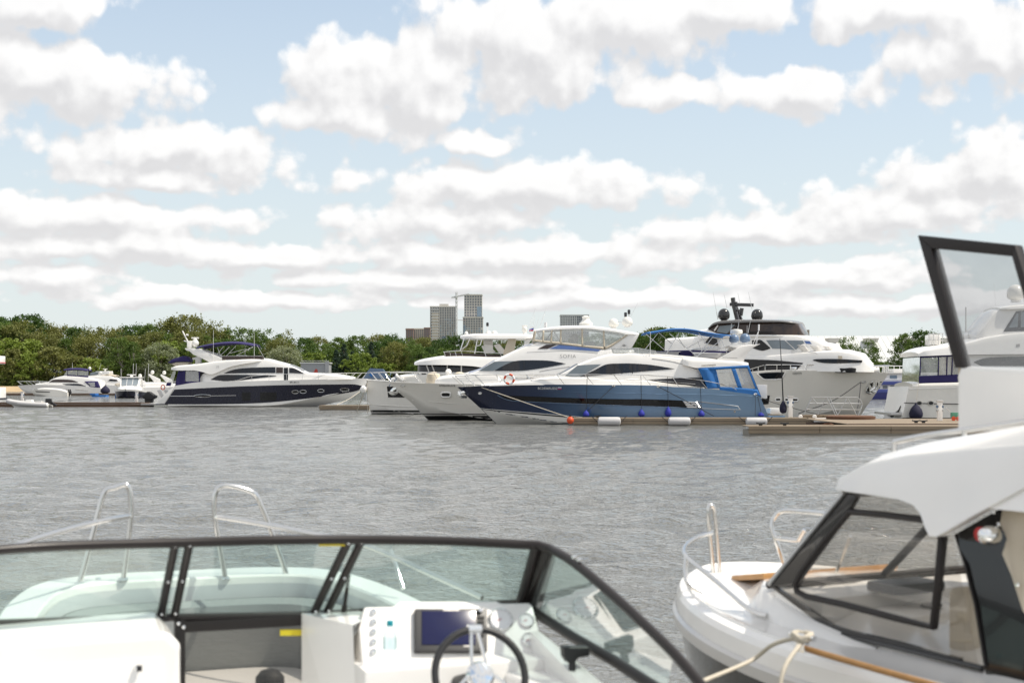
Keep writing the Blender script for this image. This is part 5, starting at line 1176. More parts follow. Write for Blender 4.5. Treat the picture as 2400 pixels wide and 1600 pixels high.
    b.line('glass_trim', 'black_paint', ZL(z, [(600, 448), (900, 446), (1240, 458)]), s4, .05, .02)
    b.dome(z(437, 255), 62*.221, -1.2, 'dome_black', 'dome_black', 1.5); b.dome(z(788, 260), 62*.221, -.4, 'dome_black', 'dome_black', 1.4)
    b.pipe('mast', 'dome_black', [(*z(580, 315), 0), (*z(540, 150), 0), (*z(532, 80), 0)], .16); b.pipe('mast', 'dome_black', [(*z(620, 312), .4), (*z(560, 160), .4)], .12); b.pipe('mast', 'dome_black', [(*z(615, 270), -.3), (*z(628, 190), -.3)], .14)
    b.pipe('radar_scanner', 'dome_black', [(*z(500, 150), 0), (*z(752, 158), 0)], .12); b.pipe('mast_arm', 'dome_black', [(*z(560, 210), 0), (*z(630, 215), 0)], .06); b.pipe('mast_light', 'dome_black', [(*z(562, 125), 0), (*z(565, 145), 0)], .12)
    for p, q in (((372, 310), (322, 20)), ((470, 190), (438, 40)), ((605, 140), (585, 30)), ((735, 205), (697, 20))): b.antenna(z(*p), z(*q), -1, .018, 'steel')
    for (x, y) in ((1130, 472), (1152, 482)): b.pipe('horn', 'chrome', [(*z(x, y), -1.5), (*z(x+10, y+3), -1.7)], .12)
    box('aft_structure', tuple(b.F.y(z(100, 640), -2.2)), tuple(Vector(b.F.y(z(360, 500), -2.2))+Vector((0, 3.8, 0))), M['gelcoat'], b.root, .2)
    b.strip('deck_opening', 'black_glass', ZL(z, [(230, 560), (375, 590)]), ZL(z, [(290, 490), (365, 520)]), lambda x, zz: 2.62+0*x, .0, 6)
    # rails and bow gear
    def railset(pts, posts, r=.03):
        Q = [b.on(uv, lambda x, zz: np.maximum(b.plan(x)-.12, .05)) for uv in pts]; tube('rail', Q, r, M['steel'], b.root)
        for (p, q) in posts: tube('stanchion', [b.on(p, lambda x, zz: np.maximum(b.plan(x)-.12, .05)), b.on(q, lambda x, zz: np.maximum(b.plan(x)-.12, .05))], r*.9, M['steel'], b.root)
    railset(ZL(z, [(715, 835), (865, 792), (872, 848)]), [(z(742, 870), z(742, 828)), (z(800, 860), z(800, 812))])
    railset(ZL(z, [(876, 848), (880, 790), (1150, 788), (1290, 790), (1302, 846)]), [(z(1000, 848), z(1000, 789)), (z(1142, 848), z(1142, 788))])
    railset(ZL(z, [(1314, 846), (1318, 790), (1600, 792), (1995, 800), (2000, 862)]), [(z(1505, 850), z(1505, 791)), (z(1660, 852), z(1660, 795)), (z(1840, 858), z(1840, 798))])
    b.pipe('davit', 'steel', [(*z(1715, 860), -2), (*z(1725, 792), -2)], .09); b.pipe('davit', 'steel', [(*z(1820, 860), -1.9), (*z(1840, 795), -1.9)], .09); b.pipe('davit', 'black_paint', [(*z(1655, 796), -2.1), (*z(1900, 799), -1.8)], .04)
    for x in (1690, 1770): lathe('coiled_line', [(.05, -.2), (.5, -.18), (.52, .1), (.2, .22)], M['rope_dark'], b.root, b.F.y(z(x, 845), -2.1), 12)
    lathe('windlass', [(.1, -.25), (.3, -.2), (.16, 0), (.32, .12), (.3, .2), (.05, .24)], M['chrome'], b.root, b.F.y(z(1175, 845), -2.6), 14)
    for x in (2020, 2075, 2140, 2165): b.pipe('bow_gear', 'steel', [(*z(x, 868), -.4), (*z(x, 805), -.4)], .07)
    b.pipe('bow_gear', 'steel', [(*z(2010, 805), -.5), (*z(2190, 800), -.2)], .06); b.pipe('bow_gear', 'gelcoat', [(*z(2030, 852), -.6), (*z(2085, 850), -.6)], .18)
    b.pipe('jack_staff', 'paint_white', [(*z(1998, 830), 0), (*z(1996, 762), 0)], .05); b.pipe('jack_staff', 'paint_white', [(*z(1975, 778), 0), (*z(2022, 778), 0)], .05)
    return b
big = big_yacht()

# ------------------------------------------------------------------ white yacht at the right, stern to us (partly behind the glass hatch)
def right_yacht():
    b = Boat('motor_yacht', 'cream white yacht with navy canvas stern enclosure at the right pier', 'yacht', Z7(900, 1425), 2.7, 0, Yc=98)
    z = Z7
    b.hull(ZL(z, [(405, 1180), (470, 1175), (760, 1170), (1300, 1150), (1900, 1120), (2300, 1100)]), ZL(z, [(2700, 1085), (2600, 1200), (2450, 1330), (2300, 1430)]), 'gelcoat_warm', rake=.8, pw=2.4, full=.45)
    h = b.half
    hs = lambda x, zz: np.maximum(h(x, np.minimum(zz, b.zs(x)-.02)), 2.45)
    for x in (482, 567): b.oval('porthole', 'black_glass', z(x, 1299), 20*.319, 14*.319, h, rim='steel', rr=.04, off=.05)
    b.line('rub_line', 'dome_black', ZL(z, [(372, 1297), (760, 1306), (1300, 1310)]), h, .03, .03); b.line('rub_line', 'steel', ZL(z, [(405, 1195), (760, 1185)]), h, .02, .03)
    lw = lambda x, zz: 2.25+0*np.asarray(x)
    s0 = b.house('bulwark', 'gelcoat_warm', ZL(z, [(402, 1200), (760, 1190), (1300, 1180), (2200, 1130)]), ZL(z, [(440, 1160), (480, 1156), (760, 1148), (1300, 1120), (2200, 1080)]), 2.55, .1, nose=4, nmin=.3)
    b.strip('cockpit_canvas', 'navy_canvas', ZL(z, [(482, 1158), (620, 1150), (770, 1146)]), ZL(z, [(480, 1100), (620, 1094), (770, 1088)]), lw, 0, 16, 6, solid=.03)
    b.strip('cockpit_window', 'vinyl_clear', ZL(z, [(485, 1100), (620, 1094), (770, 1088)]), ZL(z, [(492, 965), (620, 960), (770, 955)]), lambda x, zz: 2.25+.02*np.sin(np.asarray(x)*6+np.asarray(zz)*2), 0, 20, 8)
    for x in (488, 622, 684, 722): b.strip('canvas_post', 'navy_canvas', ZL(z, [(x-4, 1098), (x+4, 1098)]), ZL(z, [(x, 960), (x+8, 960)]), lw, .02, 3, 4, solid=.03)
    b.strip('canvas_head', 'navy_canvas', ZL(z, [(488, 968), (770, 956)]), ZL(z, [(488, 955), (770, 942)]), lw, .02, 6, 2, solid=.03)
    x0, x1 = b.F.y(z(486, 1100), -2.2).x, b.F.y(z(770, 1100), -2.2).x
    z0, z1 = b.F.y(z(486, 1158), -2.2).z, b.F.y(z(486, 962), -2.2).z
    mk('cockpit_window', [(x0, -2.2, z0), (x0, 2.2, z0), (x0+.1, 2.2, z1), (x0+.1, -2.2, z1)], [(0, 1, 2, 3)], M['vinyl_clear'], b.root)
    box('cockpit_bulkhead', (x1, -2.1, z0), (x1+.2, 2.1, z1), M['beige_vinyl'], b.root); box('cockpit_seat', (x0+.4, -1.5, z0-.4), (x0+2.2, 1.5, z0+.25), M['gelcoat_grey'], b.root, .1)
    s1 = b.house('upper_deck', 'gelcoat', ZL(z, [(483, 955), (760, 945), (1300, 940), (1900, 960)]), ZL(z, [(483, 935), (510, 912), (600, 893), (700, 878), (860, 850), (1000, 815), (1300, 780), (1900, 800)]), 2.55, .15, nose=4, nmin=.3)
    s2 = b.house('saloon', 'gelcoat', ZL(z, [(780, 1170), (1900, 1150)]), ZL(z, [(780, 945), (1300, 940), (1900, 950)]), 2.2, .05, nose=3, nmin=.3)
    b.strip('side_window', 'dark_glass', ZL(z, [(885, 1000), (950, 1030), (1050, 1045), (1300, 1050), (1500, 1050)]), ZL(z, [(885, 996), (960, 970), (1050, 962), (1300, 955), (1500, 955)]), s2, .03, 20)
    s3 = b.house('flybridge', 'gelcoat', ZL(z, [(900, 850), (1300, 850), (1700, 870)]), ZL(z, [(910, 802), (960, 740), (1080, 612), (1130, 600), (1400, 595), (1500, 640), (1700, 800)]), 1.9, .12, nose=2.5, nmin=.4)
    b.strip('flybridge_window', 'dark_glass', ZL(z, [(1100, 775), (1250, 770), (1400, 770)]), ZL(z, [(1195, 625), (1290, 618), (1400, 616)]), s3, .03, 10)
    b.strip('flybridge_window', 'grey_glass', ZL(z, [(1140, 745), (1205, 740)]), ZL(z, [(1200, 640), (1212, 640)]), s3, .045, 6)
    b.strip('flybridge_window', 'grey_glass', ZL(z, [(1228, 742), (1300, 740)]), ZL(z, [(1228, 628), (1300, 626)]), s3, .045, 6)
    s4 = b.house('hardtop', 'gelcoat', ZL(z, [(1082, 612), (1300, 606), (1600, 640)]), ZL(z, [(1082, 600), (1130, 590), (1300, 578), (1600, 620)]), 1.9, .2, nose=1, nmin=.5)
    d = b.dome(z(1192, 490), 62*.319, 0, hf=1.35)
    b.antenna(z(1052, 640), z(1032, 420), 0, .012); b.pipe('mast', 'aluminium', [(*z(826, 842), 1.5), (*z(826, 595), 1.5)], .05)
    b.pipe('flybridge_rail', 'steel', [(*z(760, 778), 0), (*z(925, 770), 0)], .025); b.pipe('flybridge_rail', 'steel', [(*z(760, 812), 0), (*z(925, 806), 0)], .02)
    for x in (780, 810, 845, 880, 915): b.pipe('rail_post', 'steel', [(*z(x, 850), 0), (*z(x, 772), 0)], .02)
    # liferaft crate of white tubes on the aft deck
    for x in (556, 590, 625, 655):
        b.pipe('rack_post', 'steel', [(*z(x, 880), -.8), (*z(x, 790), -.8)], .03)
    for y in (790, 835, 878): b.pipe('rack_rail', 'steel', [(*z(550, y), -.8), (*z(665, y-2), -.8)], .03)
    box('liferaft', tuple(b.F.y(z(560, 872), -.6)), tuple(Vector(b.F.y(z(645, 795), -.6))+Vector((0, 1.2, 0))), M['gelcoat'], b.root, .15)
    pl0 = b.F.y(z(270, 1400), -2).x; pl1 = b.F.y(z(400, 1400), -2).x
    box('swim_platform', (pl0, -2.2, .28), (pl1+1, 2.2, .46), M['gelcoat_grey'], b.root, .05)
    b.pipe('stern_davit', 'dome_black', [(*z(355, 1320), -1.5), (*z(330, 1360), -1.5), (*z(275, 1400), -1.5)], .09, True)
    b.strip('louvre', 'letter_grey', ZL(z, [(1195, 888), (1222, 886)]), ZL(z, [(1195, 866), (1222, 864)]), s1, .02, 3)
    return b
righty = right_yacht()
f = fender('fender', 'fender_navy', 'drop', righty.w(righty.F.y(Z7(460, 1418), -2.95)), 1.0, .46, 'round navy fender hanging at the stern of the cream yacht', 'large ball fenders', righty.w(righty.F.y(Z7(480, 1150), -2.7)), ropem='rope_white')
f = fender('fender', 'fender_navy', 'drop', righty.w(righty.F.y(Z7(372, 1288), .5)), 1.0, .35, 'small dark fender behind the stern of the cream yacht', 'large ball fenders', righty.w(righty.F.y(Z7(400, 1200), 0)))
# ------------------------------------------------------------------ piers, small craft, moorings
class LocalF(Frame):
    def y(s, uv, y): return Vector((uv[0], y, uv[1]))
class LocalBoat(Boat):
    """a boat drawn in its own metres: x along it from the stern, z up from the water"""
    def __init__(s, name, label, cat, loc, B, yaw=0.0, group=None):
        s.F = LocalF(loc, yaw); s.B = B; s.root = empty(name, loc, yaw, label, cat, group)
def pier(name, x0, x1, y0, y1, zt, label, mtop='dock_wood', mside='dock_wood', mfl='dock_concrete', seg=3.2, group='floating piers'):
    r = empty(name, ((x0+x1)/2, (y0+y1)/2, 0), 0, label, 'pier', group)
    cx, cy = (x0+x1)/2, (y0+y1)/2
    box('float', (x0-cx+.05, y0-cy+.05, -.4), (x1-cx-.05, y1-cy-.05, zt-.2), M[mfl], r, .02)
    n = max(1, round((x1-x0)/seg)); me = None
    w_ = (x1-x0)/n
    for i in range(n):
        a = x0-cx+i*w_
        for (lo, hi) in ((zt-.16, zt), (zt-.34, zt-.175)):
            o = box('fascia_board', (a+.01, y0-cy-.03-(.01 if hi == zt else 0), lo), (a+w_-.01, y0-cy+.045, hi), M[mside], r, .008, 1)
    npl = min(150, int((x1-x0)/.3)); pw_ = (x1-x0)/npl; pm = None
    for i in range(npl):
        if pm is None:
            o = box('deck_plank', (-pw_/2+.006, y0-cy+.05, zt-.04), (pw_/2-.006, y1-cy, zt-.006), M[mtop], r); pm = o.data
        else: o = link(bpy.data.objects.new('deck_plank', pm), r)
        o.location.x = x0-cx+pw_*(i+.5)
    return r
def uX(u, Y): return (u-CU)/FPX*Y
pier('pier', uX(-120, 148), uX(350, 148), 148, 150.2, .46, 'brown floating pier at the left behind the grey dinghy', 'dock_wood_dark', 'dock_wood_dark', 'dock_wood_dark')
pier('pier', uX(8, 283), uX(285, 283), 283, 285.5, .5, 'far brown pier beneath the small white yachts at the left', 'dock_wood_dark', 'dock_wood_dark', 'dock_concrete', 4)
pier('pier', uX(748, 129), uX(866, 129), 129, 131.5, .44, 'short wooden pier under the bow of the navy yacht')
pier('pier', uX(1344, 81.6), uX(2040, 81.6), 81.6, 83.4, .44, 'long grey timber pier alongside the blue yacht')
pier('pier', uX(1754, 65.8), 34, 65.8, 67.8, .45, 'nearest timber pier in front of the largest yacht')
pier('pier', uX(1990, 70), 40, 70.2, 80.6, .43, 'wide brown pier deck below the cream yacht at the right', 'dock_wood', 'dock_wood_dark', 'dock_wood_dark')
FD = Frame((0, 81.55, 0))
def at(z, x, y, Y): return P(*z(x, y), Y)
# grey cylinder fenders lashed to the long pier
for k, (z, x0, x1, yc, rr, wd) in enumerate(((Z4, 1650, 1905, 1350, 49, 'first'), (Z5, 865, 1142, 1291, 52, 'second'), (Z5, 1815, 2080, 1292, 50, 'third'), (Z6, 1390, 1606, 1391, 37, 'fourth'))):
    a = at(z, x0, yc, 81.2); b_ = at(z, x1, yc, 81.2); u, v = z(x0, yc); r_ = abs(at(z, x0, yc+rr, 81.2).z-a.z)
    f = fender('pier_fender', 'fender_grey', 'cyl', a, (b_-a).x, r_, f'light grey cylinder fender on the long pier, {wd} from the left', 'grey pier fenders', rot=(0, R(90), 0))
    for q in (.0, 1.0): tube('strap', [Vector((r_*.2, 0, q*(b_-a).x)), Vector((-r_*1.15, .25, q*(b_-a).x+(-.35 if q == 0 else .35)))], .02, M['rope_dark'], f, n=5)
# orange buoy at the pier head
bo = empty('mooring_buoy', at(Z4, 1348, 1338, 81.0), 0, 'orange ball buoy at the left end of the long pier', 'buoy')
lathe('ball', [(.02, -.21), (.12, -.18), (.2, -.06), (.2, .06), (.12, .18), (.05, .21), (.05, .25), (.02, .26)], M['orange_plastic'], bo, n=18)
lathe('collar', [(.05, .2), (.07, .22), (.06, .3)], M['black_rubber'], bo, n=10)
# blue teardrop fenders of the blue yacht
for k, (z, xb, yb, yt, ux, uy, wd) in enumerate(((Z4, 1522, 1303, 1232, 1535, 835, 'nearest the bow'), (Z5, 541, 1240, 1150, 533, 722, 'second from the bow'), (Z5, 868, 1240, 1120, 860, 740, 'third from the bow'), (Z5, 1275, 1240, 1158, 1262, 870, 'fourth from the bow'), (Z5, 2005, 1240, 1185, 1965, 985, 'at the stern'))):
    Yf = 83.62; a = at(z, xb, yb, Yf); t = at(z, xb, yt, Yf); a.z = max(a.z, .47)
    fender('fender', 'fender_blue', 'drop', a, t.z-a.z, .19, f'blue teardrop fender hanging on the blue yacht, {wd}', 'blue yacht fenders', at(z, ux, uy, 83.9))
# mooring lines
def pz(z, x, y, Y): return at(z, x, y, Y)
ropething('mooring_line', [pz(Z4, 365, 975, 85.6), pz(Z4, 1000, 1195, 82.9), pz(Z4, 1330, 1305, 81.9)], .022, 'rope_white', 'pale mooring line from the blue bow to the pier head')
ropething('mooring_line', [pz(Z4, 1828, 962, 83.7), pz(Z4, 1690, 1090, 83.3), pz(Z4, 1545, 1232, 83.0)], .018, 'rope_dark', 'black mooring line slanting down from the blue yacht forward cleat')
ropething('mooring_line', [pz(Z5, 752, 868, 83.7), pz(Z5, 1090, 1045, 83.2), pz(Z5, 1430, 1228, 82.6)], .02, 'rope_dark', 'black mooring line slanting down to the right amidships')
ropething('mooring_line', [pz(Z5, 1940, 958, 83.7), pz(Z5, 2150, 1060, 83.4), pz(Z6, 1500, 1335, 83.0)], .018, 'rope_dark', 'black stern line of the blue yacht running to the gangway')
ropething('mooring_line', [pz(Z5, 1932, 968, 83.7), pz(Z5, 1936, 1100, 83.4), pz(Z5, 1932, 1225, 83.2)], .014, 'rope_dark', 'thin vertical black line at the blue yacht stern')
ropething('mooring_line', [pz(Z6, 1885, 975, 96.5), pz(Z6, 1600, 1165, 92), pz(Z6, 1230, 1305, 84)], .03, 'rope_dark', 'long dark bow line of the largest yacht')
ropething('mooring_line', [pz(Z6, 1888, 980, 96.5), pz(Z6, 1870, 1150, 90), pz(Z6, 1840, 1320, 84)], .03, 'rope_dark', 'steep dark bow line of the largest yacht')
ropething('mooring_line', [pz(Z3, 152, 900, 112), pz(Z3, 90, 1080, 116), pz(Z3, 22, 1270, 121)], .03, 'rope_white', 'pale anchor line falling from the trawler bow')
ropething('mooring_line', [pz(Z3, 145, 930, 112.5), pz(Z3, 150, 1275, 112.5)], .02, 'rope_white', 'vertical pale line at the trawler stem')
ropething('mooring_line', [pz(Z2, 2195, 760, 147), pz(Z2, 2090, 830, 140), pz(Z2, 1965, 890, 131)], .03, 'rope_white', 'pale bow line of the navy yacht to its pier')
# gangway standing on the pier
gw = empty('gangway', P(*Z6(1600, 1335), 83.0), 0, 'folding aluminium gangway with zigzag railings on the long pier', 'gangway'); g0 = gw.location.copy()
def gp(x, y, dy=0.0): return P(*Z6(x, y), 82.6+dy)-g0
for dy in (0, .9):
    tube('rail', [gp(1365, 1132, dy), gp(1850, 1135, dy), gp(1885, 1165, dy), gp(1905, 1210, dy)], .028, M['aluminium'], gw)
    tube('rail', [gp(1340, 1195, dy), gp(1895, 1200, dy)], .022, M['aluminium'], gw); tube('rail', [gp(1310, 1262, dy), gp(1885, 1265, dy)], .022, M['aluminium'], gw)
    for p, q in (((1282, 1325), (1370, 1135)), ((1370, 1135), (1430, 1210)), ((1432, 1320), (1525, 1135)), ((1530, 1135), (1625, 1335)), ((1640, 1330), (1745, 1138)), ((1745, 1140), (1850, 1335)), ((1905, 1210), (1858, 1340)), ((1560, 1140), (1640, 1320))): tube('brace', [gp(*p, dy), gp(*q, dy)], .025, M['aluminium'], gw)
g_lo, g_hi = gp(1275, 1345), gp(1870, 1322); box('walkway', (g_lo.x, 0, g_lo.z-.02), (g_hi.x, .9, g_hi.z), M['dock_wood'], gw, .02)
for x in (1248, 1397): lathe('wheel', [(.1, -.06), (.12, -.04), (.12, .04), (.1, .06)], M['gelcoat'], gw, gp(x, 1340, -.1), 14, (R(90), 0, 0))
tk = empty('rust_bollard_base', P(*Z6(1780, 1400), 79.5), 0, 'rusty round pile cap under the gangway end', 'bollard'); tk.location.z = .0
mat('rust', (.12, .06, .035), .9, var=.3, vs=6)
lathe('pile', [(1.05, -.4), (1.08, .3), (1.0, .42)], M['rust'], tk, n=20); lathe('cap', [(1.35, .44), (1.36, .58), (1.2, .62)], M['rust'], tk, n=20)
# pole with a black fender beside the blue stern
pf = fender('fender', 'fender_navy', 'drop', at(Z6, 1065, 1305, 83.2), 0.74, .22, 'black teardrop fender on a tall pole behind the blue stern', 'large ball fenders')
tube('pole', [Vector((0, 0, .72)), P(*Z6(1048, 800), 83.2)-pf.location, P(*Z6(1030, 512), 83.2)-pf.location], [.04, .03, .015], M['rope_dark'], pf)
# pier pedestals
def pedestal(loc, h, label):
    e = empty('power_pedestal', loc, 0, label, 'pedestal', 'pier pedestals')
    box('post', (-.13, -.1, 0), (.13, .1, h), M['gelcoat'], e, .03); box('cap', (-.17, -.14, h), (.17, .14, h+.09), M['gelcoat_grey'], e, .02)
    for zz in (.55, .75):
        for sx in (-1, 1): box('socket', (sx*.13-.06, -.1, h*zz-.07), (sx*.13+.06, .06, h*zz+.07), M['dome_blue' if zz > .6 else 'aluminium'], e, .02)
pedestal(P(*Z6(1140, 1335), 83.1).xy.to_3d()+Vector((0, 0, .44)), 1.15, 'white power pedestal behind the swim platform of the blue yacht')
pedestal(P(*Z7(634, 1440), 76).xy.to_3d()+Vector((0, 0, .43)), 1.0, 'white power pedestal on the wide brown pier')
pedestal(P(*Z1(247, 1125), 149.5).xy.to_3d()+Vector((0, 0, .46)), 1.05, 'white pedestal behind the grey dinghy')
pedestal(P(*Z1(1508, 1140), 149.5).xy.to_3d()+Vector((0, 0, .46)), 1.05, 'white pedestal on the left pier near the navy yacht')
for (x, y, wd) in ((1640, 1372, 0),): pass
def cleat(loc, label):
    e = empty('pier_cleat', loc, 0, label, 'cleat', 'pier cleats')
    tube('horn', [(-.2, 0, .13), (-.08, 0, .1), (.08, 0, .1), (.2, 0, .13)], .03, M['black_paint'], e); box('foot', (-.08, -.05, 0), (.08, .05, .1), M['black_paint'], e, .01)
for (z, x, y, Y, zt, lab) in ((Z6, 825, 1412, 66.4, .45, 'black cleat on the nearest pier, leftmost'), (Z6, 1080, 1412, 66.4, .45, 'black cleat on the nearest pier, second'), (Z4, 1650, 1292, 82.2, .44, 'dark cleat on the long pier beside the first grey fender'), (Z7, 460, 1440, 71.5, .43, 'steel cleat on the wide brown pier, left one'), (Z7, 515, 1440, 71.5, .43, 'steel cleat on the wide brown pier, right one')):
    p = P(*z(x, y), Y); p.z = zt; cleat(p, lab)
# hose coil on the nearest pier and a small hand cart at the right
hc = tube('hose', [Vector((.3*math.cos(t)*(1-t*.02), .2*math.sin(t), t*.003)) for t in np.linspace(0, 25, 90)], .012, M['rust'], None, n=5); hc.location = P(*Z6(1540, 1422), 66.9); hc.location.z = .47; tag(hc, 'coil of rusty brown hose on the nearest pier', 'hose')
hd = empty('hand_cart', P(*Z7(745, 1400), 76), 0, 'small hand cart with orange wheels near the white hatch box', 'cart'); hd.location.z = .43; hd.scale = (.55, .55, .55)
box('basket', (-.35, -.25, .3), (.35, .25, .8), M['rubber_green'], hd, .03); tube('handle', [(-.35, 0, .8), (-.85, 0, 1.25)], .03, M['steel'], hd)
for sx in (-.2, .25): lathe('wheel', [(.05, -.05), (.2, -.05), (.22, 0), (.2, .05), (.05, .05)], M['orange_plastic'], hd, (sx, -.28, .2), 14, (R(90), 0, 0))

# ------------------------------------------------------------------ small craft at the left
def jazz_yacht():
    b = Boat('motor_yacht', 'small white yacht lettered JAZZ with navy flybridge canopy by the beach', 'yacht', Z1(700, 1052), 2.3, 0, Yc=291, group='small yachts by the beach')
    z = Z1
    b.hull(ZL(z, [(1115, 985), (900, 962), (600, 948), (350, 948)]), ZL(z, [(195, 957), (235, 1000), (290, 1042), (345, 1070)]), 'gelcoat', rake=.9, pw=2.3)
    h = b.half
    s1 = b.house('deckhouse', 'gelcoat', ZL(z, [(350, 955), (700, 965), (1110, 990)]), ZL(z, [(360, 940), (520, 922), (560, 893), (640, 862), (700, 852), (900, 862), (1050, 890), (1105, 905)]), 2.0, .12, nose=4, nmin=.2)
    b.strip('side_window', 'brown_glass', ZL(z, [(540, 918), (700, 920), (862, 922)]), ZL(z, [(545, 914), (600, 890), (780, 893), (862, 918)]), s1, .03, 14)
    b.strip('side_window', 'dark_glass', ZL(z, [(690, 942), (780, 958), (950, 967)]), ZL(z, [(692, 938), (800, 935), (880, 938), (948, 962)]), s1, .03, 14)
    b.strip('cockpit_canvas', 'navy_canvas', ZL(z, [(985, 960), (1010, 975), (1110, 980)]), ZL(z, [(930, 910), (1000, 908), (1080, 908)]), s1, .05, 8, solid=.03)
    b.strip('cockpit_window', 'vinyl_clear', ZL(z, [(1005, 968), (1050, 970)]), ZL(z, [(968, 922), (1048, 920)]), s1, .12, 5)
    b.canopy('bimini', 'navy_canvas', ZL(z, [(728, 782), (800, 772), (900, 774), (985, 786)]), 1.6, .18, .2)
    pl = lambda x, zz: 1.5+0*np.asarray(x)
    b.strip('vinyl_window', 'vinyl_clear', ZL(z, [(700, 848), (850, 852), (975, 860)]), ZL(z, [(735, 790), (850, 790), (980, 800)]), pl, 0, 8)
    b.strip('canopy_hem', 'navy_canvas', ZL(z, [(745, 852), (975, 866)]), ZL(z, [(740, 836), (975, 850)]), pl, .03, 6, 2, solid=.03)
    for x in (742, 855, 972): b.pipe('canopy_post', 'navy_canvas', [(*z(x, 855), -1.5), (*z(x+5, 785), -1.5)], .05)
    b.text('yacht_name', 'letter_black', 'JAZZ', z(842, 983), z(912, 984), 18*.2126, s1, .15)
    b.rail(ZL(z, [(185, 910), (300, 908), (420, 912), (520, 918)]), [(z(235, 948), z(195, 910)), (z(320, 946), z(280, 909)), (z(400, 946), z(370, 911))], r=.04)
    b.line('rub_line', 'steel', ZL(z, [(830, 1000), (970, 1010)]), h, .05, .03)
    for k in range(3): b.strip('hull_window', 'black_glass', ZL(z, [(722+k*22, 1030), (738+k*22, 1030)]), ZL(z, [(722+k*22, 998), (738+k*22, 998)]), h, .03, 3)
    for x, y in ((990, 765), (1110, 815)): b.dome(z(x, y), 16*.21, 0)
    b.antenna(z(800, 800), z(798, 700), 0, .03)
    return b
jazz_yacht()
def second_yacht():
    b = Boat('motor_yacht', 'white yacht with radar arch moored right behind the JAZZ yacht', 'yacht', Z1(1150, 1050), 2.3, 0, Yc=304, group='small yachts by the beach')
    z = Z1
    b.hull(ZL(z, [(1375, 1000), (1300, 960), (1100, 945), (700, 940)]), ZL(z, [(400, 950), (440, 1000), (500, 1040), (540, 1062)]), 'gelcoat', rake=.8)
    s1 = b.house('deckhouse', 'gelcoat', ZL(z, [(700, 950), (1380, 1000)]), ZL(z, [(700, 930), (900, 870), (1000, 850), (1200, 850), (1300, 890), (1375, 915)]), 2.0, .1, nose=4, nmin=.2)
    b.strip('side_window', 'dark_glass', ZL(z, [(1100, 970), (1150, 978), (1225, 975)]), ZL(z, [(1102, 960), (1150, 940), (1225, 968)]), s1, .05, 8)
    b.strip('side_window', 'dark_glass', ZL(z, [(1190, 905), (1300, 908)]), ZL(z, [(1215, 885), (1290, 890)]), s1, .05, 6)
    b.strip('cockpit_canvas', 'beige_vinyl', ZL(z, [(1300, 990), (1370, 990)]), ZL(z, [(1265, 940), (1365, 920)]), s1, .06, 6, solid=.03)
    b.fin('radar_arch', 'gelcoat', ZL(z, [(985, 850), (1060, 800), (1200, 795), (1205, 830), (1130, 832), (1060, 870)]), -1.5, .3, .05)
    b.canopy('bimini', 'beige_vinyl', ZL(z, [(1140, 845), (1220, 838), (1295, 848)]), 1.4, .1, .1)
    b.strip('flybridge_screen', 'grey_glass', ZL(z, [(985, 850), (1080, 835)]), ZL(z, [(1000, 815), (1090, 800)]), lambda x, zz: 1.6+0*np.asarray(x), 0, 5, solid=.02)
    b.dome(z(1112, 820), 22*.21, -.5); b.dome(z(990, 765), 16*.21, .5); b.radar(z(1160, 775), 50*.21); b.antenna(z(1095, 780), z(1115, 710), 0, .02)
    return b
second_yacht()
p0 = P(*Z1(1200, 1030), 286)
fender('fender', 'fender_navy', 'drop', Vector((p0.x, 283.5, .45)), 1.5, .95, 'dark blue round fender at the stern of the JAZZ yacht', 'large ball fenders')
# white speedboat with outboard
def speedboat():
    b = Boat('speedboat', 'small white speedboat with black outboard in front of the JAZZ yacht', 'speedboat', Z1(550, 1070), 1.15, 0, Yc=278)
    z = Z1
    b.hull(ZL(z, [(742, 1032), (640, 1005), (500, 995), (400, 1000)]), ZL(z, [(328, 1012), (350, 1035), (375, 1055), (400, 1072)]), 'gelcoat_warm', pw=2.2)
    b.strip('side_stripe', 'black_paint', ZL(z, [(400, 1028), (550, 1032)]), ZL(z, [(385, 1016), (550, 1024)]), b.half, .02, 6, 2)
    b.house('cuddy', 'gelcoat', ZL(z, [(400, 1005), (720, 1030)]), ZL(z, [(400, 995), (480, 985), (600, 988), (720, 1010)]), .9, .1, nose=2, nmin=.2)
    b.rail(ZL(z, [(330, 990), (345, 978), (450, 985)]), [(z(360, 1005), z(345, 980))], r=.03)
    m = b.F.y(z(745, 1010), 0)
    e = box('outboard_motor', (m.x, -.25, .25), (m.x+.75, .25, .95), M['plastic_black'], b.root, .12); box('outboard_leg', (m.x+.2, -.1, -.3), (m.x+.5, .1, .26), M['plastic_black'], b.root, .04)
speedboat()
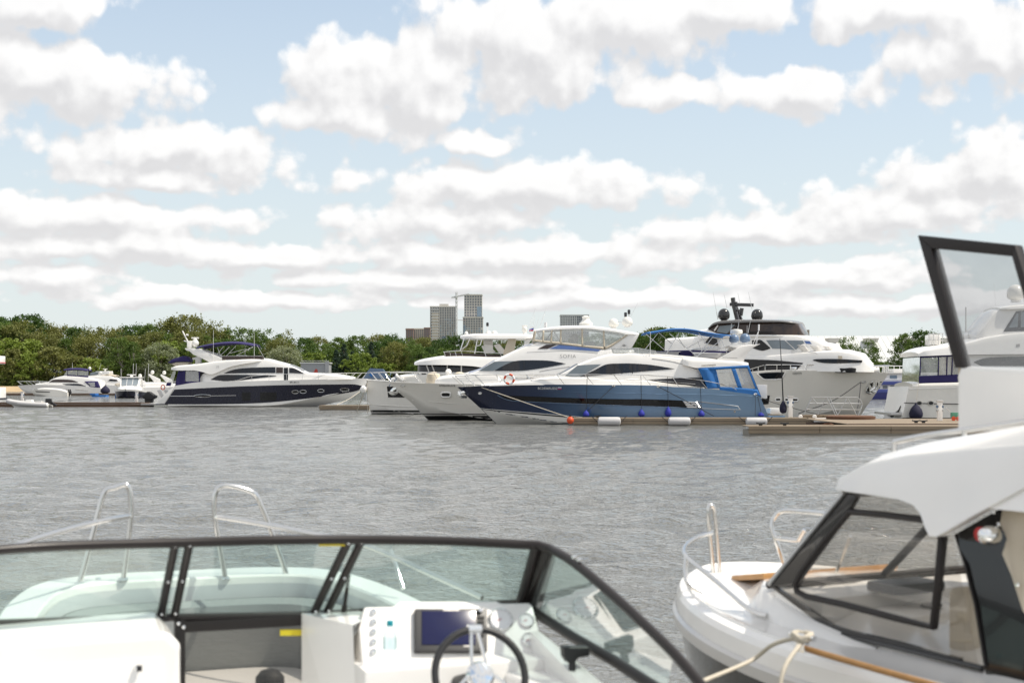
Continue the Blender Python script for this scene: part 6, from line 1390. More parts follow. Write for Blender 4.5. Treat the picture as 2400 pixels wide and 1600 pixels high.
# dark hulled cruiser seen bow-on
def bow_on():
    o = P(*Z1(1480, 1095), 244); o.z = 0
    b = LocalBoat('cabin_cruiser', 'dark hulled cabin cruiser with white top seen from the bow', 'cruiser', o, 2.5, R(-84))
    b.hull([(0, 1.05), (3, 1.15), (6, 1.3), (8, 1.42)], [(9.2, 1.5), (8.8, 1.0), (8.2, .4), (7.8, 0)], 'navy_paint', pw=2.6, full=.4)
    b.strip('gunwale', 'gelcoat', [(0, .85), (4, .98), (9.0, 1.2)], [(0, 1.06), (4, 1.2), (9.15, 1.5)], b.half, .03, 30, 3, mirror=True)
    s0 = b.house('foredeck', 'gelcoat', [(2, 1.1), (8.8, 1.45)], [(2, 1.7), (4.5, 1.85), (6.5, 1.75), (8.8, 1.5)], 2.0, .3, nose=5, nmin=.1, yref=2)
    s1 = b.house('wheelhouse', 'gelcoat', [(1, 1.3), (5.5, 1.7)], [(1, 3.3), (3.9, 3.45), (4.6, 2.6), (5.5, 1.75)], 1.75, .08, nose=1.6, nmin=.7, yref=2)
    for f0, f1 in ((-.92, -.35), (-.3, .3), (.35, .92)): b.roofpatch('windscreen', 'grey_glass', s1, 4.05, 5.3, f0, f1, .03)
    box('roof', (.8, -1.75, 3.4), (4.4, 1.75, 3.55), M['gelcoat'], b.root, .06); box('radar_bar', (2.8, -.75, 3.85), (3.0, .75, 3.98), M['gelcoat'], b.root, .04); box('radar_mount', (2.75, -.2, 3.56), (3.05, .2, 3.84), M['gelcoat'], b.root, .03)
    for y in (-1.9, 1.9): tube('antenna', [(1.5, y, 2.4), (1.0, y*1.08, 5.0)], .02, M['paint_white'], b.root)
    for sg in (-1, 1): tube('rail', [(2.5, sg*2.3, 1.9), (5, sg*2.2, 2.1), (7.5, sg*1.3, 2.25), (9.2, 0, 2.3)], .03, M['steel'], b.root, smooth=True); tube('stanchion', [(7.5, sg*1.25, 1.4), (7.5, sg*1.3, 2.25)], .025, M['steel'], b.root); tube('stanchion', [(5, sg*2.1, 1.3), (5, sg*2.2, 2.1)], .025, M['steel'], b.root)
bow_on()
mb_ = empty('blue_pontoon', P(*Z1(1100, 1085), 262), 0, 'small blue floating pontoon left of the bow-on cruiser', 'pontoon'); mb_.location.z = 0
box('float', (-1.2, -1, -.2), (1.4, 1, .3), M['blue_canvas'], mb_, .05); box('frame', (-1.5, -1.1, .31), (-.5, 1.1, .6), M['blue_canvas'], mb_, .05)
mb2 = box('float_block', (-.7, -.5, -.2), (.7, .5, .7), M['blue_canvas'], None, .05); mb2.location = P(*Z1(1322, 1080), 240).xy.to_3d(); tag(mb2, 'small blue float at the left of the bow-on cruiser', 'float')
# yacht behind, only its arch and domes show
def arch_yacht():
    o = P(*Z1(1790, 1040), 310); o.z = 0
    b = LocalBoat('motor_yacht', 'white yacht showing only arch and domes left of the navy stern', 'yacht', o, 2.4, R(12), 'small yachts by the beach')
    b.hull([(-9, 1.5), (-3, 1.6), (4, 1.8)], [(9, 2.0), (8.5, 1.3), (7.8, .5), (7.2, 0)], 'gelcoat')
    s1 = b.house('deckhouse', 'gelcoat', [(-7, 1.5), (6, 1.8)], [(-7, 2.5), (-2, 2.7), (1, 2.5), (6, 1.9)], 2.0, .1, nose=3, nmin=.3, yref=2)
    for x, h_ in ((-4.2, 4.5), (-1.6, 5.3), (.9, 5.2)):
        prism('radar_arch', [(x-1.3, -1.4, h_-1.0), (x-1.1, -1.4, h_-.75), (x+1.2, -1.4, h_-1.9), (x+1.4, -1.4, 2.4), (x+.2, -1.4, 2.4)], (0, 2.8, 0), M['gelcoat'], b.root, .05)
        d = lathe('dome', [(.18, -.45), (.36, -.3), (.4, 0), (.3, .28), (.02, .4)], M['dome_white'], b.root, (x-.5, 0, h_-.35), 14)
    for x in (-6.2, -5.6, -3.0): tube('antenna', [(x, 0, 2.4), (x+.1, 0, 6.8)], .03, M['paint_white'], b.root)
    tube('rail', [(-9, -2.2, 2.6), (8, -1.0, 3.0)], .05, M['steel'], b.root)
arch_yacht()
# grey inflatable dinghy with outboard at the left pier
def dinghy():
    o = P(*Z1(310, 1186), 146.6); o.z = 0
    e = empty('inflatable_dinghy', o, 0, 'grey inflatable dinghy with black outboard at the left pier', 'dinghy')
    s = .2126*146.6/FPX; q = lambda x, y: Vector(((x-310)*s, 0, (1186-y)*s))
    for sy in (-1, 1):
        tube('tube', [q(90, 1120)+Vector((0, sy*.05, 0)), q(140, 1132)+Vector((0, sy*.55, 0)), q(240, 1145)+Vector((0, sy*.75, 0)), q(400, 1156)+Vector((0, sy*.78, 0)), q(545, 1163)+Vector((0, sy*.75, 0))], [.1, .2, .23, .24, .24]*1 if False else .235, M['fender_grey'], e, 12)
        lathe('end_cap', [(.24, 0), (.2, .1), (.1, .14)], M['gelcoat'], e, q(545, 1163)+Vector((0, sy*.75, 0)), 14, (0, R(90), 0))
    prism('hull', [q(110, 1130), q(520, 1160), q(520, 1192), q(180, 1188)], (0, 1.0, 0), M['gelcoat'], e, .03).location.y = -.5
    prism('console', [q(285, 1150), q(295, 1105), q(360, 1105), q(370, 1150)], (0, .6, 0), M['gelcoat'], e, .05).location.y = -.3
    box('seat', tuple(q(400, 1150)-Vector((0, .4, 0))), tuple(q(470, 1120)+Vector((0, .4, 0))), M['gelcoat_grey'], e, .05)
    box('outboard_motor', tuple(q(505, 1150)-Vector((0, .2, 0))), tuple(q(570, 1092)+Vector((0, .2, 0))), M['plastic_black'], e, .1); prism('outboard_leg', [q(545, 1150), q(575, 1130), q(625, 1165), q(600, 1178)], (0, .2, 0), M['plastic_black'], e, .03)
    tube('tow_bar', [q(455, 1120), q(468, 1080)], .025, M['steel'], e)
    prism('lettering', [q(130, 1126), q(245, 1138), q(245, 1143), q(130, 1131)], (0, -.02, 0), M['letter_grey'], e).location.y = -.93
dinghy()
ropething('mooring_line', [P(*Z1(570, 1135), 150.5), P(*Z1(850, 1112), 180), P(*Z1(1100, 1095), 255)], .03, 'rope_dark', 'dark line running from the dinghy pier to the blue pontoon')
# floating beacon at the left edge
fb = empty('floating_beacon', P(*Z1(-35, 1090), 200), 0, 'white and red floating beacon cut by the left edge', 'beacon'); fb.location.z = 0
box('float', (-3.5, -1.5, -.3), (.8+.0, 1.5, 1.9), M['gelcoat'], fb, .15); box('band', (-3.6, -1.6, .2), (.9, 1.6, .42), M['navy_paint'], fb, .02)
box('tower', (-2.6, -1, 1.9), (-.6, 1, 5.2), M['gelcoat'], fb, .1); box('platform', (-3, -1.3, 5.2), (.75, 1.3, 6.3), M['gelcoat'], fb, .08); box('stripe', (-3.05, -1.35, 5.3), (.8, 1.35, 5.42), M['paint_red'], fb, .02)
for x in (-2.8, -1, .6): tube('rail_post', [(x, -1.2, 6.3), (x, -1.2, 7.6)], .04, M['steel'], fb)
tube('rail', [(-2.9, -1.2, 7.6), (.7, -1.2, 7.6)], .04, M['steel'], fb)
# blue passenger ship far right
def ship():
    o = P(*Z6(2250, 1155), 224); o.z = 0
    e = empty('passenger_ship', o, 0, 'blue and white passenger ship beyond the bow of the largest yacht', 'ship')
    mat('ship_blue', (.03, .035, .16), .35); mat('ship_band', (.07, .09, .30), .4)
    s = .22109*224/FPX; q = lambda x, y: Vector(((x-2250)*s, 0, (1155-y)*s))
    a, b_ = q(1700, 0).x, q(3400, 0).x
    prism('hull', [(a-3, -4, 0), (b_, -4, 0), (b_, -4, q(0, 1050).z), (a-5, -4, q(0, 1050).z)], (0, 8, 0), M['ship_blue'], e, .1)
    box('hull_band', (a-4, -4.1, q(0, 1088).z), (b_, 4.1, q(0, 1052).z), M['ship_band'], e, .05)
    box('lower_deck', (a, -3.6, q(0, 1050).z), (b_, 3.6, q(0, 1005).z), M['gelcoat'], e); box('deck_band', (a, -4, q(0, 1005).z), (b_, 4, q(0, 968).z), M['ship_band'], e, .03)
    box('upper_deck', (a+4, -3.4, q(0, 968).z), (b_, 3.4, q(0, 890).z), M['gelcoat'], e); box('upper_roof', (a+3, -3.8, q(0, 890).z), (b_, 3.8, q(0, 878).z), M['gelcoat_grey'], e, .03)
    box('wheelhouse', (q(2190, 0).x, -2.5, q(0, 878).z), (q(2330, 0).x, 2.5, q(0, 838).z), M['gelcoat'], e, .1)
    for k in range(22):
        x = q(1980, 0).x+k*q(2330, 0).x*0+k*1.15
        box('window', (x, -3.68, q(0, 1042).z), (x+.72, -3.55, q(0, 1012).z), M['window_far'], e)
        if k % 2 == 0: box('window', (x, -3.48, q(0, 945).z), (x+1.1, -3.35, q(0, 905).z), M['window_sky'], e)
    tube('deck_rail', [(a+3, -3.9, q(0, 945).z), (b_, -3.9, q(0, 945).z)], .04, M['paint_white'], e)
    for x in (2010, 2060, 2120, 2180, 2240, 2300): tube('mast', [q(x, 878), q(x, 800)], .05, M['paint_white'], e)
    tube('deck_rail', [q(2000, 802), q(2330, 806)], .05, M['paint_white'], e)
    lb = prism('lifeboat', [Vector(((x-2250)*s, -1, 0))+Vector((0, 0, (1155-y)*s)) for x, y in ((2335, 850), (2480, 850), (2520, 828), (2480, 790), (2440, 770), (2410, 810), (2335, 835))], (0, 2, 0), M['ship_blue'], e, .1)
ship()
# ------------------------------------------------------------------ the open motorboat in front (we look over its console)
def ringloft(name, rings, m, parent, close=False, cap=None, ang=40):
    n = len(rings[0]); V = [p for r in rings for p in r]; F = []
    for i in range(len(rings)-1):
        for k in range(n if close else n-1): F.append((i*n+k, i*n+(k+1) % n, (i+1)*n+(k+1) % n, (i+1)*n+k))
    if cap: F.append(tuple(range((len(rings)-1)*n, len(rings)*n)))
    bm = bmesh.new(); me = bpy.data.meshes.new('t'); me.from_pydata([tuple(map(float, v)) for v in V], [], F); bm.from_mesh(me); bpy.data.meshes.remove(me)
    return mkbm(name, bm, m, parent, ang=ang)
def symm(half):      # half outline from the bow centre to the stern (x >= 0) -> closed-side polyline stern-port .. bow .. stern-starboard
    return [(-x, y) for x, y in half[::-1]]+[(x, y) for x, y in half[(1 if half[0][0] == 0 else 0):]]
def smooth2(pts, n=5): return [(p.x, p.y) for p in pts_smooth([Vector((x, y, 0)) for x, y in pts], n)]
ZA = zoomer(0, 1100, .34014); ZB = zoomer(700, 1200, .34014)
def open_boat():
    yaw = R(20); O = Vector((-1.15, 6.4, 0)); F = Frame(O, yaw)
    r = empty('open_motorboat', O, yaw, 'white open motorboat with teal windscreen in the foreground', 'motorboat')
    FB, GT, ST = M['frame_black'], M['glass_teal'], M['steel']
    # hull and gunwale
    outer = smooth2(symm([(0, 2.56), (.5, 2.54), (.86, 2.3), (1.04, 1.75), (1.13, 1.0), (1.19, .2), (1.22, -.8), (1.22, -2.6)]))
    inner = smooth2(symm([(0, 2.2), (.5, 2.18), (.74, 2.0), (.87, 1.5), (.93, .95), (.92, .2), (.95, -.8), (.95, -2.6)]))
    zt = lambda y: 1.16+.09*max(0, min(1, y/2.4))
    ringloft('hull', [[(x, y, zt(y)-.06) for x, y in outer]]+[[(x*a, y*b+c, z) for x, y in outer] for a, b, c, z in ((1.0, 1, 0, zt(0)-.16), (.96, .97, -.02, .8), (.88, .9, -.1, .35), (.72, .8, -.2, 0), (.3, .65, -.3, -.25))], M['gelcoat'], r)
    ringloft('gunwale', [[(x, y, zt(y)-.07) for x, y in outer], [(x*1.004, y*1.003, zt(y)-.02) for x, y in outer], [(x*.985, y*.992, zt(y)) for x, y in outer], [(x*1.01, y*1.004, zt(y)+.006) for x, y in inner], [(x, y, zt(y)-.006) for x, y in inner], [(x*.995, y*.998, zt(y)-.05) for x, y in inner]], M['gelcoat'], r, ang=28)
    ringloft('inner_wall', [[(x*.99, y*.996, zt(y)-.045) for x, y in inner], [(x*.96, y*.98, .85) for x, y in inner], [(x*.93, y*.96, .5) for x, y in inner]], M['liner_grey'], r)
    mk('sole', [(-.95, -2.6, .5), (.95, -2.6, .5), (.92, 1.2, .5), (.6, 1.9, .5), (-.6, 1.9, .5), (-.92, 1.2, .5)], [(0, 1, 2, 3, 4, 5)], M['liner_grey'], r)
    # bow seat backs and cushions
    bk = [p for p in inner if p[1] > .55]
    ringloft('seat_back', [[(x*.955, y*.975, z) for x, y in bk] for z in (1.12, .7)]+[[(x*.86, y*.94, z) for x, y in bk] for z in (.7, 1.09)]+[[(x*.94, y*.968, 1.12) for x, y in bk]], M['seat_grey'], r)
    ringloft('seat_cushion', [[(x*.84, y*.93, .6) for x, y in bk], [(x*.84, y*.93, .72) for x, y in bk], [(x*.45, y*.74, .72) for x, y in bk], [(x*.42, y*.72, .70) for x, y in bk], [(x*.42, y*.72, .5) for x, y in bk]], M['deck_white'], r)
    # windscreen: key points
    T = {0: F.y((-90, 1296), -.5), 1: F.y((428, 1271), -.28), 2: F.y((833, 1264), -.28), 3: F.y((1262, 1277), -.46)}
    Bm = {0: Vector((-1.2, -.16, 1.41)), 1: F.y((392, 1446), 0), 2: F.y((748, 1440), 0), 3: F.y((1222, 1412), -.16)}
    side = [F.x((1290, 1285), 1.215), F.x((1346, 1318), 1.235), F.x((1430, 1388), 1.26), F.x((1500, 1452), 1.28), F.x((1580, 1530), 1.30), F.x((1650, 1612), 1.32)]
    lows = [F.x((1240, 1425), 1.215), F.x((1340, 1490), 1.25), F.x((1440, 1548), 1.28), F.x((1560, 1625), 1.31)]
    T0a = F.y((120, 1280), -.36)
    top = pts_smooth([T[0], T0a, T[1], (T[1]+T[2])/2+Vector((0, 0, .004)), T[2], F.y((1040, 1267), -.34), T[3]], 5)+pts_smooth(side, 4)
    wsf = tube('windscreen_frame', top, .021, FB, r, 8)
    for k, (p, q) in enumerate(((Bm[1], T[1]), (Bm[2], T[2]))):
        for dx in (-.03, .03): tube('windscreen_post', [p+Vector((dx, 0, 0)), q+Vector((dx, 0, 0))], .019, FB, r, 8)
        for t in (.06, .5, .96):
            for dx in (-.03, .03): lathe('screw', [(.007, 0), (.006, .004), (.001, .005)], M['chrome'], wsf, p.lerp(q, t)+Vector((dx, -.021, 0)), 8, (R(90), 0, 0))
    tube('windscreen_post', [Bm[3]+Vector((-.03, 0, -.08)), T[3]+Vector((-.01, 0, 0))], .024, FB, r, 8); tube('windscreen_post', [Bm[3]+Vector((.05, -.03, -.08)), side[0]+Vector((.01, -.01, -.01))], .02, FB, r, 8)
    prism('post_filler', [Bm[3]+Vector((-.03, .004, -.08)), Bm[3]+Vector((.05, -.03, -.08)), side[0]+Vector((.0, 0, -.01)), T[3]], (0, .006, 0), FB, r)
    tube('lower_frame', [Bm[0], Bm[1]+Vector((0, 0, 0))], .02, FB, r, 8); tube('lower_frame', [Bm[1], Bm[2]], .018, FB, r, 8); tube('lower_frame', [Bm[2], Bm[3]], .02, FB, r, 8)
    tube('lower_frame', lows, .024, FB, r, 8)
    def pane(name, pts, m=GT):
        n = len(pts); return mk(name, [tuple(p) for p in pts], [tuple(range(n))], m, r, smooth=False)
    pane('windscreen_pane', [Bm[0], Bm[1], T[1], T0a, T[0]]); pane('windscreen_pane', [Bm[1], Bm[2], T[2], T[1]]); pane('windscreen_pane', [Bm[2], Bm[3], T[3], F.y((1040, 1267), -.34), T[2]])
    for a in range(len(lows)-1):
        pass
    sp = pts_smooth(side, 4)[:17]; lp = pts_smooth(lows, 5)[:16]
    mk('windscreen_pane', [tuple(p) for p in sp]+[tuple(p) for p in lp[::-1]], [tuple(range(len(sp)+len(lp)))], GT, r, smooth=False)
    for c in (F.x((1346, 1318), 1.235), F.x((1358, 1324), 1.238)): lathe('snap_stud', [(.012, 0), (.012, .01), (.006, .014)], M['chrome'], wsf, c+Vector((0, 0, .018)), 10)
    # yellow labels, gas strut
    def label(z, x0, y0, x1, y1, yy):
        q = [F.y(z(x, y), yy) for x, y in ((x0, y1), (x1, y1), (x1, y0), (x0, y0))]; prism('label', q, (0, -.003, 0), M['yellow_label'], r)
    label(ZB, 140, 212, 326, 232, -.275); label(ZA, 1930, 1100, 2110, 1142, -.01)
    tube('gas_strut', [F.y(ZB(345, 430), -.12), F.y(ZB(318, 640), -.08)], .009, FB, r); tube('gas_strut', [F.y(ZB(318, 640), -.08), F.y(ZB(298, 785), -.06)], .014, FB, r)
    # walk-through door
    d0, d1, d2, d3 = F.y(ZA(1255, 1075), .0), F.y(ZA(2190, 1060), .0), F.y(ZA(2180, 1800), .0), F.y(ZA(1265, 1800), .0)
    def bar(a, b, w_, nm='door_frame'): tube(nm, [a, b], w_, FB, r, 8)
    box('door_frame', (d0.x, -.02, d0.z-.028), (d1.x, .02, d0.z+.022), FB, r, .006); box('door_frame', (d0.x-.035, -.022, .55), (d0.x+.012, .022, d0.z+.03), FB, r, .006); box('door_frame', (d1.x-.055, -.022, .55), (d1.x+.05, .022, d0.z+.03), FB, r, .006)
    mk('door_pane', [(d0.x, 0, .6), (d1.x, 0, .6), (d1.x, 0, d0.z), (d0.x, 0, d0.z)], [(0, 1, 2, 3)], M['glass_smoke'], r, smooth=False)
    for x, z_ in ((1265, 1082), (2135, 1068), (2165, 1040), (2230, 1030), (1230, 1058), (2130, 1228)): lathe('screw', [(.009, 0), (.008, .006), (.001, .008)], M['chrome'], r, F.y(ZA(x, z_), -.03), 8, (R(90), 0, 0))
    bg_ = Vector((F.y(ZA(1860, 1330), .3).x, .3, .94))
    bag = lathe('deck_bag', [(.02, 0), (.05, .008), (.07, .035), (.068, .075), (.045, .105), (.015, .115), (.01, .115)], M['black_rubber'], None, F.o+F.ax*bg_.x+F.ay*bg_.y+Vector((0, 0, bg_.z)), 18); tag(bag, 'round black bag on the bow seat behind the walk-through door', 'bag')
    # port console
    c1 = F.y((424, 1500), -.58); zc = 1.405
    con = [(-1.25, zc), (c1.x-.05, zc), (c1.x, zc-.05), (c1.x, .5), (-1.25, .5)]
    bm_ = prism('port_console', [(x, -.58, z) for x, z in con], (0, .56, 0), M['gelcoat'], r, .035, 4)
    q0 = F.y((322, 1563), -.585); lathe('console_latch', [(.014, 0), (.012, .012), (.004, .016)], M['chrome'], r, q0, 12, (R(90), 0, 0)); box('console_latch', tuple(q0+Vector((-.004, -.02, -.012))), tuple(q0+Vector((.016, -.012, .01))), M['plastic_black'], r)
    box('console_door', (-1.2, -.588, .55), (c1.x-.07, -.575, zc-.10), M['gelcoat'], r, .004)
    # helm console: sloping dash
    dp = F.y(ZB(900, 640), -.36); dn = Vector((0, -.80, .60))
    D = lambda x, y: F.n(ZB(x, y), dp, dn)
    dash = [D(*p) for p in ((415, 800), (455, 650), (660, 645), (700, 612), (1365, 608), (1395, 625), (1590, 620), (1612, 640), (1668, 840), (1640, 1010), (440, 1040))]
    prism('dash_panel', dash, (0, .30, -.16), M['gelcoat'], r, .014, 3)
    bl = D(440, 1040); brr = D(1640, 1010)
    zs_ = bl.z
    box('helm_console', (bl.x-.03, bl.y-.16, .5), (brr.x+.02, bl.y+.26, zs_+.0), M['gelcoat'], r, .02)
    mk('helm_flank', [(bl.x-.16, -.02, 1.36), (bl.x-.03, bl.y+.05, 1.37), (bl.x-.03, bl.y-.1, .5), (bl.x-.16, -.02, .5)], [(0, 1, 2, 3)], M['gelcoat'], r, smooth=False)
    mk('helm_flank', [(bl.x-.16, -.02, 1.36), (bl.x+.1, -.02, 1.36), (bl.x+.1, bl.y+.2, 1.38), (bl.x-.03, bl.y+.05, 1.37)], [(0, 1, 2, 3)], M['gelcoat'], r, smooth=False)
    u_, w_ = Vector((1, 0, 0)), Vector((0, .60, .80))                    # axes in the dash plane
    def slab(nm, x0, y0, x1, y1, th, m, off=0.0, bev=.006, parent=None):
        a = D(x0, y1); b_ = D(x1, y1); c = D(x1, y0); d = D(x0, y0); return prism(nm, [p+dn*off for p in (a, b_, c, d)], dn*th, m, parent or r, bev)
    slab('chart_plotter', 790, 680, 1292, 975, .028, M['plastic_black'], 0, .012); slab('chart_screen', 838, 700, 1206, 932, .003, M['screen'], .0285, .001)
    slab('plotter_badge', 985, 690, 1095, 704, .002, M['letter_grey'], .0285, 0); slab('plotter_badge', 1125, 938, 1185, 946, .002, M['letter_grey'], .0285, 0)
    for j in range(5): slab('plotter_key', 1222, 735+j*30, 1268, 755+j*30, .004, M['black_rubber'], .0285, .001)
    q = D(1238, 700); lathe('plotter_knob', [(.012, 0), (.011, .012), (.003, .014)], M['chrome'], r, q+dn*.03, 12, (R(53), 0, 0))
    for (x, y, rr) in ((1392, 742, 80), (1568, 748, 50), (1585, 882, 50)):
        c = D(x, y); R_ = (D(x+rr, y)-D(x-rr, y)).length/2
        g = lathe('gauge', [(R_, 0), (R_*1.02, .012), (R_*.93, .016), (R_*.9, .01)], M['chrome'], r, c, 28, (R(53), 0, 0))
        lathe('gauge_face', [(R_*.9, .0), (R_*.89, .0105)], M['paint_white'], g, (0, 0, 0), 28)
        for k in range(12):
            t = R(-40+k*23.6); tube('gauge_mark', [(R_*.72*math.cos(t), R_*.72*math.sin(t), .0115), (R_*.84*math.cos(t), R_*.84*math.sin(t), .0115)], .0012, M['letter_grey'], g, 4)
        tube('gauge_needle', [(0, 0, .0125), (-R_*.45, -R_*.12, .0125)], .0016, M['paint_red'], g, 4)
    for k in range(5):
        c = D(512, 690+k*68); lathe('switch', [(.014, 0), (.014, .006), (.009, .009), (.009, .02), (.003, .024)], M['chrome'], r, c, 14, (R(53), 0, 0))
    # steering wheel
    wc = F.y((1126, 1582), -.98); Rw = .19; tl = R(66)
    wx, wy = Vector((1, 0, 0)), Vector((0, math.cos(tl), math.sin(tl))); wn = wx.cross(wy)
    sw = empty('t', (0, 0, 0)); bpy.data.objects.remove(sw)
    rim = tube('steering_wheel', [wc+wx*(Rw*math.cos(t))+wy*(Rw*math.sin(t)) for t in np.linspace(0, 2*math.pi, 49)[:-1]], .0155, M['plastic_black'], r, 10, closed=True)
    for t in (90, 215, 325):
        d_ = wx*math.cos(R(t))+wy*math.sin(R(t)); e_ = wx*-math.sin(R(t))+wy*math.cos(R(t))
        for s_ in (-1, 1): tube('spoke', [wc+d_*.05+e_*s_*.03-wn*0, wc+d_*.12+e_*s_*.022, wc+d_*(Rw-.012)+e_*s_*.014], .0075, M['chrome'], rim, 8, smooth=True)
        tube('spoke_cap', [wc+d_*(Rw)-e_*.028, wc+d_*(Rw+.002)+e_*.028], .019, M['chrome'], rim, 10)
    hubr = wn.to_track_quat('Z', 'Y').to_euler(); hub = lathe('hub', [(.056, -.02), (.06, 0), (.05, .018), (.02, .026), (.002, .027)], M['chrome'], rim, wc, 24, hubr)
    tube('column', [wc, Vector((wc.x, bl.y-.1, wc.z-.1))], .025, M['plastic_black'], r, 12)
    # throttle
    t0 = F.y(ZB(1885, 1200), -.95); t1 = F.y(ZB(1885, 990), -.93); tube('throttle_lever', [t0-Vector((0, 0, .12)), t0, t1], .016, M['plastic_black'], r, 8)
    g0, g1 = F.y(ZB(1838, 955), -.93), F.y(ZB(2005, 955), -.93); prism('throttle_grip', [F.y(ZB(x, y), -.95) for x, y in ((1828, 925), (2005, 925), (2010, 990), (1930, 1002), (1905, 1040), (1860, 1040), (1832, 995))], (0, .05, 0), M['plastic_black'], r, .012, 3)
    box('throttle_box', (t0.x-.06, t0.y-.09, t0.z-.24), (t0.x+.1, t0.y+.12, t0.z-.1), M['plastic_black'], r, .02)
    # starboard coaming aft of the screen
    ringloft('side_coaming', [[(1.17, -.5, 1.30), (1.2, -.8, 1.24), (1.22, -1.3, 1.15), (1.22, -2.4, 1.12)], [(1.13, -.5, 1.30), (1.13, -.8, 1.24), (1.12, -1.3, 1.14), (1.1, -2.4, 1.1)], [(1.12, -.5, .6), (1.1, -.8, .6), (1.08, -1.3, .6), (1.05, -2.4, .6)]], M['gelcoat'], r)
    # bow rails
    for sgn, loop, arm in ((-1, [(186, 1368), (205, 1300), (222, 1235), (238, 1172), (250, 1148), (270, 1142), (292, 1135), (303, 1145), (307, 1180), (306, 1215), (298, 1290), (289, 1358)], [(305, 1208), (240, 1220), (140, 1245), (35, 1278), (-80, 1320)]),
                           (1, [(529, 1356), (517, 1290), (506, 1230), (502, 1180), (507, 1150), (520, 1138), (545, 1139), (580, 1148), (600, 1160), (615, 1190), (640, 1255), (660, 1310), (676, 1360)], [(505, 1210), (620, 1228), (720, 1248), (850, 1275), (1000, 1340), (1130, 1400)])):
        tube('bow_rail', [F.y(p, 2.2) for p in loop], .0155, ST, r, 10, smooth=True)
        ya = np.linspace(2.2, .55 if sgn > 0 else .9, len(arm)); A = [F.y(p, y) for p, y in zip(arm, ya)]
        tube('bow_rail', A, .0145, ST, r, 10, smooth=True)
        for p in (loop[0], loop[-1]): lathe('rail_foot', [(.03, 0), (.028, .012), (.014, .016)], M['chrome'], r, F.y(p, 2.2)-Vector((0, 0, .0)), 14)
        for c in (F.y(arm[0], 2.19), F.y((arm[0][0]+sgn*12, arm[0][1]+3), 2.17)): lathe('rail_bolt', [(.008, 0), (.004, .006)], M['chrome'], r, c+Vector((0, -.014, 0)), 8, (R(90), 0, 0))
    tube('rail_post', [F.y((915, 1288), 1.35), F.y((930, 1330), 1.3), F.y((945, 1378), 1.22)], .0125, ST, r, 10, smooth=True)
    c = F.y((598, 1352), 2.3); box('bow_light', tuple(c+Vector((-.05, -.03, -.02))), tuple(c+Vector((.05, .03, .03))), M['chrome'], r, .015)
    for u in (230, 335, 470): lathe('deck_stud', [(.02, 0), (.012, .014)], M['chrome'], r, F.y((u, 1358), 2.3), 10)
    # water bottle standing on the console ledge
    bp = F.y((914, 1556), bl.y-.08); bp.z = zs_+.005
    wb = empty('water_bottle', F.o+F.ax*bp.x+F.ay*bp.y+Vector((0, 0, bp.z)), 0, 'clear plastic water bottle with teal cap beside the chart plotter', 'bottle')
    k = 1.0; lathe('body', [(.026, 0), (.031, .008), (.031, .05), (.028, .06), (.031, .07), (.031, .115), (.026, .135), (.014, .155), (.012, .165)], M['bottle_plastic'], wb, n=20)
    mat('cap_teal', (.02, .30, .36), .4); mat('water_in', (.55, .75, .85), .05); lathe('cap', [(.0145, .162), (.0145, .182), (.012, .184)], M['cap_teal'], wb, n=20); lathe('paper_label', [(.0315, .066), (.0315, .112)], M['gelcoat_grey'] if False else M['bottle_plastic'], wb, n=20)
    return r
open_boat()

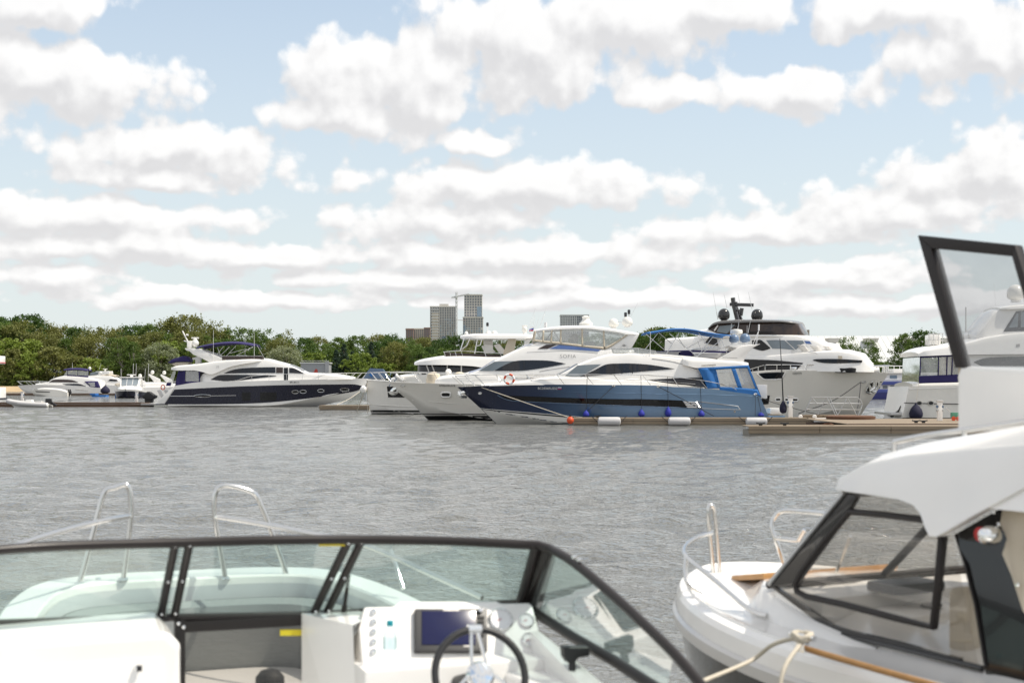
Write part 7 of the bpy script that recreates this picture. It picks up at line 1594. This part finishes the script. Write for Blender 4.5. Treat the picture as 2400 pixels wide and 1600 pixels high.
# ------------------------------------------------------------------ cabin boat at the right
ZC = zoomer(1550, 1150, .28703); ZD = zoomer(1900, 850, .28703); ZE = zoomer(1800, 1130, .2997)
def cabin_boat():
    yaw = R(28); O = Vector((2.262, 7.039, 0)); F = Frame(O, yaw)
    r = empty('cabin_boat', O, yaw, 'white cabin boat with dark framed windows and white roof at the right', 'motorboat')
    FB, ST = M['frame_black'], M['steel']
    outer = smooth2(symm([(0, 2.10), (.22, 2.02), (.55, 1.72), (.85, 1.25), (1.06, .7), (1.16, .1), (1.2, -.8), (1.2, -3.0)]))
    zt = lambda y: 1.2+.08*max(0, min(1, y/2))
    ringloft('hull', [[(x*a, y*b+c, z+(zt(y)-1.2)*f) for x, y in outer] for a, b, c, z, f in ((1.0, 1, 0, 1.02, 1), (.985, .985, 0, .95, 1), (.93, .93, 0, .6, .6), (.82, .84, 0, .2, .2), (.68, .76, -.1, 0, 0), (.25, .6, -.2, -.3, 0))], M['black_gloss'], r)
    ringloft('rub_strake', [[(x*a, y*b, zt(y)+dz) for x, y in outer] for a, b, dz in ((.99, .99, -.20), (1.02, 1.01, -.185), (1.025, 1.012, -.13), (1.005, 1.004, -.115))], M['gelcoat_grey'], r)
    ringloft('gunwale', [[(x*a, y*b, zt(y)+dz) for x, y in outer] for a, b, dz in ((1.004, 1.003, -.118), (1.0, 1.0, -.04), (.985, .99, -.012), (.95, .97, 0), (.945, .965, .012), (.90, .945, -.01), (.86, .92, -.02), (.66, .76, -.01), (.42, .58, .07), (0, .3, .08))], M['gelcoat'], r, ang=25)
    # teak pad, side teak strip
    prism('deck_pad', [(x, y, 1.335-(y-1.05)*.16) for x, y in ((-.45, 1.05), (.52, 1.05), (.36, 1.55), (0, 1.7), (-.27, 1.58))], (0, 0, .03), M['teak'], r, .006)
    ringloft('cabin_trunk', [[(-.86, -.2, 1.15), (-.84, .35, 1.19), (-.78, .75, 1.2), (-.5, 1.22, 1.22), (0, 1.36, 1.22), (.5, 1.22, 1.22), (.78, .75, 1.2), (.84, .35, 1.19), (.86, -.2, 1.15)], [(-.775, -.2, 1.2), (-.775, .3, 1.27), (-.77, .66, 1.36), (-.42, 1.08, 1.335), (0, 1.2, 1.335), (.42, 1.08, 1.335), (.77, .66, 1.36), (.775, .3, 1.27), (.775, -.2, 1.2)], [(-.76, -.2, 1.2), (-.76, .3, 1.27), (-.6, .6, 1.365), (-.3, .66, 1.37), (0, .68, 1.37), (.3, .66, 1.37), (.6, .6, 1.365), (.76, .3, 1.27), (.76, -.2, 1.2)]], M['gelcoat'], r, ang=50)
    tb = [F.z(p, 1.245) for p in ((1895, 1521), (1960, 1540), (2050, 1566), (2180, 1602), (2330, 1645))]; tube('teak_strip', tb, .014, M['teak'], r, 6)
    # cabin side plane and windows
    xp = -.77
    G = lambda x, y: F.x(ZE(x, y), xp)
    for sx in (1, -1):
        fl = lambda pts: [(p.x*sx, p.y, p.z) for p in pts]
        mk('side_glass', fl([G(0, 800), G(490, 1165), G(1000, 1290), G(1650, 1445), G(1440, 400), G(1380, 410), G(1290, 270), G(1150, 150), G(620, 70)]), [tuple(range(9))], M['glass_cabin'], r, smooth=False)
        rimp = fl([F.x(ZE(*p), xp-.008) for p in ((640, 228), (900, 252), (1290, 300), (1355, 440), (1325, 780), (1285, 1130), (1000, 1060), (600, 955), (300, 890), (225, 850), (215, 790), (260, 700), (440, 460))])
        tube('window_frame', rimp, .016, FB, r, 8, closed=True)
        prism('windscreen_pillar', fl([F.x(ZE(*p), xp-.012) for p in ((0, 800), (30, 815), (215, 790), (640, 200), (690, 110), (600, 80))]), (sx*.03, 0, 0), M['black_gloss'], r, .004)
        tube('pillar_trim', fl([F.x(ZE(*p), xp-.02) for p in ((5, 795), (595, 78))]), .012, M['aluminium'], r, 6)
        prism('lower_trim', fl([F.x(ZE(*p), xp-.012) for p in ((0, 800), (60, 820), (190, 905), (500, 1110), (620, 1150), (1000, 1238), (1500, 1372), (1500, 1412), (1000, 1292), (490, 1172))]), (sx*.02, 0, 0), M['black_gloss'], r)
        tube('sill', fl([F.x(ZE(*p), xp-.01) for p in ((490, 1172), (1000, 1290), (1680, 1455))]), .014, M['black_gloss'], r, 6)
        prism('window_divider', fl([F.x(ZE(*p), xp-.004) for p in ((1345, 420), (1385, 420), (1305, 1150), (1265, 1140))]), (sx*.02, 0, 0), FB, r, .004)
        prism('cabin_side', fl([F.x(ZE(*p), xp-.002) for p in ((60, 830), (190, 910), (490, 1176), (1000, 1294), (1690, 1460))])+[(xp*sx-.002*sx, -1.1, .9), (xp*sx-.002*sx, .6, .9)], (sx*.015, 0, 0), M['gelcoat'], r)
        fl0 = fl; fl = lambda pts: [(x+sx*max(0, z-1.72)*.5, y, z) for x, y, z in fl0(pts)]     # the upper edge leans in under the roof
        # dark canvas panels aft, beige curtain
        prism('aft_panel', fl([F.x(ZE(*p), xp-.012) for p in ((1440, 405), (1720, 200), (1960, 60), (2300, 60), (2300, 1800), (1760, 1700), (1690, 1440), (1600, 900), (1500, 520))]), (sx*.015, 0, 0), M['black_gloss'], r)
        prism('curtain', fl([F.x(ZE(*p), xp-.03) for p in ((1720, 200), (1980, 10), (2010, 40), (1975, 200), (1985, 500), (2010, 1030), (1990, 1000), (1900, 720), (1830, 560), (1835, 440), (1745, 330))]), (sx*.012, 0, 0), M['beige_vinyl'], r, .003)
        tube('aft_seam', fl([F.x(ZE(*p), xp-.016) for p in ((1440, 405), (1540, 640), (1620, 960), (1700, 1440))]), .006, FB, r, 6)
    for p in ((1760, 230), (1797, 328), (1950, 800)): lathe('snap_stud', [(.01, 0), (.006, .006)], M['chrome'], r, F.x(ZE(*p), xp-.032), 10, (0, R(-90), 0))
    c = F.x(ZE(1775, 420), xp-.07); lathe('side_light', [(.02, 0), (.038, .01), (.04, .05), (.03, .075), (.01, .085)], M['chrome'], r, c+Vector((.04, .03, 0)), 16, (0, R(-90), 0)); lathe('side_light_lens', [(.02, 0), (.03, .01), (.03, .03), (.02, .035)], M['paint_red'], r, c+Vector((.03, .085, 0)), 14, (0, R(-90), 0))
    # windscreen across the front
    a0, a1 = F.x(ZE(0, 800), xp), F.x(ZE(610, 75), xp)
    mk('windscreen_pane', [(a0.x, a0.y, a0.z), (-a0.x, a0.y, a0.z), (-a1.x, a1.y, a1.z), (a1.x, a1.y, a1.z)], [(0, 1, 2, 3)], M['glass_cabin'], r, smooth=False)
    tube('windscreen_frame', [a0, Vector((-a0.x, a0.y, a0.z))], .02, FB, r, 8); tube('windscreen_frame', [a1, Vector((-a1.x, a1.y, a1.z))], .025, FB, r, 8)
    tube('windscreen_frame', [Vector((0, a0.y, a0.z)), Vector((0, a1.y, a1.z))], .022, FB, r, 8)
    tube('wiper', [Vector((-.3, a0.y+.03, a0.z+.03)), Vector((-.45, (a0.y+a1.y)/2+.04, (a0.z+a1.z)/2))], .009, M['chrome'], r)
    # roof: skirted sides and a crowned top
    cre = [(1966, 1118), (1990, 1100), (2015, 1086), (2101, 1066), (2250, 1050), (2400, 1036), (2560, 1022)]; bot = [(1968, 1148), (1990, 1152), (2015, 1155), (2101, 1168), (2250, 1175), (2400, 1140), (2560, 1060)]
    X0 = -.80; st = []
    for cpx in cre: st.append(F.x(cpx, X0))
    rings = []
    for k, p in enumerate(st):
        f = [0.75, .95, 1, 1, 1, 1, 1][k]; zb = min(F.x(bot[min(k, 3)], X0).z, p.z-.03); cr = [0.03, .05, .07, .09, .11, .12, .12][k]
        fr = [.1, .06, .03, 0, 0, 0, 0][k]
        xsd = lambda z: X0+.012+(z-1.95)*.45
        rings.append([(xsd(zb), p.y, zb), (xsd(p.z), p.y, p.z), (X0*.80, p.y+fr*.6, p.z+cr*.55), (X0*.45, p.y+fr, p.z+cr*.9), (0, p.y+fr*1.2, p.z+cr), (-X0*.45, p.y+fr, p.z+cr*.9), (-X0*.80, p.y+fr*.6, p.z+cr*.55), (-xsd(p.z), p.y, p.z), (-xsd(zb), p.y, zb), (0, p.y+fr, zb)])
    zz0 = rings[0]; rf = ringloft('roof', [[(x*.98, y, zb_) for (x, y, zb_) in zz0]]+rings, M['gelcoat'], r, close=True, ang=30)
    bm = bmesh.new(); bm.from_mesh(rf.data); bmesh.ops.holes_fill(bm, edges=bm.edges[:], sides=20); bmesh.ops.recalc_face_normals(bm, faces=bm.faces); bm.to_mesh(rf.data); bm.free()
    sk = [(1966, 1119), (2015, 1088), (2101, 1068), (2250, 1052), (2400, 1038), (2480, 1030), (2480, 1090), (2400, 1140), (2300, 1207), (2250, 1243), (2232, 1255), (2215, 1253), (2200, 1235), (2178, 1202), (2155, 1182), (2120, 1170), (2060, 1160), (2000, 1152), (1968, 1146)]
    for sx in (1, -1): prism('roof_skirt', [((p.x-.006+(p.z-1.95)*.45)*sx, p.y, p.z) for p in [F.x(q, X0) for q in sk]], (.05*sx, 0, 0), M['gelcoat'], r, .008, 2)
    rp = [F.x(q, -.32) for q in ((2095, 1036), (2160, 1022), (2260, 1008), (2400, 988), (2550, 970))]; tube('roof_rail', rp, .014, ST, r, 8, smooth=True)
    for p in (rp[0], rp[2]): tube('rail_post', [p, p-Vector((0, 0, .06))], .014, ST, r, 8)
    # white hatch box on the roof with the raised framed glass
    H = lambda u, v: F.x((u, v), .02)
    prism('roof_box', [H(u, v) for u, v in ((2243, 1010), (2243, 880), (2250, 864), (2268, 858), (2480, 872), (2480, 1010))], (.7, 0, 0), M['gelcoat'], r, .03, 4)
    o_ = [H(2150, 551), H(2378, 574), H(2470, 868), H(2238, 862)]; i_ = [H(2182, 582), H(2371, 601), H(2448, 868), H(2258, 862)]
    for k, (a, b_) in enumerate(((0, 1), (1, 2), (3, 0))): prism('hatch_frame', [o_[a], o_[b_], i_[b_], i_[a]], (.05+.004*k, 0, 0), FB, r, .006)
    mk('hatch_glass', [tuple(p+Vector((.02, 0, 0))) for p in i_], [(0, 1, 2, 3)], M['glass_clear'], r, smooth=False)
    # inside: dash, wheel, seats, floor
    box('cabin_sole', (-.75, -2.6, .55), (.75, .5, .6), M['liner_grey'], r); box('dash', (-.72, .25, .9), (.72, .62, 1.36), M['deck_white'], r, .05); box('dash_top', (-.4, .1, 1.36), (-.05, .3, 1.42), M['plastic_black'], r, .03)
    for x in (-.38, .38):
        box('seat_back', (x-.26, -.62, 1.0), (x+.26, -.48, 1.50), M['beige_vinyl'], r, .06, 3); box('seat_base', (x-.26, -.6, .85), (x+.26, -.1, 1.02), M['beige_vinyl'], r, .06, 3); lathe('seat_post', [(.05, .6), (.05, .86)], M['steel'], r, (x, -.35, 0), 12)
    tube('steering_wheel', [Vector((.38+.16*math.cos(t), .12+.05*math.sin(t), 1.35+.15*math.sin(t))) for t in np.linspace(0, 6.283, 25)[:-1]], .014, M['plastic_black'], r, closed=True)
    box('galley_module', (-.45, -.12, .7), (.35, .22, 1.30), M['deck_white'], r, .07, 3)
    lathe('cup_holder', [(.05, 0), (.055, .02), (.04, .025)], M['plastic_black'], r, (-.2, .05, 1.30), 16)
    tube('grab_pole', [Vector((.45, -.3, 1.05)), Vector((.45, -.3, 1.45)), Vector((.5, .15, 1.95))], .018, ST, r, smooth=True)
    box('far_coaming', (.78, -2.6, 1.05), (1.05, .6, 1.28), M['gelcoat'], r, .03)
    # bow rails
    py = 1.9
    tube('bow_rail', [F.y(p, 1.86) for p in ((1688, 1352), (1681, 1270), (1675, 1200), (1668, 1184), (1661, 1190), (1662, 1230), (1668, 1300), (1673, 1352))], .014, ST, r, 10, smooth=True)
    tube('bow_rail', [F.y((1668, 1248), 1.84), F.y((1640, 1256), 1.8), F.y((1615, 1270), 1.7), F.y((1603, 1288), 1.55), F.y((1612, 1308), 1.4), F.y((1665, 1350), 1.1), F.y((1740, 1415), .75), F.y((1775, 1437), .62), F.y((1797, 1442), .56)], .013, ST, r, 10, smooth=True)
    tube('rail_post', [F.y((1608, 1305), 1.42), F.y((1606, 1340), 1.40), F.y((1615, 1368), 1.36), F.y((1652, 1393), 1.3)], .013, ST, r, 10, smooth=True)
    tube('bow_rail', [F.y(p, y) for p, y in (((1838, 1320), 1.5), ((1822, 1275), 1.52), ((1809, 1238), 1.55), ((1814, 1213), 1.55), ((1834, 1197), 1.5), ((1880, 1198), 1.3), ((1960, 1206), .9))], .014, ST, r, 10, smooth=True)
    tube('bow_rail', [F.y((1815, 1260), 1.54), F.y((1870, 1266), 1.3)], .012, ST, r, 10); tube('rail_post', [F.y((1870, 1266), 1.3), F.y((1885, 1240), 1.25)], .012, ST, r, 10)
    # deck cleat
    ck = F.z((1880, 1506), 1.27); tube('deck_cleat', [ck+Vector((-.0, -.08, .03)), ck+Vector((0, .08, .03))], .012, M['chrome'], r, 8); box('cleat_foot', tuple(ck+Vector((-.015, -.03, -.04))), tuple(ck+Vector((.015, .03, .025))), M['chrome'], r, .006)
    w = lambda p: F.o+F.ax*p.x+F.ay*p.y+Vector((0, 0, p.z))
    a = w(ck+Vector((0, 0, .03)))
    b_ = w(F.z((1758, 1548), 1.14)); c = P(1640, 1598, 5.9)
    ropething('mooring_rope', [a, a.lerp(b_, .5)+Vector((-.01, 0, .02)), b_, c], .010, 'rope_white', 'cream rope from the cabin boat cleat towards the open boat', n=8)
    d = w(F.z((1840, 1560), 1.2)); e = P(1822, 1640, 6.0)
    ropething('mooring_rope', [a+Vector((.02, 0, 0)), d, e], .010, 'rope_white', 'second cream rope hanging down from the cabin boat cleat', n=8)
    kn = tube('rope_knot', [a+Vector((.04*math.cos(t), .05*math.sin(t), .012*math.sin(2.3*t))) for t in np.linspace(0, 16, 40)], .011, M['rope_white'], None, n=6); tag(kn, 'cream rope wound round the cabin boat cleat', 'rope')
    return r
cabin_boat()
